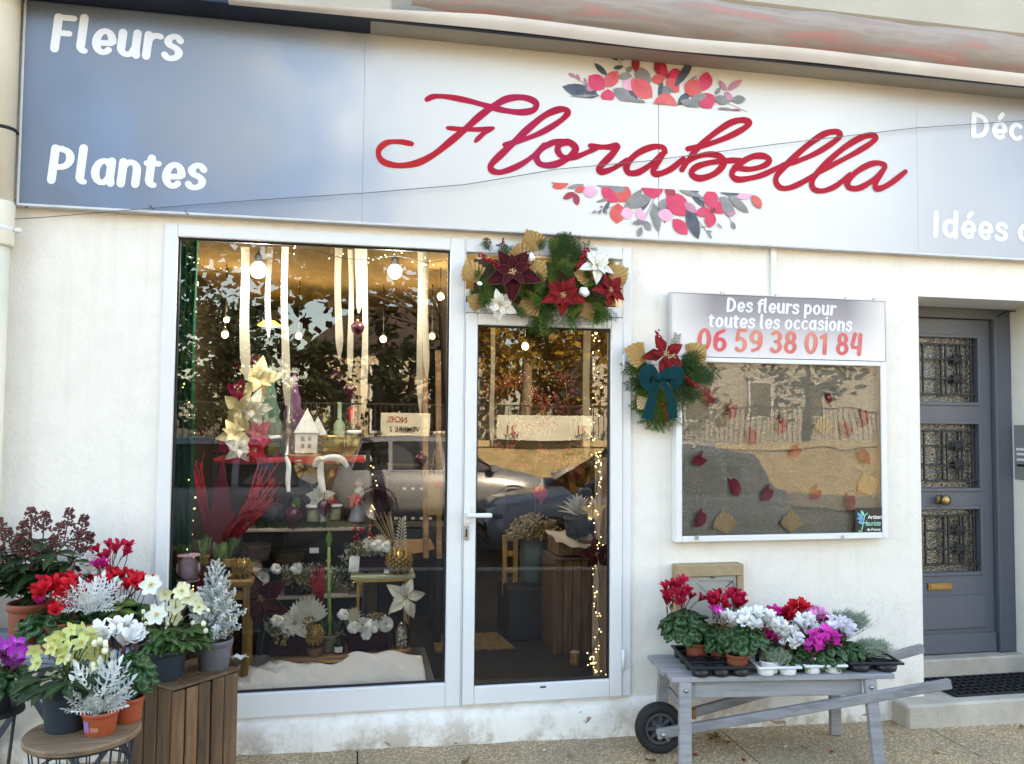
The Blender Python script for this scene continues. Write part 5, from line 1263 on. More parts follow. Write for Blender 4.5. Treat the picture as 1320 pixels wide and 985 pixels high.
for (u,v,fx) in [(112,236,-.2),(170,278,.1),(240,262,.3),(135,362,-.3),(212,372,.1),(312,332,.4),(270,290,.2),(215,330,0),(290,300,.2),(245,300,0)]:
    a_ = crp(u,v); y = q.y+random.uniform(-.07,.03); fl.append((P(*a_,y), Vector((fx,-1,random.uniform(.0,.5)))))
t = hellebore('white hellebore with yellow centres in a blue black pot on the crate', qb, .098, .125, NAVYPOT, P(226,822,q.y), (.125,.105,.075), 42, .066, fl, hc, .034, [P(*crp(u,v), q.y-.07+random.uniform(-.02,.06)) for u,v in [(80,350),(100,375),(165,320),(180,402),(285,398),(340,430),(335,465),(250,235),(145,470),(215,290),(350,345),(330,400),(80,380),(265,270),(90,400)]], wl)
for (u,v) in ((112,238),(135,362)):
    f = Vector((-.2,-1,.35)).normalized(); m = f.to_track_quat('Z','Y').to_matrix().to_4x4() @ Matrix.Scale(.046,4); m.translation = P(*crp(u,v),q.y-.09)-Vector(qb); put(hw, t, m)
potlabel(t, qb, .0975, .03, .075, R(-140), .22)
q = Pz(279,862,.501)+uy*.02; qb = (q.x,q.y,.502); random.seed(6)
fc = thing('frosted_conifer', 'small white frosted conifer in a grey pot on the crate', 'potted plant', qb); pot(fc, qb, .078, .125, GREYPOT, .78)
top_ = P(279,722,q.y); h0_ = Vector(qb)+Vector((0,0,.11)); b = MB(); b.tube([h0_, top_], [.006,.002], 5); b.build('stem', [STEM], fc)
for i in range(74):
    t_ = (i+.5)/74; a = i*2.39996; p = h0_.lerp(top_, t_*.97); r = .115*(1-t_)**.75*random.uniform(.7,1.1)+.02
    d = Vector((math.cos(a), math.sin(a), 0.75+0.5*t_)).normalized(); put(SPRIG_FROST, fc, frame_mt(p-Vector(qb), d, (-d.x*.5,-d.y*.5,1), r*1.15, random.uniform(0,6)))
b = MB(); b.grid(lambda u, v: (P(284,868,q.y).x+.03+.07*u+.012*math.sin(v*6), q.y+.08+.05*v, .503+.02*abs(math.sin(u*5+v*3))), 6, 4); tag(b.build('plastic_wrap', [WPLAST], None, qb), 'scrap of white plastic lying on the crate behind the grey pot', 'plastic scrap')
# ================================================================== flower cart
rzc = math.radians(-6.5); co = Vector((2.06,-.325,0)); CTZ = .392
ct = thing('flower_cart', 'grey painted wooden barrow bench with a black rubber wheel', 'barrow', co, rzc)
# local coordinates: x along the cart, y to the wall
def cb(name, fn, mats=(WOODG,), parent=None):
    b = MB(); fn(b); o = bpy.data.objects.new(name, b.mesh(name, list(mats))); COL.objects.link(o); o.parent = parent or ct; return o
hl_, wd_ = .545, .19
gl = gz(2.06)
for i in range(4):
    y0 = -wd_+i*.096; dx_ = (0,-.018,-.012,-.02)[i]
    cb('board', lambda b: b.box((-hl_+dx_,y0,CTZ-.024-gl*0),(hl_-(.0 if i else -.01)+dx_*.3,y0+.090,CTZ),.003))
for y in (-wd_+.035, wd_-.035): cb('side_rail', lambda b: b.box((-hl_+.09,y-.011,CTZ-.105),(hl_-.14,y+.011,CTZ-.0245),.003))
for x in (-hl_+.115, hl_-.165): cb('cross_rail', lambda b: b.box((x-.011,-wd_+.047,CTZ-.10),(x+.011,wd_-.047,CTZ-.0245),.003))
for sx in (-1,1):
    for sy in (-1,1):
        xt = -hl_+.068 if sx < 0 else hl_-.112
        cb('leg', lambda b: b.bar((xt,sy*(wd_-.012),CTZ-.0245),(xt+sx*.012+(.0 if sx<0 else .01),sy*(wd_+.028),gz(co.x+xt)+.004), .058, .03, .003, 0, (0,1,0)))
        cb('bolt', lambda b: b.lathe([(.010,0),(.010,.006),(.005,.009)], 8, (0,0,0), 0, Matrix.Translation((xt,sy*(wd_+.006),CTZ-.06)) @ Matrix.Rotation(R(90*sy*-1),4,'X')), (STEEL,))
wx, wz = -0.552, gz(1.5)+.122
cb('brace', lambda b: b.box((-hl_+.082,-wd_+.02,.20),(-hl_+.096,wd_-.02,.235),.002))
def shaft(y0, y1, x1, z1):
    return lambda b: b.bar((wx-.03,y0,wz-.008),(x1,y1,z1), .030, .046, .004)
cb('handle_shaft', shaft(-.062,-.245,.80,.361)); cb('handle_shaft', shaft(.062,.225,.95,.395))
cb('shaft_block', lambda b: b.box((-hl_+.135,-.08,.155),(-hl_+.155,-.05,.205),.002), (BENCH,))
wh = cb('wheel', lambda b: b.lathe([(.118,-.024),(.122,-.012),(.1225,0),(.122,.012),(.118,.024),(.100,.032),(.082,.030),(.078,.02),(.078,-.02),(.082,-.030),(.100,-.032),(.118,-.024)], 40, (0,0,0), 0, Matrix.Translation((wx,0,wz)) @ Matrix.Rotation(R(90),4,'X'), True, False), (M('black_tyre', (0.013,0.013,0.014), (0.022,0.022,0.022), .75, 30),))
def rimf(b):
    mt = Matrix.Translation((wx,0,wz)) @ Matrix.Rotation(R(90),4,'X')
    b.lathe([(.079,-.022),(.079,.022),(.070,.026),(.062,.022),(.062,-.022),(.079,-.022)], 40, (0,0,0), 0, mt, True, False); b.lathe([(.026,-.03),(.026,.03),(.018,.034)], 20, (0,0,0), 0, mt); b.lathe([(.064,-.004),(.064,.004)], 24, (0,0,0), 0, mt)
    for i in range(8):
        a = 2*PI*i/8; b.bar((wx+.02*math.cos(a),-.014,wz+.02*math.sin(a)),(wx+.065*math.cos(a),-.014,wz+.065*math.sin(a)), .016, .014, .002, 0, (0,1,0))
cb('rim', rimf, (M('grey_wheel_rim', (0.06,0.062,0.068), (0.05,0.05,0.055), .5),), wh)
cb('axle', lambda b: (b.tube([(wx,-.092,wz-.006),(wx,.092,wz-.006)], .007, 8), b.lathe([(.014,0),(.014,.005),(.008,.009)], 8, (0,0,0), 0, Matrix.Translation((wx,-.0795,wz-.006)) @ Matrix.Rotation(R(90),4,'X')), b.tube([(wx+.005,-.088,wz-.012),(wx+.022,-.09,wz-.03),(wx+.018,-.09,wz-.036)], .0025, 4)), (STEEL,), wh)
# ------------------------------------------------------------------ plug trays on the cart
def tray(label, cx, cy, rz, lx, ly, nx, ny, mat, hgt=.05, zz=CTZ+.0015, group='plant trays on the grey cart'):
    t = thing('plant_tray', label, 'tray', (cx,cy,zz), rz, group)
    b = MB(); z0, z1 = hgt-.012, hgt
    b.box((-lx,-ly,z0),(lx,-ly+.016,z1),.003); b.box((-lx,ly-.016,z0),(lx,ly,z1),.003); b.box((-lx,-ly+.0164,z0),(-lx+.016,ly-.0164,z1),.003); b.box((lx-.016,-ly+.0164,z0),(lx,ly-.0164,z1),.003)
    for i in range(1,nx): x = -lx+2*lx*i/nx; b.box((x-.010,-ly+.0165,z0+.002),(x+.010,ly-.0165,z1-.002),.002)
    for j in range(1,ny):
        y = -ly+2*ly*j/ny
        for i in range(nx): b.box((-lx+2*lx*i/nx+.0105+.006*(i==0),y-.008,z0+.003),(-lx+2*lx*(i+1)/nx-.0105-.006*(i==nx-1),y+.008,z1-.003),.002)
    o = bpy.data.objects.new('rim', b.mesh('rim', mat)); COL.objects.link(o); o.parent = t
    rr = min(lx/nx, ly/ny)-.004; b = MB(); b.lathe([(0,0.001),(rr*.86,0.0),(rr*.88,.004),(rr,z0),(rr*.94,z0),(rr*.82,.005),(0,.005)], 18, (0,0,0), 0, None, True, False); me = b.mesh('cup', mat)
    for i in range(nx):
        for j in range(ny): put(me, t, Matrix.Translation((-lx+2*lx*(i+.5)/nx, -ly+2*ly*(j+.5)/ny, 0)), 'cup')
    return t
def TC(lx, ly): v = Matrix.Rotation(rzc,3,'Z') @ Vector((lx,ly,0)); return (co.x+v.x, co.y+v.y)
x_, y_ = TC(-.30,-.015); tray('black plastic pot tray at the wheel end of the grey cart', x_, y_, rzc, .145, .195, 3, 4, DARK)
x_, y_ = TC(-.02,-.06); tray('white plastic tray in the middle of the grey cart', x_, y_, rzc, .108, .145, 2, 3, WPLAST, .045)
x_, y_ = TC(.215,-.045); tray('white plastic tray under the magenta cyclamens', x_, y_, rzc, .108, .145, 2, 3, WPLAST, .045)
x_, y_ = TC(.48,-.05); tray('black plastic tray overhanging the handle end of the grey cart', x_, y_, rzc-.05, .135, .13, 2, 2, DARK, .05)
CZ = CTZ+.008
def cp(lx, ly): x, y = TC(lx, ly); return (x, y, CZ)
def CYC(label, lx, ly, pr, ph, pm, fol, frad, nl, ls, gr):
    b_ = cp(lx, ly); y = b_[1]
    cyclamen(label, b_, pr, ph, pm, P(fol[0],fol[1],y-.01), frad, nl, ls, [(P(u,v,y-.02+dy),rad,n,m,s_,fr) for (u,v,dy,rad,n,m,s_,fr) in gr], 'cyclamens in the trays on the grey cart')
random.seed(31)
CYC('crimson cyclamen with silvery leaves nearest the wheel end of the cart', -.345, .05, .058, .095, TERRA, (884,812), (.135,.10,.100), 58, .064, [(872,768,0,(.08,.05,.065),14,P_CRIM,1.25,0),(898,775,-.02,(.012,.01,.012),1,P_CRIM,1.0,0)])
CYC('crimson cyclamen in front of the meter cabinet on the cart', -.235, .02, .055, .09, TERRA, (925,826), (.10,.09,.09), 46, .060, [(935,777,0,(.10,.05,.045),15,P_CRIM,1.25,0),(924,791,-.05,(.02,.02,.012),2,P_PINK,1.0,0)])
CYC('large white cyclamen in a terracotta pot at the front of the black tray', -.205, -.135, .052, .085, TERRA, (960,828), (.115,.09,.085), 52, .056, [(972,803,-.01,(.10,.06,.05),18,P_WHITE,1.2,.5),(936,798,-.03,(.02,.02,.015),3,P_WHITE,1.1,.5),(1000,812,0,(.05,.04,.03),7,P_WHITE,1.1,.5)])
GM = .032
CYC('small fuchsia cyclamen standing behind the big white one on the cart', -.04, .06, .042, .07, DARK, (1002,825), (.07,.06,.05), 22, .042, [(1000,795,0,(.048,.04,.022),10,P_CRIM,.95,.6),(996,793,-.02,(.035,.03,.018),6,P_FUCH,.95,.6)])
CYC('dark red fringed cyclamen at the back of the cart', .075, .05, .042, .07, DARK, (1028,825), (.07,.06,.05), 22, .042, [(1019,797,0,(.04,.035,.05),14,P_RED,.95,.7),(1030,784,0,(.035,.03,.025),9,P_RED,.95,.7)])
CYC('small rose red cyclamen low down between two white ones', -.055, -.075, .04, .065, DARK, (998,843), (.06,.05,.035), 18, .038, [(992,822,-.02,(.035,.03,.035),11,P_FUCH,.9,.6)])
CYC('small pure white cyclamen above the front white tray', .03, -.10, .042, .065, WPLAST, (1026,846), (.095,.065,.065), 46, .046, [(1019,826,-.02,(.065,.04,.045),24,P_WHITE,.85,.5)])
CYC('pale pink cyclamen behind the white ones at the back of the cart', .16, .045, .042, .07, DARK, (1052,828), (.07,.06,.05), 20, .042, [(1046,795,0,(.05,.035,.03),11,P_LPINK,.95,.6),(1062,803,0,(.02,.02,.02),4,P_FUCH,.9,.6)])
CYC('white cyclamen standing under the pale pink one', .125, -.03, .042, .07, DARK, (1042,832), (.06,.05,.045), 20, .042, [(1037,806,0,(.045,.035,.032),12,P_WHITE,1.0,.7)])
CYC('magenta cyclamen at the front right of the cart', .185, -.115, .042, .065, WPLAST, (1064,850), (.125,.075,.065), 62, .050, [(1061,825,-.01,(.06,.04,.036),18,P_PINK,1.05,.6),(1050,836,-.03,(.035,.03,.032),8,P_PINK,.9,.6)])
CYC('lilac white fringed cyclamen at the right of the magenta one', .265, -.05, .045, .07, WPLAST, (1094,844), (.105,.075,.07), 56, .048, [(1080,813,0,(.068,.045,.045),22,petal('lilac_white_petal',(0.78,0.74,0.82),(0.84,0.82,0.85)),1.05,.7)])
random.seed(14)
b_ = cp(.37,.08); wiry('tall silvery wire bush at the back of the cart', b_, .045, .07, DARK, P(1098,800,b_[1]), (.125,.09,.085), 260, 'silver wire bushes on the cart')
b_ = cp(.445,-.045); wiry('low silvery wire bush in the black tray near the cart handles', b_, .055, .065, DARK, P(1126,838,b_[1]), (.125,.09,.075), 260, 'silver wire bushes on the cart')
b_ = cp(-.05,-.145); wiry('pale wire bush at the front of the white middle tray', b_, .045, .055, WPLAST, P(1000,848,b_[1]), (.09,.065,.07), 200, 'silver wire bushes on the cart')
b_ = cp(.13,-.13); c = P(1036,858,b_[1])
yv = thing('ivy_plant', 'small yellow green leafy plant between the white trays of the cart', 'potted plant', b_); pot(yv, b_, .04, .05, DARK); leaf_dome(yv, c, (.055,.05,.035), 26, .038, LEAF_LIME, -.3)
# plant tag in the pink group
q = P(1060,808,-.36); b = MB(); b.box((-.016,-.001,-.026),(.016,.001,.026),.0005, 0, Matrix.Translation(q) @ Matrix.Rotation(.25,4,'Y')); b.box((-.003,-.001,-.08),(.003,.001,-.026), 0, 1, Matrix.Translation(q) @ Matrix.Rotation(.25,4,'Y')); tag(b.build('plant_tag', [M('dark_tag', (0.05,0.06,0.07), (0.3,0.3,0.3), .4, 60), WPLAST], None, q), 'dark plant label stuck among the pink cyclamens', 'plant tag')
# ================================================================== swag over the shop door
def sw(x, y, Y=-.075): return P(600+x/6.0, 290+y/6.0, Y)
random.seed(17)
sg = thing('door_swag', 'festive swag of gold palm leaves, poinsettias and fir hung above the shop door', 'swag', sw(620,400,-.03)); O = Vector(sg.location)
b = MB(); a_, c_ = sw(15,600,-.035), sw(1190,260,-.035); b.box((a_.x+.03,-.045,a_.z+.05),(c_.x-.035,-.034,c_.z-.04),.002); b.build('backing_board', [M('dark_brown_board', (0.07,0.04,0.02), (0.05,0.03,0.015), .8, 9)], sg)
def palm(par, mp, b0, t0, Y, me=PALM_G, k=1.0, face=(0,-1,.15)):
    p = mp(*b0, Y); q = mp(*t0, Y-.012); L_ = (q-p).length*k; put(me, par, frame_mt(p-wloc(par), q-p, Vector(face)+rv(.15), L_), 'palm_leaf')
def fir(par, mp, b0, t0, Y, n=5, me=None, spread=.5, ln=1.0):
    p = mp(*b0, Y); q = mp(*t0, Y-.02); d = q-p
    for i in range(n):
        dd = d+Vector((random.uniform(-spread,spread),random.uniform(-.4,.15),random.uniform(-spread,spread)))*d.length
        s_ = p+d*random.uniform(0,.35)
        put(me or random.choice((SPRIG_T,SPRIG_D)), par, frame_mt(s_-wloc(par), dd, Vector((random.uniform(-.5,.5),-1,.3)), d.length*random.uniform(.7,1.05)*ln))
for a_ in [((620,400),(150,230),-.055),((620,420),(120,560),-.055),((640,420),(350,620),-.055),((640,400),(640,760),-.06),((660,400),(1120,700),-.055),((660,390),(1000,220),-.05),((640,400),(760,120),-.05)]: fir(sg, sw, *a_, 7, None, .25, .75)
for a_, n in [(((200,230),(150,120),-.06),6),(((780,320),(740,100),-.065),9),(((850,300),(830,90),-.065),7),(((650,380),(670,470),-.09),6),(((630,560),(560,800),-.08),9),(((500,540),(430,520),-.09),7),(((170,400),(190,590),-.08),9),(((820,620),(840,770),-.075),7),(((1040,590),(1130,740),-.075),9),(((1010,620),(1010,760),-.07),5),(((620,600),(690,650),-.08),6)]: fir(sg, sw, *a_, n, SPRIG_D if a_[0][0] > 700 and a_[1][1] < 200 else None)
for a_ in [((560,205),(470,25),-.085),((435,310),(425,115),-.095),((90,450),(5,255),-.085),((140,630),(5,555),-.085),((490,420),(625,275),-.115),((590,590),(400,640),-.085),((1110,430),(1265,330),-.09),((1000,405),(830,372),-.085),((885,705),(1005,605),-.085)]: palm(sg, sw, *a_)
for a_, n in [(((560,330),(560,520),-.12),5),(((640,420),(560,500),-.125),6),(((700,470),(640,330),-.12),6),(((860,430),(760,300),-.115),7),(((900,470),(1010,430),-.11),5),(((200,470),(150,640),-.11),7),(((160,330),(180,560),-.1),6),(((480,520),(600,620),-.12),7),(((900,560),(820,690),-.11),7),(((960,590),(1080,690),-.11),7),(((420,200),(520,330),-.1),4),(((640,250),(690,130),-.09),6),(((120,300),(60,420),-.07),6),(((250,250),(330,150),-.08),6),(((330,480),(300,620),-.1),6),(((560,230),(600,110),-.08),5),(((1000,300),(1120,250),-.075),6),(((1080,420),(1190,480),-.075),6),(((760,330),(880,300),-.1),6),(((900,330),(960,420),-.1),5),(((360,600),(450,700),-.09),5),(((80,480),(60,600),-.07),5)]: fir(sg, sw, *a_, n, None, .35, .9)
for (x,y,r,k,Y,fc) in [(365,365,.140,'burg',-.145,(-.15,-1,.1)),(270,615,.088,'white',-.12,(-.2,-1,-.25)),(1010,320,.10,'white',-.11,(.2,-1,.3)),(755,545,.115,'red',-.14,(-.1,-1,.05)),(1120,505,.098,'red',-.135,(.3,-1,.1))]: poinsettia(sg, sw(x,y,Y), r, k, fc, spin=random.random()*6)
for (x,y,r) in ((495,250,.025),(915,520,.026),(110,455,.012)):
    b = MB(); q = sw(x,y,-.115)
    for k in range(6): a = k*2.4; b.ball(q+Vector((r*.5*math.cos(a),-.008*(k%3),r*.5*math.sin(a))), r*.62, 8, 6)
    b.build('cotton_boll', [COTTON], sg)
berries(sg, berry_pts(sw(105,225,-.1), sw(265,320,-.11)-sw(105,225,-.1), .032*1.05, .012, 26) if False else berry_pts(sw(105,225,-.1), sw(265,320,-.11)-sw(105,225,-.1), (sw(265,320,-.11)-sw(105,225,-.1)).length, .011, 30), .0062)
v_ = sw(950,175,-.1)-sw(860,335,-.11); berries(sg, berry_pts(sw(860,335,-.11), v_, v_.length, .016, 46), .0062)
v_ = sw(820,590,-.14)-sw(730,610,-.14); berries(sg, berry_pts(sw(730,610,-.15), v_, v_.length, .014, 18), .0065)
v_ = sw(300,110,-.1)-sw(260,170,-.1); berries(sg, berry_pts(sw(260,170,-.1), v_, v_.length, .014, 16), .005, 'dried_bud', SKIMB); berries(sg, berry_pts(sw(150,125,-.09), Vector((1,0,.2)), .03, .014, 12), .005, 'dried_bud', SKIMB)
# ================================================================== wreath left of the notice case
def wr(x, y, Y=-.08): return P(790+x/7.036, 420+y/7.036, Y)
random.seed(23)
wt = thing('wall_bouquet', 'fir bouquet with a teal bow and one red poinsettia hung left of the notice case', 'wreath', wr(440,480,-.03)); O = Vector(wt.location)
for a_, n in [(((430,350),(130,380),-.06),9),(((430,420),(190,560),-.06),10),(((430,460),(200,740),-.06),11),(((450,480),(360,900),-.065),10),(((480,480),(500,920),-.065),9),(((500,470),(640,760),-.06),11),(((520,420),(760,640),-.06),10),(((560,360),(900,470),-.075),9),(((560,340),(800,250),-.07),8),(((520,300),(620,110),-.06),4),(((650,300),(820,400),-.09),8),(((420,600),(520,720),-.10),5)]: fir(wt, wr, *a_, n, SPRIG_D if random.random() < .6 else SPRIG_T, .28, .85)
palm(wt, wr, (315,305), (95,205), -.10); palm(wt, wr, (680,310), (850,165), -.075); palm(wt, wr, (310,650), (225,760), -.09, PALM_N)
poinsettia(wt, wr(475,262,-.135), .118, 'red', (-.05,-1,.1), spin=.3, n=(5,3))
b = MB()
for p in berry_pts(wr(480,310,-.155), wr(560,280,-.155)-wr(480,310,-.155), .055, .014, 16): b.ball(p, .0045, 6, 4)
b.build('gold_beads', [M('pale_gold_bead', (0.6,0.42,0.22), None, .35)], wt)
v_ = wr(400,40,-.09)-wr(440,170,-.11); berries(wt, berry_pts(wr(440,170,-.11), v_, v_.length, .013, 30), .0055)
v_ = wr(780,560,-.1)-wr(620,440,-.1); berries(wt, berry_pts(wr(620,440,-.1), v_, v_.length, .014, 38), .0055)
v_ = wr(480,850,-.09)-wr(460,690,-.1); berries(wt, berry_pts(wr(460,690,-.1), v_, v_.length, .013, 30), .0055)
c0 = wr(410,470,-.15)
b = MB(); b.ball(c0, .022, 10, 7, 0, (1,.8,1.1)); bow = b.build('bow', [TEAL], wt)
def strip(pts, wds, name='loop', mat=TEAL, par=None, tilt=0.0):
    b = MB(); pts = smooth3(pts, 5); n = len(pts)
    vs = []
    for i, p in enumerate(pts):
        d = (pts[min(n-1,i+1)]-pts[max(0,i-1)]).normalized(); s_ = d.cross(Vector((0,1,0)))
        if s_.length < .2: s_ = Vector((0,0,1))
        s_.normalize(); s_ = (s_+Vector((0,-tilt,0))).normalized(); w_ = wds[0]+(wds[1]-wds[0])*math.sin(PI*i/(n-1)) if len(wds) == 2 else wds[0]+(wds[2]-wds[0])*i/(n-1)
        vs += [p+s_*w_/2, p-s_*w_/2]
    b.add(vs, [(2*i,2*i+1,2*i+3,2*i+2) for i in range(n-1)], 0, True); return b.build(name, [mat], par)
def smooth3(pts, n):
    pts = [Vector(p) for p in pts]; out = []; k = len(pts)
    for i in range(k-1):
        p0 = pts[max(0,i-1)]; p1 = pts[i]; p2 = pts[i+1]; p3 = pts[min(k-1,i+2)]
        for j in range(n):
            t = j/n; out.append(0.5*((2*p1)+(p2-p0)*t+(2*p0-5*p1+4*p2-p3)*t*t+(3*p1-p0-3*p2+p3)*t**3))
    return out+[pts[-1]]
strip([c0, wr(350,395,-.165), wr(300,420,-.175), wr(290,520,-.165), wr(345,590,-.15)], (.020,.062), 'loop', TEAL, bow)
strip([c0, wr(350,560,-.15), wr(345,595,-.145), wr(375,520,-.14), c0], (.020,.05), 'loop', TEAL, bow)
strip([c0, wr(500,430,-.17), wr(590,430,-.17), wr(570,520,-.16), wr(545,570,-.15)], (.022,.075), 'loop', TEAL, bow)
strip([c0, wr(520,480,-.14), wr(560,520,-.14), wr(550,575,-.148)], (.020,.055), 'loop', TEAL, bow)
strip([c0, wr(380,570,-.145), wr(345,700,-.135), wr(310,850,-.13)], (.030,0,.062), 'tail', TEAL, bow)
strip([c0, wr(470,540,-.15), wr(525,660,-.14), wr(550,840,-.13)], (.026,0,.050), 'tail', TEAL, bow)
# ================================================================== fallen leaves on the pavement
DRY = M('dry_plane_leaf', (0.32,0.17,0.05), (0.22,0.11,0.035), .8, 20, rnd=.3)
def maple():
    b = MB(); vs = [(0,0,.01)]; n = 26
    for j in range(n+1):
        a = -2.6+5.2*j/n; k = abs(math.cos(a*2.1))**1.2; r = .35+.65*k*(1-.25*abs(a)/2.6)*(1 if j % 2 else .86)
        vs.append((r*math.sin(a)*.6, r*math.cos(a)*.6, .10*math.sin(j*1.7)+.10*k))
    b.add(vs, [(0,j,j+1) for j in range(1,n+1)], 0, True); b.tube([(0,0,.01),(0,-.5,.06)], .012, 3); return b.mesh('fallen_leaf', DRY)
ml = maple(); random.seed(9)
for k, (u, v, s_, l) in enumerate([(922,951,.085,'curled dry brown leaf beside the front leg of the cart'),(934,957,.07,'dry orange leaf lying just right of the cart leg'),(838,981,.06,'dry leaf on the pavement just under the cart wheel'),(1036,964,.03,'small dry leaf under the middle of the cart'),(1148,945,.035,'small dry leaf on the pavement near the step'),(590,958,.04,'dry leaf at the foot of the wall below the shop door'),(600,982,.05,'dry leaf on the pavement in front of the shop door'),(1318,938,.05,'yellow leaf on the pavement right of the step'),(1205,970,.04,'brown leaf on the pavement in front of the step'),(735,975,.03,'tiny dry leaf on the pavement right of the shop door')]):
    q = Pz(u, v, gz(P(u,v,-.3).x)+.006); o = bpy.data.objects.new('fallen_leaf', ml); COL.objects.link(o); o.location = q+Vector((0,0,.004)); o.rotation_euler = (random.uniform(-.3,.3),random.uniform(-.3,.3),random.uniform(0,6)); o.scale = (s_,)*3
    tag(o, l, 'leaf', 'fallen leaves on the pavement')

pt_ = leaf_mb(3,.8,.2,.2).mesh('fallen_petal', P_CRIM); pw_ = leaf_mb(3,.8,.2,.2).mesh('fallen_petal', P_WHITE); random.seed(12)
for k, (u, v, me, l) in enumerate([(893,972,pt_,'fallen crimson petal on the pavement right of the cart wheel'),(960,978,pt_,'fallen crimson petal under the near end of the cart'),(1010,962,pw_,'fallen white petal under the middle of the cart'),(1068,968,pt_,'fallen crimson petal left of the right cart leg'),(1100,950,pw_,'fallen white petal between the two right cart legs'),(700,968,pw_,'fallen white petal on the pavement below the shop door')]):
    q = Pz(u, v, gz(P(u,v,-.3).x)+.006); o = bpy.data.objects.new('fallen_petal', me); COL.objects.link(o); o.location = q; o.rotation_euler = (random.uniform(-.2,.2),random.uniform(-.2,.2),random.uniform(0,6)); o.scale = (.026,)*3
    tag(o, l, 'petal', 'fallen petals on the pavement')
# ================================================================== inside the shop
FZ = 0.168; CEIL = 2.76; BY = 4.6; LX, RX = -1.25, 2.75
def slab(name, lo, hi, mat): b = MB(); b.box(lo, hi); o = b.build(name, [mat], None, lo); o['kind'] = 'structure'; return o
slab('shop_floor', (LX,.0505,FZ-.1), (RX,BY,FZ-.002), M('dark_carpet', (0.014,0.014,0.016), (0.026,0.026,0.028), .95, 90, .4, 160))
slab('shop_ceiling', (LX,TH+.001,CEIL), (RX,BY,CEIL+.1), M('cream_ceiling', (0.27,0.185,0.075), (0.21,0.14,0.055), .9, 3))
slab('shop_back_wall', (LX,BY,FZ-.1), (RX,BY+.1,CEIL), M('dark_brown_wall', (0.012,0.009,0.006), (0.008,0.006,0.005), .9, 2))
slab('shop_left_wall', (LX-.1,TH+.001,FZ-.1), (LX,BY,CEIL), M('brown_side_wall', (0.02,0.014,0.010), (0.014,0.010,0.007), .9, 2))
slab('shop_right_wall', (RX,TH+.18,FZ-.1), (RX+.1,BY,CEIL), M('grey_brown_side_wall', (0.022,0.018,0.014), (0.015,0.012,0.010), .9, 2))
def Wd_(px, Y): return px*(Y+4.1)/1040
WARM = (1.0, 0.80, 0.52)
BULB = EM('warm_bulb_glow', (1.0,0.80,0.42), 0.30); GLOBE = EM('white_globe_glow', (1.0,0.93,0.78), 0.32); FAIRY = EM('fairy_light_glow', (1.0,0.76,0.38), 0.5, False)
def pendant(label, u, v, Y, rpx, mat, watt, name='pendant_lamp', cat='lamp', col=WARM):
    q = P(u, v, Y); r = Wd_(rpx, Y)*.8; t = thing(name, label, cat, q, 0, 'pendant lamps under the shop ceiling')
    b = MB(); b.ball(q, r, 14, 10, 0, (1,1,1.08)); b.build('bulb', [mat], t)
    b = MB(); b.lathe([(r*.45,r*.95),(r*.5,r*1.0),(r*.5,r*1.8),(r*.2,r*2.1)], 10, tuple(q)); b.build('socket', [DARK], t)
    b = MB(); b.tube([q+Vector((0,0,r*2)), (q.x,q.y,CEIL)], .004, 5); b.build('cord', [CABLE], t)
    l = bpy.data.lights.new('bulb_light', 'POINT'); l.energy = watt*1.0; l.color = (.86,.93,1.0) if mat is GLOBE else col; l.shadow_soft_size = r
    o = bpy.data.objects.new('bulb_light', l); COL.objects.link(o); o.parent = t; o.location = (0,-r*1.6,-r*1.3)
for a in [('upper of two small bulbs hanging close together at the left of the window',292,412,2.4,4.5,BULB,1.6),('lower of two small bulbs hanging close together at the left of the window',290,431,2.3,5.5,BULB,1.6),('large white globe lamp near the left cream ribbons',333,348,.34,12.5,GLOBE,2.8),
          ('large white globe lamp near the right ribbons',509,350,.34,11.5,GLOBE,2.8),('small bulb hanging right of the longest left ribbon',385,433,2.9,5,BULB,1.6),('small bulb hanging in the middle of the window right half',494,437,2.9,5.5,BULB,1.6),
          ('bare bulb hanging near the right edge of the window',568,382,2.0,6,BULB,1.6),('small bulb half behind the right cream ribbon',557,433,2.8,5,BULB,1.2),('bulb hanging behind the shop door glass',677,446,2.0,6,BULB,1.8)]:
    pendant(*a)
q = P(347,420,3.6); t = thing('disc_lamp', 'flat yellow glowing disc lamp deep in the shop behind the ribbons', 'lamp', q); b = MB(); b.lathe([(0.0,.05),(.05,.045),(.10,.01),(.102,.0),(.0,-.001)], 24, tuple(q)); b.build('shade', [EM('yellow_disc_glow', (1.0,.62,.06), 1.0)], t); b = MB(); b.tube([q+Vector((0,0,.04)),(q.x,q.y,CEIL)], .004, 5); b.build('cord', [CABLE], t)
# ------------------------------------------------------------------ curtain and fairy lights
VEL = M('green_velvet', (0.006,0.075,0.040), (0.003,0.045,0.025), .8, 5, spec=.1)
def curtain(label, u0, u1, v0, v1, Y, mat, nf=4, name='curtain', amp=.02):
    a, c = P(u0,v0,Y), P(u1,v1,Y); x0, x1 = P(u0,(v0+v1)/2,Y).x, P(u1,(v0+v1)/2,Y).x
    b = MB(); b.grid(lambda u, v: (x0+(x1-x0)*u+.006*math.sin(v*7+u*3), Y+amp*math.sin(u*nf*2*PI+v*1.5)+.008*math.sin(v*9), a.z+(c.z-a.z)*v), 34, 16)
    return tag(b.build(name, [mat], None, (x0,Y,c.z)), label, 'curtain' if name == 'curtain' else 'drape')
curtain('dark green velvet curtain at the left edge of the window', 222, 250, 304, 765, .13, VEL)
curtain('white drape behind the fairy lights at the right of the shop door', 766, 792, 590, 880, .32, M('warm_white_drape', (0.62,0.52,0.46), (0.55,0.45,0.40), .8, 5, trans=.2), 3, 'drape')
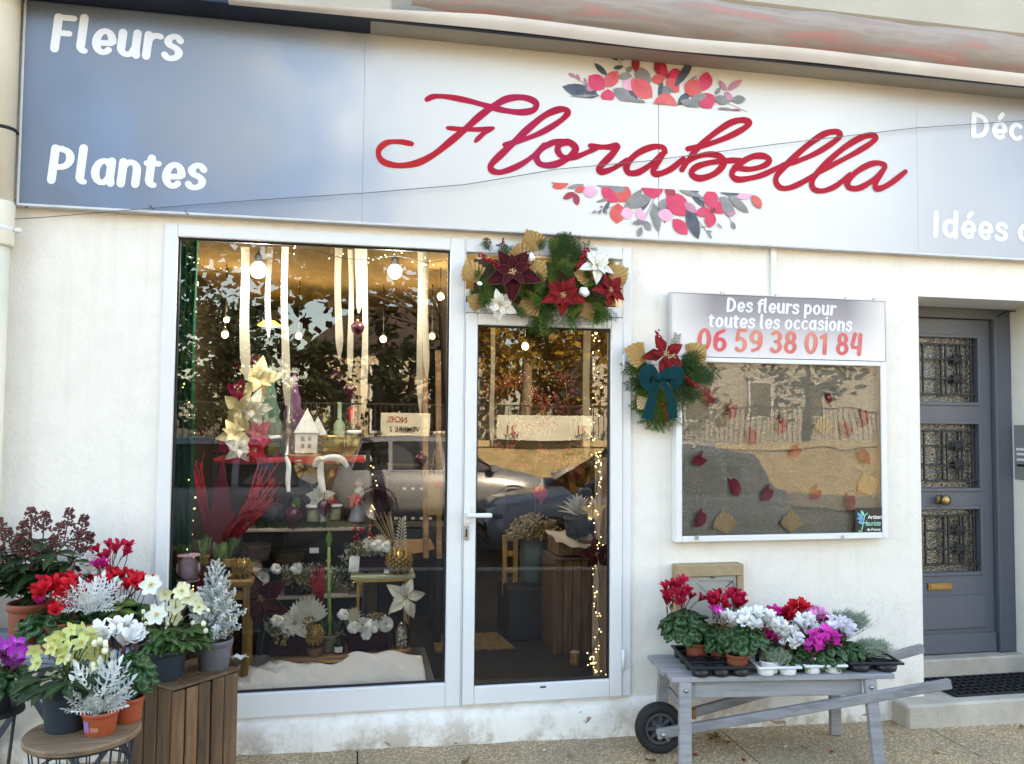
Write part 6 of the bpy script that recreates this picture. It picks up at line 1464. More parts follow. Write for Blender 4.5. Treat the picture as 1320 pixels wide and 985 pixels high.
def fairy(label, pts, Y, n, jit, seed, r=.0037):
    rnd = random.Random(seed); p3 = smooth3([P(u,v,Y+rnd.uniform(-.03,.03)) for u,v in pts], 8)
    t = thing('fairy_lights', label, 'string lights', p3[0]); b = MB(); b.tube(p3, .0016, 4, 0, False); b.build('wire', [CABLE], t)
    b = MB()
    for i in range(n):
        p = p3[int(rnd.uniform(0,len(p3)-1))]+Vector((rnd.uniform(-jit,jit),rnd.uniform(-.03,.02),rnd.uniform(-jit,jit))); b.ball(p, r*rnd.uniform(.8,1.3), 6, 4)
    o = b.build('bulbs', [FAIRY], t); o['kind'] = 'stuff'
fairy('string of fairy lights hanging over the green curtain', [(252,330),(249,400),(246,470),(242,500),(248,540),(244,590),(247,640),(244,690),(248,735),(243,775)], .17, 70, .022, 1)
fairy('string of fairy lights along the ceiling above the white globe', [(240,330),(262,345),(280,350),(300,345),(320,350),(335,352)], .9, 16, .02, 2)
fairy('string of fairy lights twisted over the top right of the window', [(372,325),(400,322),(430,330),(470,335),(510,330),(550,338),(578,335)], .25, 26, .02, 3, .0028)
fairy('string of fairy lights down the right side behind the shop door', [(765,420),(770,500),(764,560),(772,610),(764,660),(772,710),(762,760),(773,810),(762,850),(782,878)], .24, 120, .024, 4)
fairy('string of fairy lights trailing beside the second display table', [(478,600),(482,630),(476,680),(468,715),(458,750),(462,790)], .75, 24, .02, 5)
# ------------------------------------------------------------------ hanging cream ribbons
def ribbon(label, u, v0, v1, wpx, Y, tip=True):
    a, c = P(u,v0,Y), P(u+random.uniform(-2,2),v1,Y); w_ = Wd_(wpx,Y); tw = random.uniform(-.5,.5); b = MB(); n = 18
    def fn(uu, v):
        k = w_*(1-.75*max(0,(v-.82)/.18)**1.5 if tip else 1)*(1-.12*math.sin(v*5+tw)); ang = tw*.4*math.sin(v*3); x = (uu-.5)*k
        return (a.x+(c.x-a.x)*v+x*math.cos(ang)+.004*math.sin(v*6+u), Y+x*math.sin(ang)+.006*math.sin(v*8+u), a.z+(c.z-a.z)*v)
    b.grid(fn, 3, n); tag(b.build('hanging_ribbon', [CREAMRIB], None, a), label, 'ribbon', 'cream ribbons hanging in the window')
random.seed(2)
for a in [('broad cream ribbon left of the left white globe lamp',315,318,490,11,.45),('short cream ribbon right of the left white globe lamp',347,318,434,7,.5),('long cream ribbon right of the yellow disc lamp',367,318,523,9,.4),('cream ribbon ending above the dark hanging finial',436,318,462,9,.45),
          ('cream ribbon left of the plum bauble',452,322,488,7,.5),('short bright ribbon that carries the plum bauble',462,314,404,8,.4),('longest cream ribbon right of the plum bauble',470,318,538,8,.45),('long cream ribbon reaching down to the cream banner',541,318,535,7,.5),('short cream ribbon beside the right hand bulb',548,316,488,8,.6),
          ('white ribbon hanging behind the left edge of the door glass',635,422,575,6,.3),('white ribbon hanging behind the right part of the door glass',757,424,590,10,.35)]: ribbon(*a)
def bauble(label, u, v, rpx, Y, mat=BERRYV, cord=None):
    q = P(u,v,Y); r = Wd_(rpx,Y); t = thing('bauble', label, 'ornament', q, 0, 'hanging baubles in the shop'); b = MB()
    b.lathe([(r*.12,-r*1.5),(r*.3,-r*1.1),(r*.7,-r*.6),(r,0),(r*.95,r*.3),(r*.6,r*.75),(r*.3,r*.95),(r*.15,r*1.0)], 14, tuple(q)); b.build('ball', [mat], t)
    b = MB(); b.lathe([(r*.18,r*1.0),(r*.18,r*1.25)], 8, tuple(q)); b.build('cap', [GOLD], t)
    zt = CEIL if cord is None else P(u,cord,Y).z; b = MB(); b.tube([(q.x,q.y,q.z+r*1.2),(q.x,q.y,zt)], .0014, 4); b.build('string', [CABLE], t)
bauble('plum finial bauble hanging from the short bright ribbon',461,423,9,.40,BERRYV,402); bauble('dark plum finial hanging below the middle ribbons',436,486,10,.6,MAROON,460); bauble('deep red ball low between the two right ribbons',452,503,9,.8,BERRYV,486)
bauble('plum bauble beside the tote bag handle',543,592,8,.9,BERRYV,560); bauble('rose red ball hanging behind the shop door car reflection',697,636,10,.9,PFUCH,560); bauble('large dark red ball at the right behind the shop door',742,607,13,1.0,BERRYV,540)
# ------------------------------------------------------------------ shelving with the display
PALEW = M('pale_shelf_board', (0.50,0.42,0.33), (0.42,0.35,0.27), .6, 3, stretch=(.3,3,3)); BLK = M('black_shelf_metal', (0.015,0.015,0.016), None, .5)
su = thing('shelf_unit', 'three tier display shelf with pale boards in the window', 'shelf', P(375,760,.75))
def shelf(u0, u1, vv, Y, dp, th=.018):
    a, c = P(u0,vv,Y), P(u1,vv,Y); b = MB(); b.box((a.x,Y,(a.z+c.z)/2-th),(c.x,Y+dp,(a.z+c.z)/2),.003); b.build('shelf', [PALEW], su); return (a.z+c.z)/2
S1 = shelf(276,480,591,.55,.42); S2 = shelf(303,478,681,.60,.42); S3 = shelf(330,472,768,.62,.40)
for u in (277,474):
    for yy in (.56,.95):
        x = P(u,600,yy).x; b = MB(); b.box((x-.012,yy-.012,FZ),(x+.012,yy+.012,S1+.02)); b.build('post', [BLK], su)
b = MB(); xa, xc = P(277,600,1.0).x, P(474,600,1.0).x; b.box((xa+.02,1.02,FZ),(xc,1.035,S1-.03)); b.build('back_panel', [BLK], su)
b = MB(); a, c = P(276,590,.55), P(470,590,.55); b.grid(lambda u, v: (a.x+(c.x-a.x)*u, .545+.38*max(0,v-.22)-.006*math.sin(u*20)*(v<.22), S1+.004-(.02+.015*abs(math.sin(u*7)))*max(0,(.22-v)/.22)), 40, 9); tag(b.build('red_cloth', [REDCLOTH], None, (a.x,.55,S1)), 'red cloth runner lying along the top display shelf', 'cloth')
mo = MB(); rnd = random.Random(4)
for i in range(1500):
    u = rnd.uniform(330,478); yy = rnd.uniform(.61,.98); x = P(u,681,yy).x; hgt = rnd.uniform(.008,.045); d = rnd.uniform(-.02,.02); mo.add([(x-.004,yy,S2),(x+.004,yy,S2),(x+d,yy+d,S2+hgt)], [(0,1,2)])
o = mo.build('moss', [M('moss_green', (0.05,0.085,0.018), (0.03,0.05,0.012), .9, 30)], None, P(400,681,.8)); o['kind'] = 'stuff'; o['label'] = 'green moss covering the middle display shelf'; o['category'] = 'moss'
# tall poinsettia column
pg = thing('flower_garland', 'tall column of cream, gold, pink and red fabric poinsettias on the top shelf', 'flower arrangement', P(320,590,.62))
b = MB(); b.tube([P(318,588,.66),P(322,540,.66),P(335,470,.66)], .012, 6); b.build('stem', [STEM], pg)
for (u,v,r,k,Y) in [(335,488,27,'gold',.58),(320,470,20,'burg',.62),(308,505,18,'fuch',.62),(312,530,28,'gold',.56),(328,527,24,'white',.54),(302,560,22,'gold',.55),(333,560,20,'fuch',.55),(308,578,19,'white',.53),(330,580,20,'redf',.54),(295,572,16,'fuch',.6)]:
    poinsettia(pg, P(u,v,Y), Wd_(r,Y), k, (random.uniform(-.4,.4),-1,random.uniform(-.1,.3)), spin=random.random()*6)
# cut-out tree, candlestick, houses, jars
def cut_tree(label, u, v0, v1, wpx, Y, mat, teeth=6):
    a, c = P(u,v0,Y), P(u,v1,Y); w_ = Wd_(wpx,Y); H = c.z-a.z; R_ = []
    for i in range(teeth):
        t0 = i/teeth; k = (1-t0)*w_/2; R_ += [(k+.004, t0*H), (k*.72, (t0+.55/teeth)*H)]
    poly = [(a.x+x,a.z+z) for x,z in R_]+[(a.x,c.z)]+[(a.x-x,a.z+z) for x,z in R_[::-1]]
    b = MB(); b.prism(poly, Y, Y+.02); return tag(b.build('tree_cutout', [mat], None, a), label, 'decoration', 'cut-out fir trees in the display')
cut_tree('sage green board fir tree behind the poinsettia column', 345, 588, 470, 50, .80, M('sage_green_paint', (0.13,0.24,0.17), (0.11,0.2,0.15), .7, 3))
cut_tree('mauve board fir tree behind the silver candlestick', 377, 588, 478, 46, .88, M('mauve_paint', (0.24,0.09,0.20), (0.2,0.08,0.17), .7, 3))
cut_tree('large burgundy board fir tree in front of the red branches', 282, 760, 592, 66, .42, M('burgundy_felt', (0.13,0.004,0.018), (0.10,0.003,0.014), .8, 12), 9)
def lathe_thing(name, label, cat, u, v, Y, prof, mat, k=1.0, grp=None, n=18):
    q = P(u,v,Y); t = thing(name, label, cat, q, 0, grp); b = MB(); b.lathe([(r*k,z*k) for r,z in prof], n, tuple(q)); b.build('body', [mat], t); return t
CANDLE = [(.045,0),(.045,.01),(.018,.03),(.02,.10),(.026,.115),(.016,.13),(.026,.145),(.026,.16),(.016,.175),(.014,.34),(.017,.36)]
lathe_thing('candlestick', 'silvery turned candlestick on the top shelf left of the white houses', 'candlestick', 371, 588, .70, CANDLE, M('pewter', (0.33,0.30,0.27), (0.25,0.22,0.2), .35, 20, metal=.8), 1.25)
CERAM = M('white_ceramic', (0.72,0.70,0.64), (0.62,0.6,0.54), .4, 20)
def paperhouse(label, u, v, Y, wpx, hpx):
    q = P(u,v,Y); w_ = Wd_(wpx,Y)/2; h_ = Wd_(hpx,Y); b = MB(); b.box((q.x-w_,q.y-w_*.8,q.z),(q.x+w_,q.y+w_*.8,q.z+h_*.45),.003)
    t = thing('ornament_house', label, 'ornament', q, 0, 'white ornament houses'); b.build('wall', [CERAM], t); b = MB(); w2 = w_*1.12
    b.add([(q.x-w2,q.y-w2*.8,q.z+h_*.451),(q.x+w2,q.y-w2*.8,q.z+h_*.451),(q.x+w2,q.y+w2*.8,q.z+h_*.451),(q.x-w2,q.y+w2*.8,q.z+h_*.451),(q.x,q.y,q.z+h_)], [(0,1,4),(1,2,4),(2,3,4),(3,0,4),(3,2,1,0)]); b.build('roof', [CERAM], t)
    b = MB()
    for (dx, dz) in ((-.45,.12),(.15,.12),(-.45,.28),(.15,.28)): b.box((q.x+dx*w_,q.y-w_*.8-.003,q.z+h_*dz),(q.x+(dx+.3)*w_,q.y-w_*.8+.002,q.z+h_*(dz+.09)))
    b.build('windows', [M('grey_window_print', (0.3,0.28,0.25), None, .6)], t)
paperhouse('taller white pointed house ornament on a wooden tray', 395, 584, .64, 27, 56); paperhouse('white pointed house ornament behind the taller one', 409, 582, .74, 22, 44)
b = MB(); a, c = P(372,588,.60), P(412,588,.60); b.box((a.x,.58,S1+.006),(c.x,.80,S1+.02),.003); tag(b.build('tray', [BENCH], None, a), 'small wooden tray under the white house ornaments', 'tray')
JG = GLASS('jar_glass', 1.5, 0, 1, (.85,.87,.7)); WAX = M('yellow_wax', (0.55,0.50,0.14), (0.5,0.45,0.2), .5, 9)
def jar(label, u, v, Y, rpx, hpx, waxm=WAX, lid=WPLAST):
    q = P(u,v,Y); r = Wd_(rpx,Y); h_ = Wd_(hpx,Y); t = thing('candle_jar', label, 'jar', q, 0, 'candle jars on the shelves'); b = MB(); b.lathe([(0,.003),(r*.9,.003),(r*.9,h_*.7),(0,h_*.7)], 16, tuple(q), 0, None, True, False); b.build('wax', [waxm], t)
    b = MB(); b.lathe([(r*.95,0),(r,.004),(r,h_*.85)], 16, tuple(q), 0, None, True, False); b.build('glass', [JG], t); b = MB(); b.lathe([(r*1.03,h_*.86),(r*1.05,h_*.88),(r*1.05,h_),(r*.9,h_*1.03)], 16, tuple(q)); b.build('lid', [lid], t)
jar('yellow green candle jar with a white bow on the top shelf', 350, 586, .60, 11, 23); jar('small gold candle jar behind the hanging white ribbon', 428, 582, .66, 14, 20, WAX, GOLD); jar('candle jar with white lid at the right end of the top shelf', 456, 580, .64, 9, 24); 
jar('cream candle pot on the moss, left one', 404, 672, .64, 9, 20, COTTON); jar('cream candle pot on the moss, right of the heart bauble', 431, 670, .64, 9, 19, COTTON)
lathe_thing('bottle', 'tall pale glass bottle standing behind the gold candle jar', 'bottle', 437, 578, .85, [(.03,0),(.032,.01),(.032,.13),(.012,.16),(.012,.24),(.014,.25)], M('pale_green_glass', (0.35,0.42,0.26), None, .15), 1.1)
b = MB(); q = P(452,560,.9); b.lathe([(.055,0),(.065,.015),(.03,.02),(.02,.03)], 18, tuple(q)); t = thing('candle_holder', 'black wrought candle holder with a red candle behind the jars', 'candle holder', q); b.build('dish', [BLK], t); b = MB(); b.lathe([(.018,.03),(.018,.16),(.004,.17)], 12, tuple(q)); b.build('candle', [PREDF], t)
# white bows draped over the red shelf
def drape(label, pts, w_, Y):
    b = MB()
    for pl__ in (pts if isinstance(pts[0], list) else [pts]):
        p = smooth3([P(u,v,Y-.012*k) for k,(u,v) in enumerate(pl__)], 6); n = len(p); vs = []
        for i, q in enumerate(p):
            d = (p[min(n-1,i+1)]-p[max(0,i-1)]).normalized(); s_ = d.cross(Vector((0,1,0))).normalized(); k = w_*(.75+.5*math.sin(PI*i/n))
            vs += [q+s_*k/2+Vector((0,.006,0)), q+Vector((0,-.008,0)), q-s_*k/2+Vector((0,.006,0))]
        b.add(vs, [(3*i+j,3*i+j+1,3*i+j+4,3*i+j+3) for i in range(n-1) for j in (0,1)], 0, True)
    tag(b.build('white_ribbon', [COTTON], None, p[0]), label, 'ribbon', 'white ribbons draped over the red shelf')
drape('white ribbon falling from the red shelf to the heart bauble', [(368,588),(372,600),(371,620),(372,634)], .022, .53); drape('white knotted ribbon falling over the front of the red shelf', [[(448,602),(440,592),(426,590),(414,593)],[(414,592),(413,612),(417,634)],[(405,602),(409,594),(416,591)]], .030, .53)
HEART = BERRYV
bauble('small burgundy ball tied with a bow at the front of the moss shelf',378,665,11,.58,BERRYV,634); bauble('shiny burgundy ball hanging from the knotted white ribbon',418,653,9,.56,BERRYV,634)
def fan(label, u, v, r, Y, mat):
    q = P(u,v,Y); t = thing('paper_fan', label, 'decoration', q, 0, 'paper fans in the display'); me = palm_mesh(mat, .03); put(me, t, frame_mt(Vector((0,0,0)), (0,.1,1), (0,-1,.1), Wd_(r,Y)))
fan('burgundy pleated fan on the moss shelf behind the heart', 398, 672, 40, .72, MAROON); fan('dark burgundy fan at the right end of the moss shelf', 492, 660, 50, .80, MAROON); fan('pale straw fan above the moss shelf', 402, 625, 24, .70, NATP)
pp = thing('poinsettia_pot', 'white and green poinsettia in a cream pot among the moss', 'potted plant', P(414,672,.68)); pot(pp, P(414,672,.68), .045, .06, CERAM); poinsettia(pp, P(412,640,.66), .085, 'white', (0,-1,.4)); poinsettia(pp, P(424,648,.68), .06, 'redf', (.2,-1,.4))
# little angel figure in a red bonnet
ag = thing('figurine', 'angel figurine in a grey skirt with a red collar on the moss shelf', 'figurine', P(462,672,.66)); q = P(462,672,.66)
b = MB(); b.lathe([(.060,0),(.062,.01),(.045,.06),(.03,.11),(.022,.13)], 16, tuple(q)); b.build('skirt', [M('grey_tulle', (0.34,0.35,0.40), (0.26,0.27,0.31), .7, 20)], ag)
b = MB(); b.lathe([(.022,.128),(.03,.15),(.026,.18),(.012,.195)], 14, tuple(q)); b.build('bodice', [COTTON], ag); b = MB(); b.ball(q+Vector((0,0,.215)), .024, 10, 8); b.build('head', [M('pale_skin_paint', (0.6,0.42,0.33), None, .5)], ag); b = MB(); b.ball(q+Vector((0,.006,.226)), .027, 10, 8, 0, (1,1,.8)); b.build('hair', [M('grey_hair', (0.2,0.2,0.22), None, .8)], ag)
poinsettia(ag, q+Vector((-.02,-.04,.13)), .05, 'redf', (0,-1,.4))
hy = thing('hyacinth', 'sprouting bulb with green blades on the moss by the burgundy ball', 'potted plant', P(381,668,.66)); q = P(381,668,.66); pot(hy, q, .03, .03, CERAM)
for k in range(6): put(LEAF_LIME, hy, frame_mt(Vector((0,0,.03)), (random.uniform(-.25,.25),random.uniform(-.2,.1),1), (0,-1,0), .085))
# red branches
rb = thing('red_branches', 'bundle of bright red dried branches fanned out at the left of the display', 'dried branches', P(298,690,.40)); rnd = random.Random(8); REDB = M('red_branch', (0.42,0.010,0.03), (0.30,0.006,0.02), .7, 9)
b = MB(); q = P(300,740,.45); b.lathe([(.05,0),(.06,.02),(.055,.16),(.045,.2)], 18, tuple(q)); b.build('vase', [BLK], rb)
for k in range(34):
    if k < 22: root = P(rnd.uniform(288,306),rnd.uniform(685,700),.42); tip = P(rnd.uniform(330,362),rnd.uniform(590,645),.40+rnd.uniform(-.06,.1))
    else: root = P(rnd.uniform(262,272),rnd.uniform(650,700),.46); tip = P(rnd.uniform(238,268),rnd.uniform(585,620),.44+rnd.uniform(-.06,.1))
    m_ = root.lerp(tip,.5)+Vector((rnd.uniform(-.02,.02),0,rnd.uniform(-.015,.015))); b = MB(); b.tube([root,m_,tip], [.0055,.0045,.002], 5)
    for _ in range(3): s_ = m_.lerp(tip,rnd.random()); b.tube([s_, s_+Vector((rnd.uniform(-.02,.02),0,rnd.uniform(.02,.06)))], [.0025,.001], 3)
    b.build('branch', [REDB], rb)
# ------------------------------------------------------------------ third shelf and lower level
def cone(label, u, v, rpx, hpx, Y, base=None):
    q = P(u,v,Y); r = Wd_(rpx,Y); h_ = Wd_(hpx,Y); t = thing('gold_cone', label, 'ornament', q, 0, 'gold pine cone ornaments'); b = MB(); b.ball(q+Vector((0,0,h_/2)), 1, 14, 9, 0, (r*.82,r*.82,h_/2*.95)); b.build('core', [GOLD], t); b = MB()
    for i in range(12):
        z = -.92+1.84*(i+.5)/12; rr = math.sqrt(1-z*z*.92)*r; n = max(5,int(13*rr/r))
        for j in range(n):
            a = 2*PI*(j+.5*(i%2))/n; c = q+Vector((rr*math.cos(a)*.93,rr*math.sin(a)*.93,h_/2+z*h_/2)); b.octa(c, r*.19, 0, .9)
    o = b.build('scales', [GOLDCONE], t); o['kind'] = 'stuff'
cone('gold pine cone on the yellow stool', 312, 746, 12, 25, .22); cone('large gold pine cone on the pale display table', 514, 741, 17, 34, .50); cone('gold pine cone standing on a small brown jar', 405, 832, 11, 26, .30)
lathe_thing('brown_jar', 'small brown jar with a white label under the gold cone', 'jar', 405, 846, .30, [(.042,0),(.044,.005),(.044,.045),(.04,.05)], M('brown_ceramic', (0.16,0.07,0.04), None, .4))
def flower_box(label, u0, u1, v, Y, hpx, blooms_, extra, dp=.12):
    a, c = P(u0,v,Y), P(u1,v,Y); z = (a.z+c.z)/2; h_ = Wd_(hpx,Y); t = thing('flower_box', label, 'flower arrangement', ((a.x+c.x)/2,Y,z), 0, 'dark velvet boxes of dried flowers'); b = MB(); b.box((a.x,Y,z),(c.x,Y+dp,z+h_),.006); b.build('box', [MAROON], t); O = wloc(t)
    b = MB(); rnd = random.Random(int(u0))
    gy = MB()
    for k in range(110): gy.octa((rnd.uniform(a.x-.01,c.x+.01),rnd.uniform(Y-.03,Y+dp*.6),z+h_+rnd.uniform(.0,.085)), rnd.uniform(.003,.0065))
    gy.build('small_blooms', [PWHITE], t)['kind'] = 'stuff'
    for k in range(260): p = Vector((rnd.uniform(a.x,c.x),rnd.uniform(Y,Y+dp),z+h_)); d = Vector((rnd.uniform(-.6,.6),rnd.uniform(-.8,.3),1)).normalized(); s_ = d.cross(rv(1)).normalized()*rnd.uniform(.008,.016); L_ = rnd.uniform(.04,.095); b.add([p-s_*.3, p+d*L_*.5-s_, p+d*L_, p+d*L_*.5+s_], [(0,1,2,3)], rnd.randrange(2))
    o = b.build('foliage', [M('eucalyptus_leaf', (0.13,0.18,0.13), (0.2,0.24,0.17), .7, 9), M('olive_dried_leaf', (0.16,0.13,0.05), (0.1,0.1,0.04), .8, 9)], t); o['kind'] = 'stuff'
    for (u, vv, rpx, kind) in blooms_:
        q = P(u,vv,Y-.02); r = Wd_(rpx,Y)
        if kind == 'cotton':
            b = MB(); 
            for k in range(6): aa = k*1.05; b.ball(q+Vector((r*.42*math.cos(aa),-.01*(k%2),r*.42*math.sin(aa))), r*random.uniform(.36,.52), 8, 5)
            b.build('cotton_boll', [COTTON], t)
        elif kind == 'rose':
            m = Vector((0,-1,.4)).to_track_quat('Z','Y').to_matrix().to_4x4() @ Matrix.Scale(r,4); m.translation = q-O; put(ROSE, t, m)
        elif kind == 'berry': berries(t, [q+rv(r) for _ in range(26)], .008)
        elif kind == 'dry': 
            b = MB()
            for k in range(40): p = q+rv(r*.8); b.octa(p, r*.2)
            b.build('dried_bloom', [M('ochre_dried_bloom', (0.32,0.23,0.09), (0.22,0.17,0.06), .9, 20)], t)
        elif kind == 'star':
            b = MB()
            for k in range(14): aa = 2*PI*k/14; d = Vector((math.cos(aa),-.35,math.sin(aa))); s_ = d.cross(Vector((0,1,0))).normalized()*r*.14; b.add([q-s_*.4,q+d*r*.6-s_,q+d*r,q+d*r*.6+s_,q+s_*.4], [(0,1,2,3,4)])
            b.build('dried_star', [M('pale_straw', (0.6,0.52,0.38), (0.5,0.42,0.3), .8, 9)], t)
    for f in extra: f(t)
    return t
def rose_mesh():
    b = MB()
    for ring in range(4):
        n = 5; R_ = .25+.24*ring
        for k in range(n):
            a = 2*PI*(k+.5*ring)/n
            def fn(u, v, a=a, R_=R_): w_ = (u-.5)*1.5; return ((R_*(.55+.45*v))*math.cos(a+w_*.8), (R_*(.55+.45*v))*math.sin(a+w_*.8), .55-.14*ring-.5*(1-v)*R_+.10*v*abs(u-.5))
            b.grid(fn, 3, 2)
    return b.mesh('white_rose', COTTON)
ROSE = rose_mesh()
def bigfan(t, u=408, v=822, Y=.33):
    b = MB(); c = P(u-12,v-20,Y); me = leaf_mb(4,.30,.2,.1).mesh('bract', PWHITE); O = wloc(t)
    for k in range(15): a = -1.35+2.5*k/14; L_ = Wd_(34-4*abs(k-8)/4,Y); put(me, t, frame_mt(c-O, (math.sin(a),-.15,math.cos(a)), (0,-1,0), L_), 'bract')
    poinsettia(t, P(u-28,v-20,Y-.04), Wd_(24,Y), 'white', (-.1,-1,.1))
flower_box('dark velvet box with a cream spiky fan and poinsettia at the front left', 346, 396, 846, .30, 26, [(371,808,9,'rose'),(362,820,12,'dry'),(357,800,9,'cotton'),(398,802,9,'dry')], [bigfan])
flower_box('long dark velvet box of white cotton flowers on the low wooden table', 448, 499, 842, .33, 26, [(455,808,9,'cotton'),(468,806,10,'rose'),(480,806,11,'cotton'),(497,805,10,'rose'),(456,792,11,'star'),(443,792,9,'cotton'),(472,818,8,'cotton'),(486,796,8,'dry')], [])
flower_box('dark velvet box of cotton, white roses and berries on the pale table', 461, 501, 737, .52, 19, [(475,702,9,'rose'),(486,703,9,'cotton'),(497,705,9,'cotton'),(490,696,9,'star'),(470,690,13,'berry'),(463,705,9,'dry')], [])
flower_box('dark box of cotton and dried flowers on the lowest shelf', 366, 402, 766, .64, 18, [(338,746,9,'rose'),(373,746,9,'dry'),(356,733,8,'cotton'),(383,733,9,'cotton'),(392,745,9,'dry'),(330,730,9,'star')], [])
# white cloth label beside the upper box
b = MB(); a, c = P(449,737,.51), P(464,717,.51); b.grid(lambda u, v: (a.x+(c.x-a.x)*(u*.9+.1*v), .505-.012*math.sin(v*5), a.z+(c.z-a.z)*v), 4, 6); tag(b.build('white_cloth', [COTTON], None, a), 'small white cloth hanging on the box of cotton flowers', 'cloth')
def bottle(label, u, v, Y, k=1.0):
    q = P(u,v,Y); t = thing('small_bottle', label, 'bottle', q, 0, 'small dark bottles with white labels'); b = MB(); b.lathe([(.020*k,0),(.021*k,.004),(.021*k,.04*k),(.009*k,.052*k),(.009*k,.066*k)], 14, tuple(q)); b.build('glass', [M('dark_bottle_glass', (0.01,0.008,0.01), None, .12)], t)
    potlabel(t, tuple(q), .0215*k, .010*k, .032*k, R(-100), 1.7, (LABELW,), 1.0)
bottle('small dark bottle with a white label on the pale table', 499, 741, .49); bottle('dark bottle with a white label left of the long cotton box', 437, 843, .32, 1.35)
# ------------------------------------------------------------------ more stock crowded on the shelves
lathe_thing('vase', 'round blue grey vase standing on the moss behind the red branches', 'vase', 352, 679, .78, [(.04,0),(.075,.03),(.085,.075),(.06,.12),(.045,.135)], M('blue_grey_glaze', (0.07,0.085,0.10), (0.05,0.06,0.075), .35, 6), 1.0)
def basket(label, u, v, Y, r, h_):
    q = P(u,v,Y); t = thing('basket', label, 'basket', q, 0, 'wicker baskets on the shelves'); WK = M('dark_wicker', (0.17,0.10,0.05), (0.08,0.05,0.03), .8, 30)
    for i in range(7): b = MB(); z = q.z+h_*(i+.5)/7; rr = r*(.85+.15*i/6); b.tube([(q.x+rr*math.cos(2*PI*k/18)*(1+.03*(k%2)),q.y+rr*math.sin(2*PI*k/18),z) for k in range(19)], h_/12, 5, 0, False); b.build('band', [WK], t)
basket('dark wicker basket at the left end of the third shelf', 330, 722, .72, .075, .09); basket('shallow wicker basket behind the cotton box on the third shelf', 372, 724, .86, .09, .06)
def bunch(label, u, v, Y, spread, hgt_, n, mats, seed, cat='dried flowers'):
    q = P(u,v,Y); rnd = random.Random(seed); t = thing('dried_bunch', label, cat, q, 0, 'dried bunches in the display'); b = MB(); f = MB()
    for k in range(n):
        tip = q+Vector((rnd.gauss(0,spread*.5),rnd.uniform(-.06,.03),hgt_*rnd.uniform(.45,1.05))); b.tube([q+rv(.006), q.lerp(tip,.5)+rv(.01), tip], [.0018,.0016,.001], 3, 0, False)
        for j in range(5):
            p = q.lerp(tip, rnd.uniform(.45,1)); d = rv(1).normalized(); s_ = d.cross(rv(1)).normalized()*.007; f.add([p-s_*.3,p+d*.014-s_,p+d*.030,p+d*.014+s_], [(0,1,2,3)], rnd.randrange(len(mats)))
    b.build('stems', [STEM], t)['kind'] = 'stuff'; f.build('leaves', mats, t)['kind'] = 'stuff'
EUC = M('eucalyptus_green', (0.16,0.22,0.15), (0.10,0.15,0.10), .7, 9); OCH = M('ochre_seed_heads', (0.36,0.25,0.10), (0.24,0.16,0.06), .8, 9); WHB = M('white_buds', (0.72,0.70,0.62), None, .7); MAR = M('maroon_leaves', (0.10,0.006,0.015), None, .7); DGR = M('dark_shelf_green', (0.025,0.05,0.02), (0.04,0.07,0.02), .7, 9)
for a in [('bunch of eucalyptus and white buds on the third shelf',425,766,.70,.10,.19,40,[EUC,WHB],1),('ochre and green dried bunch right of the third shelf cotton box',392,766,.66,.09,.12,34,[OCH,EUC],2),('white budded twigs leaning across the third shelf',455,766,.74,.12,.20,30,[WHB,DGR],3),('dark green sprigs on the moss beside the figurine',446,678,.78,.10,.11,40,[DGR,EUC],4),
          ('maroon leafy bunch at the back of the moss shelf',432,678,.90,.14,.22,50,[MAR,DGR],5),('dark maroon bunch behind the left moss pots',385,678,.90,.12,.20,46,[MAR,MAR,DGR],6),('golden brown bunch behind the candle jars on the top shelf',447,585,.90,.12,.26,46,[OCH,DGR],7),('ochre bunch behind the tall poinsettia column',290,588,.90,.14,.34,60,[OCH,DGR],8),
          ('green dried bunch behind the white house ornaments',405,585,.93,.10,.30,44,[DGR,OCH],9),('pale eucalyptus bunch left of the upper cotton box',452,738,.66,.07,.17,34,[EUC,WHB],10),('dark green bunch behind the long cotton box',430,842,.46,.10,.16,44,[DGR,EUC],11)]: bunch(*a)
poinsettia(pp, P(400,655,.70), .075, 'burg', (-.2,-1,.3)); poinsettia(pp, P(440,660,.75), .06, 'burg', (.2,-1,.2))
# tables
def gold_table(label, corners, topm, Y, dp, legs, vbot, ht=.02):
    (u0,u1,vv) = corners; a, c = P(u0,vv,Y), P(u1,vv,Y); z = (a.z+c.z)/2; t = thing('display_table', label, 'table', ((a.x+c.x)/2,Y,FZ)); b = MB(); b.box((a.x,Y-.02,z-ht),(c.x,Y+dp,z),.003); b.build('tabletop', [topm], t)
    for (u, yy) in legs:
        x = P(u,vv,Y).x; b = MB(); b.box((x-.008,yy-.008,FZ+.005),(x+.008,yy+.008,z-ht),.001); b.build('leg', [GOLD], t)
    for yy in (Y,Y+dp-.02): b = MB(); b.box((a.x+.02,yy-.007,z-ht-.018),(c.x-.02,yy+.007,z-ht-.0005),.001); b.build('rail', [GOLD], t)
gold_table('low wooden bench table with gold legs at the front of the display', (350,500,845), BENCH, .28, .22, [(356,.285),(474,.285),(497,.46),(370,.46)], 0); gold_table('pale topped side table with thin gold legs in the display', (452,535,741), M('pale_green_top', (0.50,0.52,0.33), (0.46,0.48,0.3), .4, 3), .47, .26, [(462,.485),(470,.70),(523,.485),(530,.70)], 0)
ys = thing('yellow_stool', 'yellow pine stool at the left behind the crate', 'stool', P(305,880,.2)); a, c = P(284,748,.16), P(326,748,.16); zt = a.z
b = MB(); b.box((a.x,.14,zt-.035),(c.x,.36,zt),.008); b.build('seat', [YELW], ys); x = P(317,800,.17).x
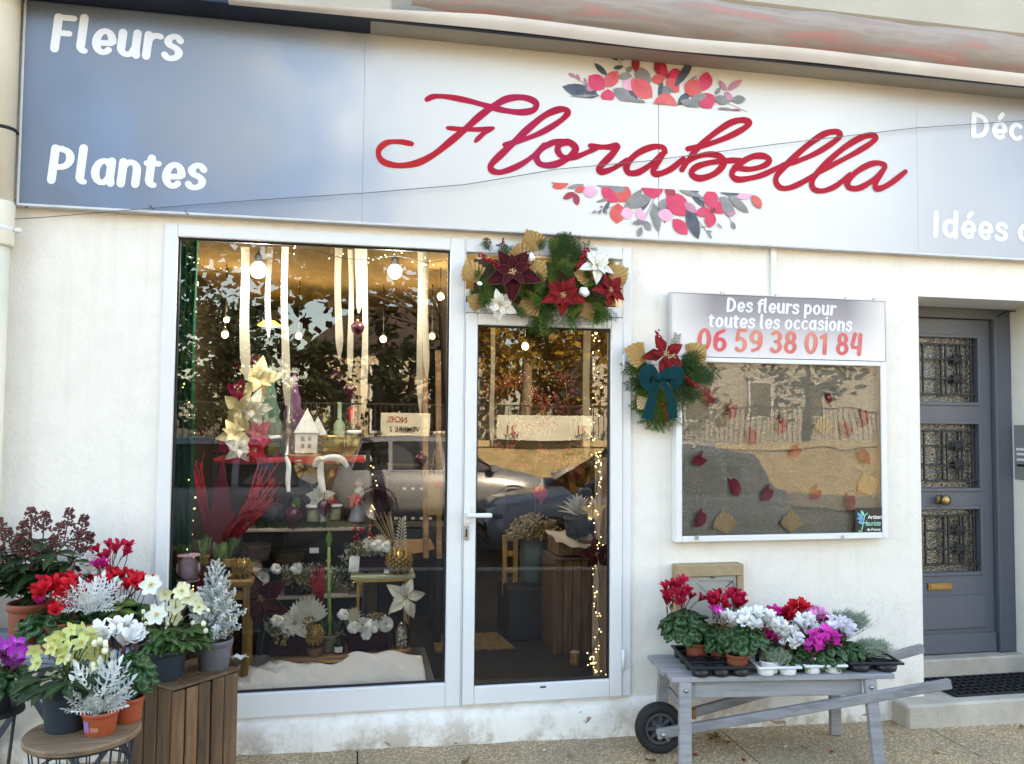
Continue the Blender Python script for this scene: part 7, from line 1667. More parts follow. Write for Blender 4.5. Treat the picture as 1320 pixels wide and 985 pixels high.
for (xx,yy) in ((x,.17),(a.x+.03,.17),(x,.32),(a.x+.03,.32)): b = MB(); b.box((xx-.016,yy-.016,FZ),(xx+.016,yy+.016,zt-.036),.004); b.build('leg', [YELW], ys)
b = MB(); b.box((a.x+.047,.16,zt-.10),(x-.0165,.18,zt-.06),.003); b.build('apron', [YELW], ys)
def lone(label, u, v, rpx, Y, kind, face=(0,-1,.1), spin=0):
    t = thing('poinsettia', label, 'artificial flower', P(u,v,Y+.03), 0, 'single fabric poinsettias'); poinsettia(t, P(u,v,Y), Wd_(rpx,Y), kind, face, spin=spin, n=(5,4)); b = MB(); b.tube([P(u,v,Y+.01), P(u+4,v+40,Y+.04), P(u-2,v+75,Y+.05)], .003, 5); b.build('stem', [STEM], t)
lone('large burgundy poinsettia with pale edges hanging by the yellow stool', 337, 772, 36, .24, 'burg', (-.1,-1,.1), .4); lone('large white poinsettia in front of the pale display table legs', 523, 770, 26, .40, 'white', (0,-1,.15), 1.0); lone('burgundy poinsettia by the fairy lights behind the shop door', 769, 714, 24, .26, 'burg', (-.1,-1,0), .2)
am = thing('amaryllis', 'tall budding amaryllis stem in a mossy glass pot', 'potted plant', P(425,838,.36)); q = P(425,838,.36); pot(am, q, .05, .085, M('mossy_glass', (0.20,0.20,0.12), (0.1,0.1,0.05), .3, 30)); b = MB(); b.tube([q+Vector((0,0,.08)), P(424,760,.36), P(424,705,.36)], [.011,.010,.008], 10); b.build('stem', [M('pale_green_stalk', (0.30,0.40,0.10), (0.22,0.32,0.08), .4, 5)], am); put(leaf_mb(4,.4,.3,.0).mesh('bud', LIMELEAF), am, frame_mt(P(424,706,.36)-Vector(q), (0,0,1), (0,-1,0), .09))
for k in range(4): put(LEAF_DARK, am, frame_mt(Vector((0,0,.08)), (random.uniform(-.8,.8),-.2,.8), (0,-1,.4), .1))
rd = thing('red_grass', 'tuft of red dried grass beside the amaryllis stalk', 'dried grass', P(412,790,.5)); b = MB()
for k in range(70): r0 = P(412,790,.5)+rv(.01); b.tube([r0, P(410+random.uniform(-12,12),735+random.uniform(-12,25),.5+random.uniform(-.04,.04))], [.0025,.001], 3)
b.build('blades', [REDB, THUJAD], rd)['kind'] = 'stuff'
# glass cloche
gq = P(517,838,.34); cl = thing('glass_cloche', 'glass dome with pink and white dried flowers on a wooden foot', 'cloche', gq); b = MB(); b.lathe([(.052,0),(.054,.006),(.050,.016)], 20, tuple(gq)); b.build('foot', [BENCH], cl); b = MB(); b.lathe([(.044,.016),(.045,.10),(.036,.135),(.015,.155),(.001,.158)], 20, tuple(gq), 0, None, True, False); b.build('dome', [GLASS('cloche_glass', 1.6)], cl); b = MB()
for k in range(60): b.octa(gq+Vector((random.uniform(-.026,.026),random.uniform(-.026,.026),random.uniform(.02,.115))), random.uniform(.006,.012), k % 2)
b.build('flowers', [petal('dusty_pink',(0.5,0.3,0.28)), COTTON], cl)['kind'] = 'stuff'
fe_ = thing('fern_spray', 'bleached fern spray with pampas behind the large gold cone', 'dried plant', P(517,712,.56)); b = MB(); p0, p1 = P(515,722,.56), P(519,668,.55); b.tube([p0,p1], .003, 4)
for k in range(22):
    c = p0.lerp(p1, .15+.85*k/22); s_ = 1 if k % 2 else -1; L_ = Wd_(9*(1.1-.6*k/22),.56); b.add([c+Vector((0,0,-.003)), c+Vector((s_*L_*.6,-.01,.012)), c+Vector((s_*L_,-.012,.02)), c+Vector((s_*L_*.6,-.01,.026))], [(0,1,2,3)])
b.build('fronds', [PWHITE], fe_)
b = MB(); 
for k in range(14): b.tube([P(512,712,.58), P(495+random.uniform(-14,12),665+random.uniform(-10,12),.6)], [.0015,.001], 3)
b.build('pampas', [NATP], fe_)['kind'] = 'stuff'
# snow batting along the window foot
SNOW = M('snow_batting', (0.88,0.89,0.91), (0.82,0.84,0.87), .95, 20, .5, 60)
b = MB(); a, c = P(300,886,.08), P(556,886,.08)
def snow(u, v):
    x = a.x+(c.x-a.x)*u; y = .055+.24*v; hgt = .004+.075*min(1,v*1.6)*(.30+.70*abs(math.sin(u*5.1+.75))**1.6)+.012*math.sin(u*19+v*3)*v+.05*max(0,math.sin(u*4.1-1))*v+.012*math.sin(u*31+v*9)
    return (x, y, FZ+.115*(v<.99)+hgt*.8-.10*(u>.97)-.06*max(0,.12-v)/.12)
b.grid(snow, 60, 14); tag(b.build('snow_batting', [SNOW], None, (a.x,.1,FZ)), 'rumpled white snow batting along the foot of the window display', 'snow blanket')
b = MB(); b.box((a.x-.25,.055,FZ),(c.x+.02,.70,FZ+.10),.004); tag(b.build('display_plinth', [M('grey_fabric', (0.14,0.145,0.16), (0.11,0.115,0.125), .9, 6)], None, (a.x,.1,FZ)), 'low grey plinth carrying the window display', 'plinth')
# ribbon spool in a clear case
sq = P(243,732,.10); sp = thing('ribbon_spool', 'pink ribbon spool in a clear case at the left corner of the window', 'ribbon spool', sq); PINKM = M('pale_pink_plastic', (0.74,0.50,0.66), (0.66,0.42,0.58), .5, 5); r = Wd_(13,.1)
for dz in (-.062,.058): b = MB(); b.lathe([(0,dz),(r,dz),(r,dz+.006),(0,dz+.006)], 24, tuple(sq), 0, None, False, False); b.build('disc', [PINKM], sp)
b = MB(); b.lathe([(.0,0),(.052,.0),(.056,.01),(.045,.022),(.02,.018),(.0,.02)], 20, (0,0,0), 0, Matrix.Translation(sq) @ Matrix.Rotation(R(90),4,'X')); b.build('roll', [PINKM], sp); b = MB(); b.lathe([(r*.96,-.055),(r*.96,.057)], 20, tuple(sq), 0, None, True, False); b.build('case', [GLASS('clear_plastic',1.3)], sp)
zf = sq.z-.062; b = MB(); b.box((sq.x-.01,sq.y-.01,FZ),(sq.x+.01,sq.y+.01,zf)); b.build('stand', [BLK], sp)
hyb = thing('hyacinth_tray', 'row of sprouting hyacinths behind the pink ribbon spool', 'potted plant', P(275,748,.22)); 
for (u,v) in ((283,712),(295,708),(262,704)):
    q = P(u,v+22,.2); pot(hyb, q, .03, .04, YELW)
    for k in range(8): put(LEAF_LIME if k % 3 else LEAF_GREEN, hyb, frame_mt(q-wloc(hyb)+Vector((0,0,.035)), (random.uniform(-.3,.3),random.uniform(-.2,.2),1), (random.uniform(-1,1),-1,0), random.uniform(.07,.11)))
# ------------------------------------------------------------------ right part of the display: frame, tote bag, dark shelving
lb = thing('ladder', 'thin wooden ladder frame leaning behind the right edge of the window', 'ladder', P(566,690,1.0))
for u in (549,566):
    b = MB(); b.bar(P(u,720,1.0), P(u-1,452,1.15), .035, .03, .003, 0, (0,1,0)); b.build('rail', [BENCH], lb)
DKB = M('black_box', (0.02,0.02,0.022), (0.03,0.03,0.033), .6, 6); ds_ = thing('dark_shelving', 'dark shelves of small black boxes behind the tote bag', 'shelf', P(530,760,1.7))
for vv in (600,634,672,706): a, c = P(500,vv,1.6), P(572,vv,1.6); b = MB(); b.box((a.x,1.6,a.z-.015),(c.x,1.95,a.z)); b.build('shelf', [BLK], ds_)
a, c = P(498,760,1.96), P(574,560,1.96); b = MB(); b.box((a.x,1.951,FZ),(c.x,1.98,c.z)); b.build('back_panel', [BLK], ds_)
pk = None
for vv, rw in ((634,'top'),(672,'middle'),(706,'bottom')):
    for k in range(5):
        q = P(510+11*k,vv,1.66); nm = 'black gift box number'
        b = MB(); b.box((-.034,-.03,0),(.034,.03,.13),.003); b.box((-.012,-.0315,.015),(.012,-.0299,.032),0,1)
        o = bpy.data.objects.new('gift_box', b.mesh('gift_box', [DKB, LABELW])) if pk is None else pk.copy(); pk = pk or o; COL.objects.link(o); o.location = q+Vector((0,0,.001)); tag(o, ('leftmost','second from left','middle','fourth from left','rightmost')[k]+' black gift box in the '+rw+' row on the dark shelves', 'box', 'black gift boxes on the dark shelves')
tb = thing('tote_bag', 'natural canvas tote bag hanging behind the right edge of the window', 'bag', P(561,636,.95)); CANV = M('natural_canvas', (0.34,0.22,0.10), (0.28,0.18,0.08), .9, 30, .3, 90); a, c = P(551,664,.95), P(571,612,.95)
b = MB(); b.grid(lambda u, v: (a.x+(c.x-a.x)*u, .95-.02*math.sin(u*PI)*math.sin(v*PI*.9)-.004*math.sin(u*9), a.z+(c.z-a.z)*v), 8, 8); b.grid(lambda u, v: (a.x+(c.x-a.x)*u, .965, a.z+(c.z-a.z)*v), 1, 1); b.build('bag', [CANV], tb)
for (u0,u1,um) in ((556,566,561),): b = MB(); b.tube([P(u0,612,.95),P(um-1,580,.955),P(u1,612,.95)], .008, 6); b.build('strap', [CANV], tb)
b = MB(); q = P(564,625,.925); b.add([(q.x-.025,.92,q.z),(q.x,.92,q.z-.02),(q.x+.028,.92,q.z+.008),(q.x,.92,q.z+.02)], [(0,1,2,3)]); b.build('print', [PREDF], tb)
kp = thing('kraft_paper', 'sheet of brown kraft paper lying on the table by the dark shelves', 'paper', P(530,708,1.2)); b = MB(); a, c = P(490,708,1.15), P(560,712,1.15); b.grid(lambda u, v: (a.x+(c.x-a.x)*u, 1.12+.3*v, a.z-.03*(1-v)*math.sin(u*PI)+.02*v), 6, 3); b.build('sheet', [CANV], kp)
b = MB(); a, c = P(488,716,1.1), P(572,716,1.1); b.box((a.x,1.1,a.z-.03),(c.x,1.6,a.z-.006)); wt_ = thing('work_table', 'dark work table under the kraft paper', 'table', (a.x,1.1,FZ)); b.build('tabletop', [BLK], wt_)
for xx in (a.x+.03,c.x-.03):
    for yy in (1.13,1.57): b = MB(); b.box((xx-.02,yy-.02,FZ),(xx+.02,yy+.02,a.z-.031)); b.build('leg', [BLK], wt_)
rg = thing('rug', 'patterned ochre rug on the dark shop floor', 'rug', Pz(605,832,FZ)); b = MB(); p_ = [Pz(560,842,FZ+.001),Pz(664,837,FZ+.001),Pz(640,817,FZ+.001),Pz(560,820,FZ+.001)]
b.add([tuple(p) for p in p_]+[(p.x,p.y,FZ+.012) for p in p_], [(4,5,6,7),(0,1,5,4),(1,2,6,5),(2,3,7,6),(3,0,4,7)]); b.build('weave', [M('ochre_rug', (0.26,0.17,0.07), (0.08,0.06,0.04), .95, 45, .3, 100)], rg)
# ------------------------------------------------------------------ behind the shop door
def dcrate(label, u0, u1, v0, v1, Y, dp):
    a, c = P(u0,v1,Y), P(u1,v0,Y); t = thing('display_crate', label, 'crate', (a.x,Y,FZ)); n = 5; w_ = (c.x-a.x)/n
    for i in range(n): b = MB(); b.box((a.x+w_*i+.003,Y,FZ+.003),(a.x+w_*(i+1)-.003,Y+.014,c.z),.003); b.build('plank', [CRATE], t)
    b = MB(); b.box((a.x+.003,Y+.0145,FZ+.003),(a.x+.017,Y+dp,c.z),.003); b.build('plank', [CRATE], t)
    b = MB(); b.box((a.x,Y-.005,c.z+.0005),(c.x,Y+dp,c.z+.014),.003); b.build('plank', [CRATE], t); return t
dcrate('tall weathered crate stood on end behind the shop door', 714, 774, 722, 838, .75, .35)
q = P(747,700,.82); ag_ = thing('agave', 'spiky silver agave in a dark pot on the tall crate', 'potted plant', P(744,690,.85)); q = P(744,690,.85); pot(ag_, q, .085, .12, NAVYPOT)
agl = leaf_mb(4,.22,.25,.1).mesh('leaf', SILVER)
for k in range(34): a = k*2.4; h_ = k/34; put(agl, ag_, frame_mt(Vector((0,0,.12)), (math.cos(a)*(1.1-h_),math.sin(a)*(1.1-h_),.25+h_), (-math.cos(a)*.3,-math.sin(a)*.3-.2,1), .14))
b = MB(); a, c = P(716,704,.76), P(770,690,.76); b.grid(lambda u, v: (a.x+(c.x-a.x)*u, .74+.30*v, P(740,690,.8).z-.004-.14*max(0,.5-v)*(.4+u)+.008*math.sin(u*13+v*7)), 12, 8); tag(b.build('tissue_paper', [M('white_tissue', (0.66,0.62,0.58), (0.58,0.54,0.5), .8, 20)], None, a), 'crumpled white tissue paper draped over the tall crate', 'paper')
b = MB(); a, c = P(716,722,.75), P(774,722,.75); zq = P(740,690,.8).z-.02; b.box((a.x+.03,.80,a.z+.016),(c.x,1.08,zq-.02),.004); tag(b.build('small_crate', [CRATE], None, (a.x,.8,a.z)), 'low wooden box between the tall crate and the tissue paper', 'box')
vq = P(688,752,1.25); bq = thing('dried_bouquet', 'bouquet of dried beige flowers in a tall grey green vase', 'flower arrangement', vq); b = MB(); b.lathe([(.07,0),(.09,.02),(.10,.20),(.08,.30),(.09,.33)], 20, tuple(vq)); b.build('vase', [M('grey_green_vase', (0.12,0.15,0.15), (0.09,0.11,0.11), .35, 6)], bq); b = MB(); rnd = random.Random(3)
for k in range(420):
    d = Vector((rnd.gauss(0,1),rnd.gauss(0,1),abs(rnd.gauss(0,.8)))).normalized(); p = P(688,690,1.25)+Vector((d.x*.20,d.y*.16,d.z*.17-.02))*rnd.uniform(.6,1); b.octa(p, rnd.uniform(.006,.016), k % 3 == 0)
    if k % 3 == 0: b.tube([vq+Vector((0,0,.30)), p], [.002,.001], 3, 0, False)
b.build('blooms', [M('beige_dried_bloom', (0.40,0.30,0.15), (0.3,0.22,0.1), .9, 20), M('olive_dried_bloom', (0.22,0.2,0.08), None, .9)], bq)['kind'] = 'stuff'
b = MB(); b.box((vq.x-.2,1.1,FZ),(vq.x+.25,1.5,vq.z-.001),.006); tag(b.build('dark_pedestal', [DKB], None, (vq.x,1.1,FZ)), 'dark pedestal under the dried bouquet vase', 'pedestal')
ch = thing('wooden_chair', 'small yellow wooden chair beside the dried bouquet', 'chair', P(660,740,1.35)); a, c = P(648,745,1.3), P(668,690,1.3)
for xx in (a.x,c.x-.03): b = MB(); b.box((xx,1.3,a.z-.12),(xx+.03,1.33,c.z),.003); b.build('leg', [YELW], ch)
for zz in (c.z-.04,(a.z+c.z)/2,a.z+.03): b = MB(); b.box((a.x+.0305,1.305,zz),(c.x-.0305,1.325,zz+.035),.003); b.build('slat', [YELW], ch)
lg = thing('wood_log', 'small cut log with bark standing on the carpet by the door', 'log', Pz(741,858,FZ)); q = Pz(741,858,FZ); b = MB(); r = .028; b.lathe([(r,0),(r*1.04,.02),(r,.075),(r*.98,.078)], 16, tuple(q)); b.build('bark', [YELW], lg); b = MB(); b.lathe([(0,.0785),(r*.95,.0785),(r*.95,.080),(0,.080)], 16, tuple(q), 0, None, False, False); b.build('cut_face', [PALEW], lg)
# red berry branches and orchids behind the door
for k, (lab, u0, v0, u1, v1, n) in enumerate([('spray of dark red berries at the left behind the door glass',652,600,655,495,70),('spray of dark red berries behind the middle of the door glass',690,610,700,500,90),('spray of rose red berries at the right behind the door glass',735,610,728,480,90)]):
    t = thing('berry_branch', lab, 'dried branches', P(u0,v0,1.4), 0, 'berry branches behind the door'); rnd = random.Random(40+k); p0, p1 = P(u0,v0,1.4), P(u1,v1,1.4); b = MB(); b.tube([P(u0,v0+60,1.42),p0,p0.lerp(p1,.5)+Vector((.02,0,0)),p1], .005, 5); tw = [];
    for i in range(14): s_ = p0.lerp(p1,rnd.random()); e_ = s_+Vector((rnd.uniform(-.12,.12),rnd.uniform(-.05,.05),rnd.uniform(.0,.09))); b.tube([s_,e_], .002, 3, 0, False); tw.append(e_)
    b.build('twigs', [REDSTEM], t)['kind'] = 'stuff'
    bb = MB()
    for i in range(n*2): bb.ball(rnd.choice(tw)+Vector((rnd.gauss(0,.022),rnd.gauss(0,.02),rnd.gauss(0,.022))), rnd.uniform(.007,.011), 6, 4)
    bb.build('berries', [M('rose_berry', (0.34,0.02,0.06), (0.22,0.01,0.03), .4, 9)], t)['kind'] = 'stuff'
gb = thing('gold_bow', 'gold fabric flower tied on the fairy lights behind the door', 'ornament', P(766,660,.28)); poinsettia(gb, P(766,658,.25), Wd_(17,.25), 'gold', (-.2,-1,0))
gb2 = thing('price_card', 'small white price card on the lowest shelf', 'card', P(393,709,.6)); b = MB(); a, c = P(399,713,.62), P(411,706,.62); b.box((a.x,.615,a.z),(c.x,.618,c.z)); b.build('card', [LABELW], gb2)
# ================================================================== the street behind the camera, seen in the glass
def Q(u, v, Y): q = P(u, v, Y); return Vector((q.x, -Y+.02, q.z))
def m_stone():
    m, N, L, b = nodes('yellow_rubble_stone'); v = coords(N, L, 'Object', (1,1,1.7))
    vo = N.new('ShaderNodeTexVoronoi'); vo.inputs['Scale'].default_value = 3.2; L.new(v, vo.inputs['Vector'])
    c = ramp(N, L, sep(N, L, vo.outputs['Color'])[0], [(0,(0.42,0.32,0.17)),(.5,(0.52,0.41,0.23)),(1,(0.36,0.27,0.14))])
    c = mixc(N, L, ramp(N, L, noise(N, L, v, 8, 5), [(0.4,(0,0,0)),(0.7,(.6,.6,.6))]), c, (0.30,0.22,0.12))
    L.new(c, b.inputs['Base Color']); b.inputs['Roughness'].default_value = .9; bumpn(N, L, b, vo.outputs['Distance'], .7, .06); return m
WYa = -15.9
sw_ = thing('stone_wall', 'low yellow stone wall with pale coping across the street', 'wall', (2,WYa,-.3))
b = MB(); b.box((-30,WYa-.4,-.7),(30,WYa,.93)); b.build('wall_face', [m_stone()], sw_)
COP = M('pale_coping_stone', (0.58,0.47,0.28), (0.50,0.40,0.23), .9, 4, rnd=.08)
for i in range(40):
    b = MB(); b.box((-30+1.5*i,WYa-.46,.9305),(-30+1.5*i+1.49,WYa+.06,1.09),.01); b.build('coping_stone', [COP], sw_)
fe = thing('railing', 'dark metal railing standing on the yellow wall across the street', 'fence', (2,WYa-.2,1.09))
IRG = M('dark_railing', (0.03,0.03,0.03), None, .6)
b = MB()
for i in range(240): x = -15+.14*i; b.box((x-.009,WYa-.209,1.092),(x+.009,WYa-.191,1.95))
o = b.build('bars', [IRG], fe); o['kind'] = 'stuff'
b = MB(); b.box((-15.2,WYa-.22,1.95),(19,WYa-.18,1.99)); b.build('top_rail', [IRG], fe)
def banner(label, a, c_, lines, y):
    t = thing('banner', label, 'banner', ((a.x+c_.x)/2,y,c_.z)); b = MB()
    b.grid(lambda u, v: (a.x+(c_.x-a.x)*(u if u < .5 or v > .5 else u-(.5-v)*.10*(u-.5)), y+.03*math.sin(u*9)*math.sin(v*3), c_.z+(a.z-c_.z)*v-.05*math.sin(u*PI)*(1-v)), 16, 6)
    b.build('cloth', [M('cream_banner_cloth', (0.70,0.69,0.58), (0.62,0.61,0.5), .7, 3)], t)
    for (s_, fx, fz, sz, m_) in lines: text(s_, t, (a.x+(c_.x-a.x)*fx, y+.033, c_.z+(a.z-c_.z)*fz), sz, m_, 'print', 1, 0, 1.0, 'CENTER', .0015)
    return t
BR = M('dark_red_print', (0.35,0.02,0.02), None, .6); BB = M('dark_print', (0.04,0.04,0.045), None, .6)
a_, c_ = Q(640,535,15.6), Q(763,566,15.6)
banner('wide cream banner tied to the railing, the right one of two', a_, c_, [('21', .14, .22, .30, BR), ('NOV', .15, .02, .15, BB), ('21', .88, .22, .30, BR), ('NOV', .88, .02, .15, BB)], -15.55)
a_, c_ = Q(491,532,15.6), Q(554,570,15.6)
banner('cream banner with red and black capitals tied to the railing, left of the wide one', a_, c_, [('NOEL', .32, .68, .20, BR), ('VEMBRE 2', .48, .36, .17, BB)], -15.55)
# ------------------------------------------------------------------ parked cars
CGLASS = None
def m_cg():
    m, N, L, b = nodes('car_glass'); b.inputs['Base Color'].default_value = (0.012,0.014,0.016,1); b.inputs['Roughness'].default_value = .04; b.inputs['Specular IOR Level'].default_value = .9; return m
CGLASS = m_cg()
def carpaint(name, c):
    m, N, L, b = nodes(name); b.inputs['Base Color'].default_value = (*c,1); b.inputs['Metallic'].default_value = .15; b.inputs['Roughness'].default_value = .3; b.inputs['Coat Weight'].default_value = .8; b.inputs['Coat Roughness'].default_value = .04; return m
LENSM = M('headlight_lens', (0.55,0.57,0.60), None, .08); TYRE = M('car_tyre', (0.015,0.015,0.015), None, .8); ALLOY = M('car_rim', (0.12,0.12,0.13), None, .4, metal=.5)
def car(label, loc, rz, paint, L_=3.95, Wd=1.68, H=1.46):
    t = thing('parked_car', label, 'car', loc, rz, 'cars parked along the street')
    # stations along x (front = -x): x, bottom, shoulder height, centre height, half width
    st = [(-.50,.34,.52,.55,.60),(-.485,.24,.66,.70,.74),(-.44,.20,.74,.80,.92),(-.36,.19,.79,.86,.98),(-.25,.19,.84,.93,1.0),(-.15,.19,.87,.97,1.0),(.0,.19,.89,.99,1.0),(.2,.19,.90,1.0,1.0),(.38,.20,.91,1.0,.98),(.46,.22,.90,.98,.92),(.49,.28,.80,.86,.80),(.50,.36,.66,.7,.7)]
    b = MB(); vs = []; n = 13
    for (x, zb, zs, zc, hw) in st:
        h = hw*Wd/2; half = [(0.0,zb),(h*.8,zb),(h*.97,zb+.10),(h,(zb+zs)/2),(h*.965,zs-.02),(h*.86,zs+(zc-zs)*.6),(0.0,zc)]
        ring = half+[(-y,z) for y,z in half[-2:0:-1]]
        vs += [(x*L_, y, z) for y,z in ring]
    n = 12; fs = []
    for i in range(len(st)-1):
        for j in range(n): fs.append((i*n+j, i*n+(j+1)%n, (i+1)*n+(j+1)%n, (i+1)*n+j))
    fs += [tuple(range(n)), tuple((len(st)-1)*n+j for j in range(n))[::-1]]
    b.add(vs, fs, 0, True)
    def pb(name, b, mats): o = bpy.data.objects.new(name, b.mesh(name, mats)); COL.objects.link(o); o.parent = t; return o
    pb('body', b, [paint])
    lo = [(-.24,.93,.93),(.0,.94,.96),(.25,.94,.96),(.43,.93,.90)]; up_ = [(-.045,.68),(.02,.73),(.25,.73),(.38,.66)]
    hw = Wd/2; b = MB(); vs = []
    for (x,z,k), (xu,ku) in zip(lo, up_):
        zr = H-(.03 if x in (-.24,) else 0.0)-(.04 if x > .4 else 0)
        vs += [(x*L_, -hw*k, z-.05),(xu*L_, -hw*ku, zr-.05),(xu*L_, -hw*ku*.8, zr),(xu*L_, hw*ku*.8, zr),(xu*L_, hw*ku, zr-.05),(x*L_, hw*k, z-.05)]
    fs = [(i*6+j, i*6+j+1, (i+1)*6+j+1, (i+1)*6+j) for i in range(3) for j in range(5)]+[(0,1,2,3,4,5),(18,23,22,21,20,19)]
    b.add(vs, fs, 0, True); pb('roof', b, [paint])
    def lerp3(a, c, t_): return tuple(a[i]+(c[i]-a[i])*t_ for i in range(3))
    def pane(a, b1, c, d, name='window', off=(0,0,0), ins=.09):
        m_ = [sum(p[i] for p in (a,b1,c,d))/4 for i in range(3)]; pts = [tuple(lerp3(p, m_, ins)[i]+off[i] for i in range(3)) for p in (a,b1,c,d)]
        g = MB(); g.add(pts, [(0,1,2,3)]); pb(name, g, [CGLASS])
    V = vs
    pane(V[0],V[1],V[4],V[5],'windscreen',(-.012,0,.012),.06); pane(V[18],V[19],V[22],V[23],'rear_window',(.012,0,.012),.10)
    for s_ in (0,1):
        ia, ib = (0,1) if s_ == 0 else (5,4); oy = -.012 if s_ == 0 else .012
        for k in range(3): pane(V[k*6+ia],V[k*6+ib],V[(k+1)*6+ib],V[(k+1)*6+ia],'side_window',(0,oy,.004),.10)
        g = MB(); y = (-1 if s_ == 0 else 1); g.box((-.235*L_,y*hw*.98-.0,.88),(-.20*L_,y*(hw+.15),1.0),.02); pb('wing_mirror', g, [paint])
        g = MB(); g.ball((-.462*L_,y*hw*.68,.665),.13,10,6,0,(.9,1.0,.62)); pb('headlight', g, [LENSM])
        g = MB(); g.box((.478*L_,y*hw*.62-.09,.62),(.497*L_,y*hw*.62+.09,.86),.02); pb('tail_light', g, [PREDF])
        for x in (-.315,.31):
            g = MB(); mt_ = Matrix.Translation((x*L_,y*(hw-.10),.30)) @ Matrix.Rotation(R(90),4,'X')
            g.lathe([(.2,-.1),(.29,-.1),(.305,-.06),(.305,.06),(.29,.1),(.2,.1)], 24, (0,0,0), 0, mt_, True, False); wl_ = pb('wheel', g, [TYRE])
            g = MB(); g.lathe([(0,-.06),(.2,-.09),(.21,-.1),(.21,.1),(.2,.09),(0,.06)], 20, (0,0,0), 0, mt_); r_ = pb('rim', g, [ALLOY]); r_.parent = wl_
            g = MB(); g.lathe([(.345,-.012),(.36,.0),(.345,.012)], 24, (0,0,0), 0, Matrix.Translation((x*L_,y*(hw*.995),.30)) @ Matrix.Rotation(R(90),4,'X'), True, False); pb('wheel_arch', g, [DARK])
    g = MB(); g.box((-.499*L_,-hw*.5,.36),(-.478*L_,hw*.5,.47),.02); pb('grille', g, [DARK])
    g = MB(); g.box((-.505*L_,-.26,.49),(-.488*L_,.26,.59),.005); pb('number_plate', g, [LABELW])
    return t
yc = -6.15
car('blue grey hatchback parked at the kerb facing left in the door reflection', (1.62+1.98,yc,gz(3.6)-.13), 0, carpaint('blue_grey_paint',(0.42,0.45,0.50)))
car('silver grey car standing on the road between the two kerbside cars', (1.55,-10.3,gz(1.5)-.13), PI, carpaint('pale_silver_paint',(0.26,0.27,0.29)), 3.7)
car('light grey car parked furthest left at the kerb', (-2.25,yc,gz(-2.2)-.13), 0, carpaint('light_grey_paint',(0.33,0.34,0.36)), 3.9)
car('white compact car parked on the sunny side by the stone wall', (6.3,-13.0,gz(6.3)-.13), 0, carpaint('white_car_paint',(0.6,0.6,0.6)), 3.9)
# ------------------------------------------------------------------ trees
BARK = M('plane_bark', (0.30,0.235,0.15), (0.19,0.14,0.09), .9, 5, .4, 20)
BARKD = M('dark_bark', (0.06,0.048,0.036), (0.09,0.07,0.05), .9, 5, .4, 20)
def tree(label, base, h, lean, crown, leafm, lsize, n, bark=BARK, tr=.16, limbs=7, group=None, seed=1):
    rnd = random.Random(seed); t = thing('tree', label, 'tree', base, 0, group); B0 = Vector(base); top = B0+Vector((lean[0],lean[1],h))
    mid = B0.lerp(top,.5)+Vector((rnd.uniform(-.15,.15),rnd.uniform(-.1,.1),0))
    b = MB(); b.tube(smooth3([B0-Vector((0,0,.2)), B0.lerp(mid,.5), mid, top], 4), [tr*(1.25-.75*i/12) for i in range(13)], 10); b.build('trunk', [bark], t)
    b = MB(); tips = []
    for i in range(limbs*2):
        c = Vector(crown[rnd.randrange(len(crown))][:3]); rr = crown[0][3]; p = c+Vector((rnd.uniform(-1,1),rnd.uniform(-1,1),rnd.uniform(-.6,.8)))*rr*.8
        s_ = mid.lerp(top, rnd.uniform(.35,1)); m_ = s_.lerp(p,.5)+Vector((rnd.uniform(-.2,.2),rnd.uniform(-.2,.2),.2)); b.tube(smooth3([s_,m_,p],4), [tr*.20*(1-.85*k/8) for k in range(9)], 5, 0, False); tips.append((m_,p))
        for _ in range(3): q = m_.lerp(p, rnd.uniform(.2,.9)); b.tube([q, q+Vector((rnd.uniform(-.6,.6),rnd.uniform(-.6,.6),rnd.uniform(-.1,.5)))], [tr*.1,.008], 4, 0, False)
    b.build('limbs', [bark], t)['kind'] = 'stuff'
    b = MB(); cl = []
    for _ in range(max(10,n//60)):
        c = crown[rnd.randrange(len(crown))]; cl.append((Vector(c[:3])+Vector((rnd.gauss(0,.5),rnd.gauss(0,.5),rnd.gauss(0,.42)))*c[3], c[3]*rnd.uniform(.14,.30)))
    for i in range(n):
        c, r = cl[rnd.randrange(len(cl))]; p = c+Vector((rnd.gauss(0,1),rnd.gauss(0,1),rnd.gauss(0,.8)))*r
        x = Vector((rnd.uniform(-1,1),rnd.uniform(-1,1),rnd.uniform(-.6,.6))).normalized(); y = x.cross(Vector((rnd.uniform(-1,1),rnd.uniform(-1,1),rnd.uniform(-1,1)))).normalized(); s_ = lsize*rnd.uniform(.6,1.3)
        b.add([p-x*s_*.5, p-y*s_*.42+x*s_*.1, p+x*s_*.6, p+y*s_*.42+x*s_*.1], [(0,1,2,3)], 0 if rnd.random() < .6 else 1)
    o = b.build('crown', leafm, t); o['kind'] = 'stuff'
    return t
def fol(name, c, c2): return M(name, c, c2, .6, 3, trans=.3)
BROWNL = [fol('brown_plane_leaves', (0.10,0.065,0.022), (0.07,0.055,0.02)), fol('olive_plane_leaves', (0.06,0.07,0.022), (0.045,0.055,0.018))]
GOLDL = [fol('golden_leaves', (0.42,0.27,0.045), (0.35,0.2,0.03)), fol('amber_leaves', (0.34,0.17,0.03), (0.3,0.22,0.05))]
EVER = [fol('evergreen_leaves', (0.03,0.05,0.022), (0.02,0.035,0.016)), fol('deep_evergreen_leaves', (0.022,0.036,0.016), (0.03,0.05,0.02))]  # two evergreen leaf tones, mixed at random through the crown
q = Q(611,600,7.2)
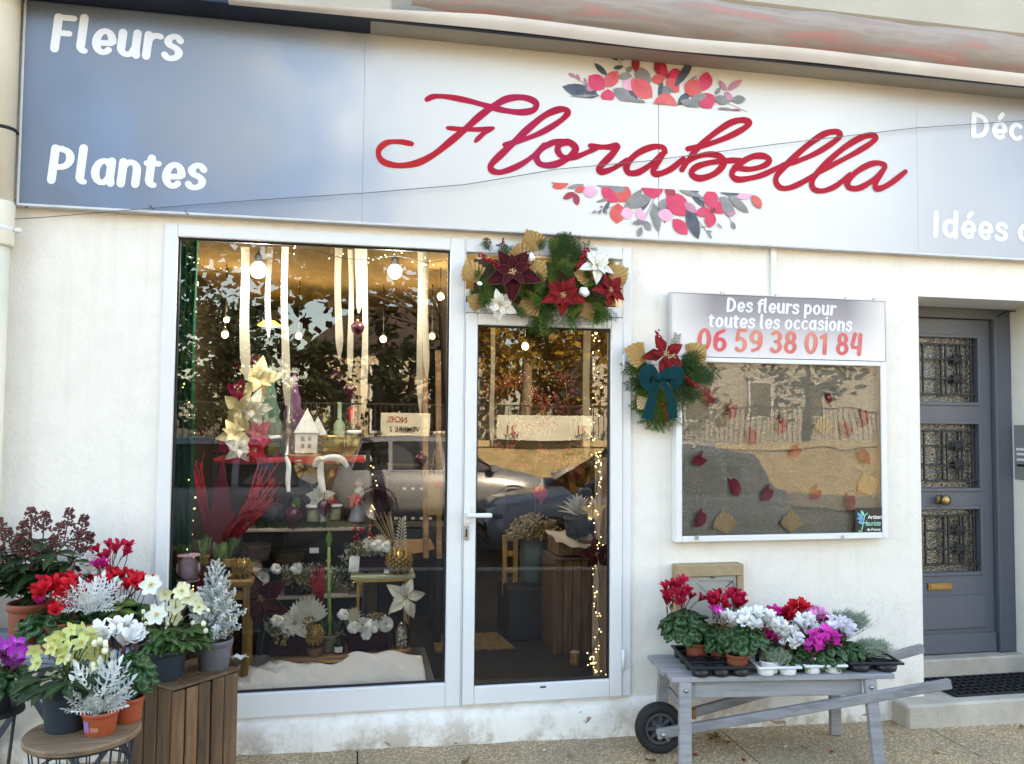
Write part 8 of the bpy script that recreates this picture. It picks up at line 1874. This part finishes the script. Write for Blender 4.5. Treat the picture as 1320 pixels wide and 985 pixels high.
tree('bare trunked plane tree with brown leaves by the kerb opposite the shop door', (q.x,-7.4,gz(q.x)-.13), 4.2, (-.5,.0), [(-.6,-7.6,4.3,1.2),(-2.4,-8.0,4.4,1.4),(.6,-8.4,4.6,1.3),(-1.2,-9.0,4.9,1.5),(2.0,-8.8,5.0,1.2),(-4.0,-8.6,4.2,1.4)], BROWNL, .17, 9500, BARKD, .13, 10, None, 3)
q = Q(673,500,17.5); tree('sunlit golden plane tree behind the railing opposite the door', (q.x,-17.5,.3), 4.4, (.15,0), [(q.x,-17.5,4.4,1.3),(q.x+1.6,-17.8,4.0,1.2),(q.x-1.5,-17.6,4.3,1.2),(q.x+.6,-17.3,5.6,1.4),(q.x+3.2,-18,4.4,1.3)], GOLDL, .20, 3000, BARK, .20, 7, 'trees beyond the railing', 5)
for k, (x, y, h, lab, pal, r) in enumerate([(-3.5,-19,4.5,'dark evergreen beyond the railing left of the pale house',EVER,1.6),(1.6,-19.5,3.6,'dark evergreen in front of the pale house',EVER,1.0),(-8.5,-20,5.5,'broad golden tree beyond the railing far left',GOLDL,2.0),(9.5,-20,5.2,'broad golden tree beyond the railing behind the white car',GOLDL,2.0),(15,-21,5.5,'tall evergreen beyond the railing at the far right',EVER,2.0),(-15,-22,6.0,'tall evergreen beyond the railing at the far left end',EVER,2.2),(6.6,-24,3.4,'mid golden tree standing behind the plane tree',GOLDL,1.6)]):
    tree(lab, (x,y,.2), h*.8, (.1,0), [(x,y,h,r),(x+r*.7,y-.3,h*.8,r*.8),(x-r*.7,y+.3,h*.85,r*.8),(x,y,h*.6,r*.8)], pal, .22, 1700, BARKD, .16, 5, 'trees beyond the railing', 20+k)
for k, (x, lab) in enumerate([(-7.2,'dense dark hedge bush behind the railing, leftmost'),(-5.0,'dense dark hedge bush behind the railing, second from the left'),(-2.8,'dense dark hedge bush behind the railing, left of the banner'),(-.8,'dense dark hedge bush behind the railing near the pale house')]):
    tree(lab, (x,-17.4,.2), 2.0, (0,0), [(x,-17.4,2.5,.8),(x+.6,-17.5,1.9,.8),(x-.6,-17.3,1.9,.8),(x+.2,-17.4,3.1,.7),(x-.5,-17.4,3.3,.6)], EVER, .16, 2200, BARKD, .08, 4, 'hedge bushes behind the railing', 60+k)
# ------------------------------------------------------------------ houses across the street
def house(label, x0, x1, y, z1, zr, col, wins):
    t = thing('house', label, 'building', ((x0+x1)/2,y,.2)); b = MB(); b.box((x0,y-7,-.4),(x1,y,z1)); b.build('wall', [M('house_wall', col, tuple(c*.9 for c in col), .9, 1)], t)
    b = MB(); o = .35; b.add([(x0-o,y+o,z1),(x1+o,y+o,z1),(x1+o,y-7-o,z1),(x0-o,y-7-o,z1),(x0+1.5,y-3.5,zr),(x1-1.5,y-3.5,zr)], [(0,1,5,4),(1,2,5),(2,3,4,5),(3,0,4),(3,2,1,0)]); b.build('roof', [M('dark_tiles', (0.055,0.042,0.035), (0.075,0.05,0.04), .9, 6)], t)
    for (wx_, wz_, ww, wh_) in wins:
        f = MB(); f.box((wx_-ww/2-.09,y+.001,wz_-.09),(wx_-ww/2,y+.07,wz_+wh_+.09)); f.box((wx_+ww/2,y+.001,wz_-.09),(wx_+ww/2+.09,y+.07,wz_+wh_+.09)); f.box((wx_-ww/2,y+.001,wz_+wh_),(wx_+ww/2,y+.07,wz_+wh_+.09)); f.box((wx_-ww/2,y+.001,wz_-.09),(wx_+ww/2,y+.07,wz_)); wo = f.build('window', [ALU], t)
        g = MB(); g.add([(wx_-ww/2,y+.02,wz_),(wx_+ww/2,y+.02,wz_),(wx_+ww/2,y+.02,wz_+wh_),(wx_-ww/2,y+.02,wz_+wh_)], [(3,2,1,0)]); g.build('pane', [CGLASS], wo)
q = Q(497,500,24); house('pale cream house with tall windows across the street', q.x-2.4, q.x+4.2, -24, 4.0, 6.0, (0.52,0.44,0.32), [(q.x,1.2,.9,2.2),(q.x+2.0,1.2,.9,1.6),(q.x-1.5,1.2,.7,1.4)])
house('wide ochre house far left across the street', -22, -9, -30, 5.5, 7.5, (0.48,0.36,0.2), [(-20+2.6*i,2.6,1.0,1.5) for i in range(4)])
house('long grey roofed house far right across the street', 10, 24, -29, 4.6, 6.6, (0.5,0.45,0.38), [(12+2.8*i,1.8,1.0,1.5) for i in range(4)])
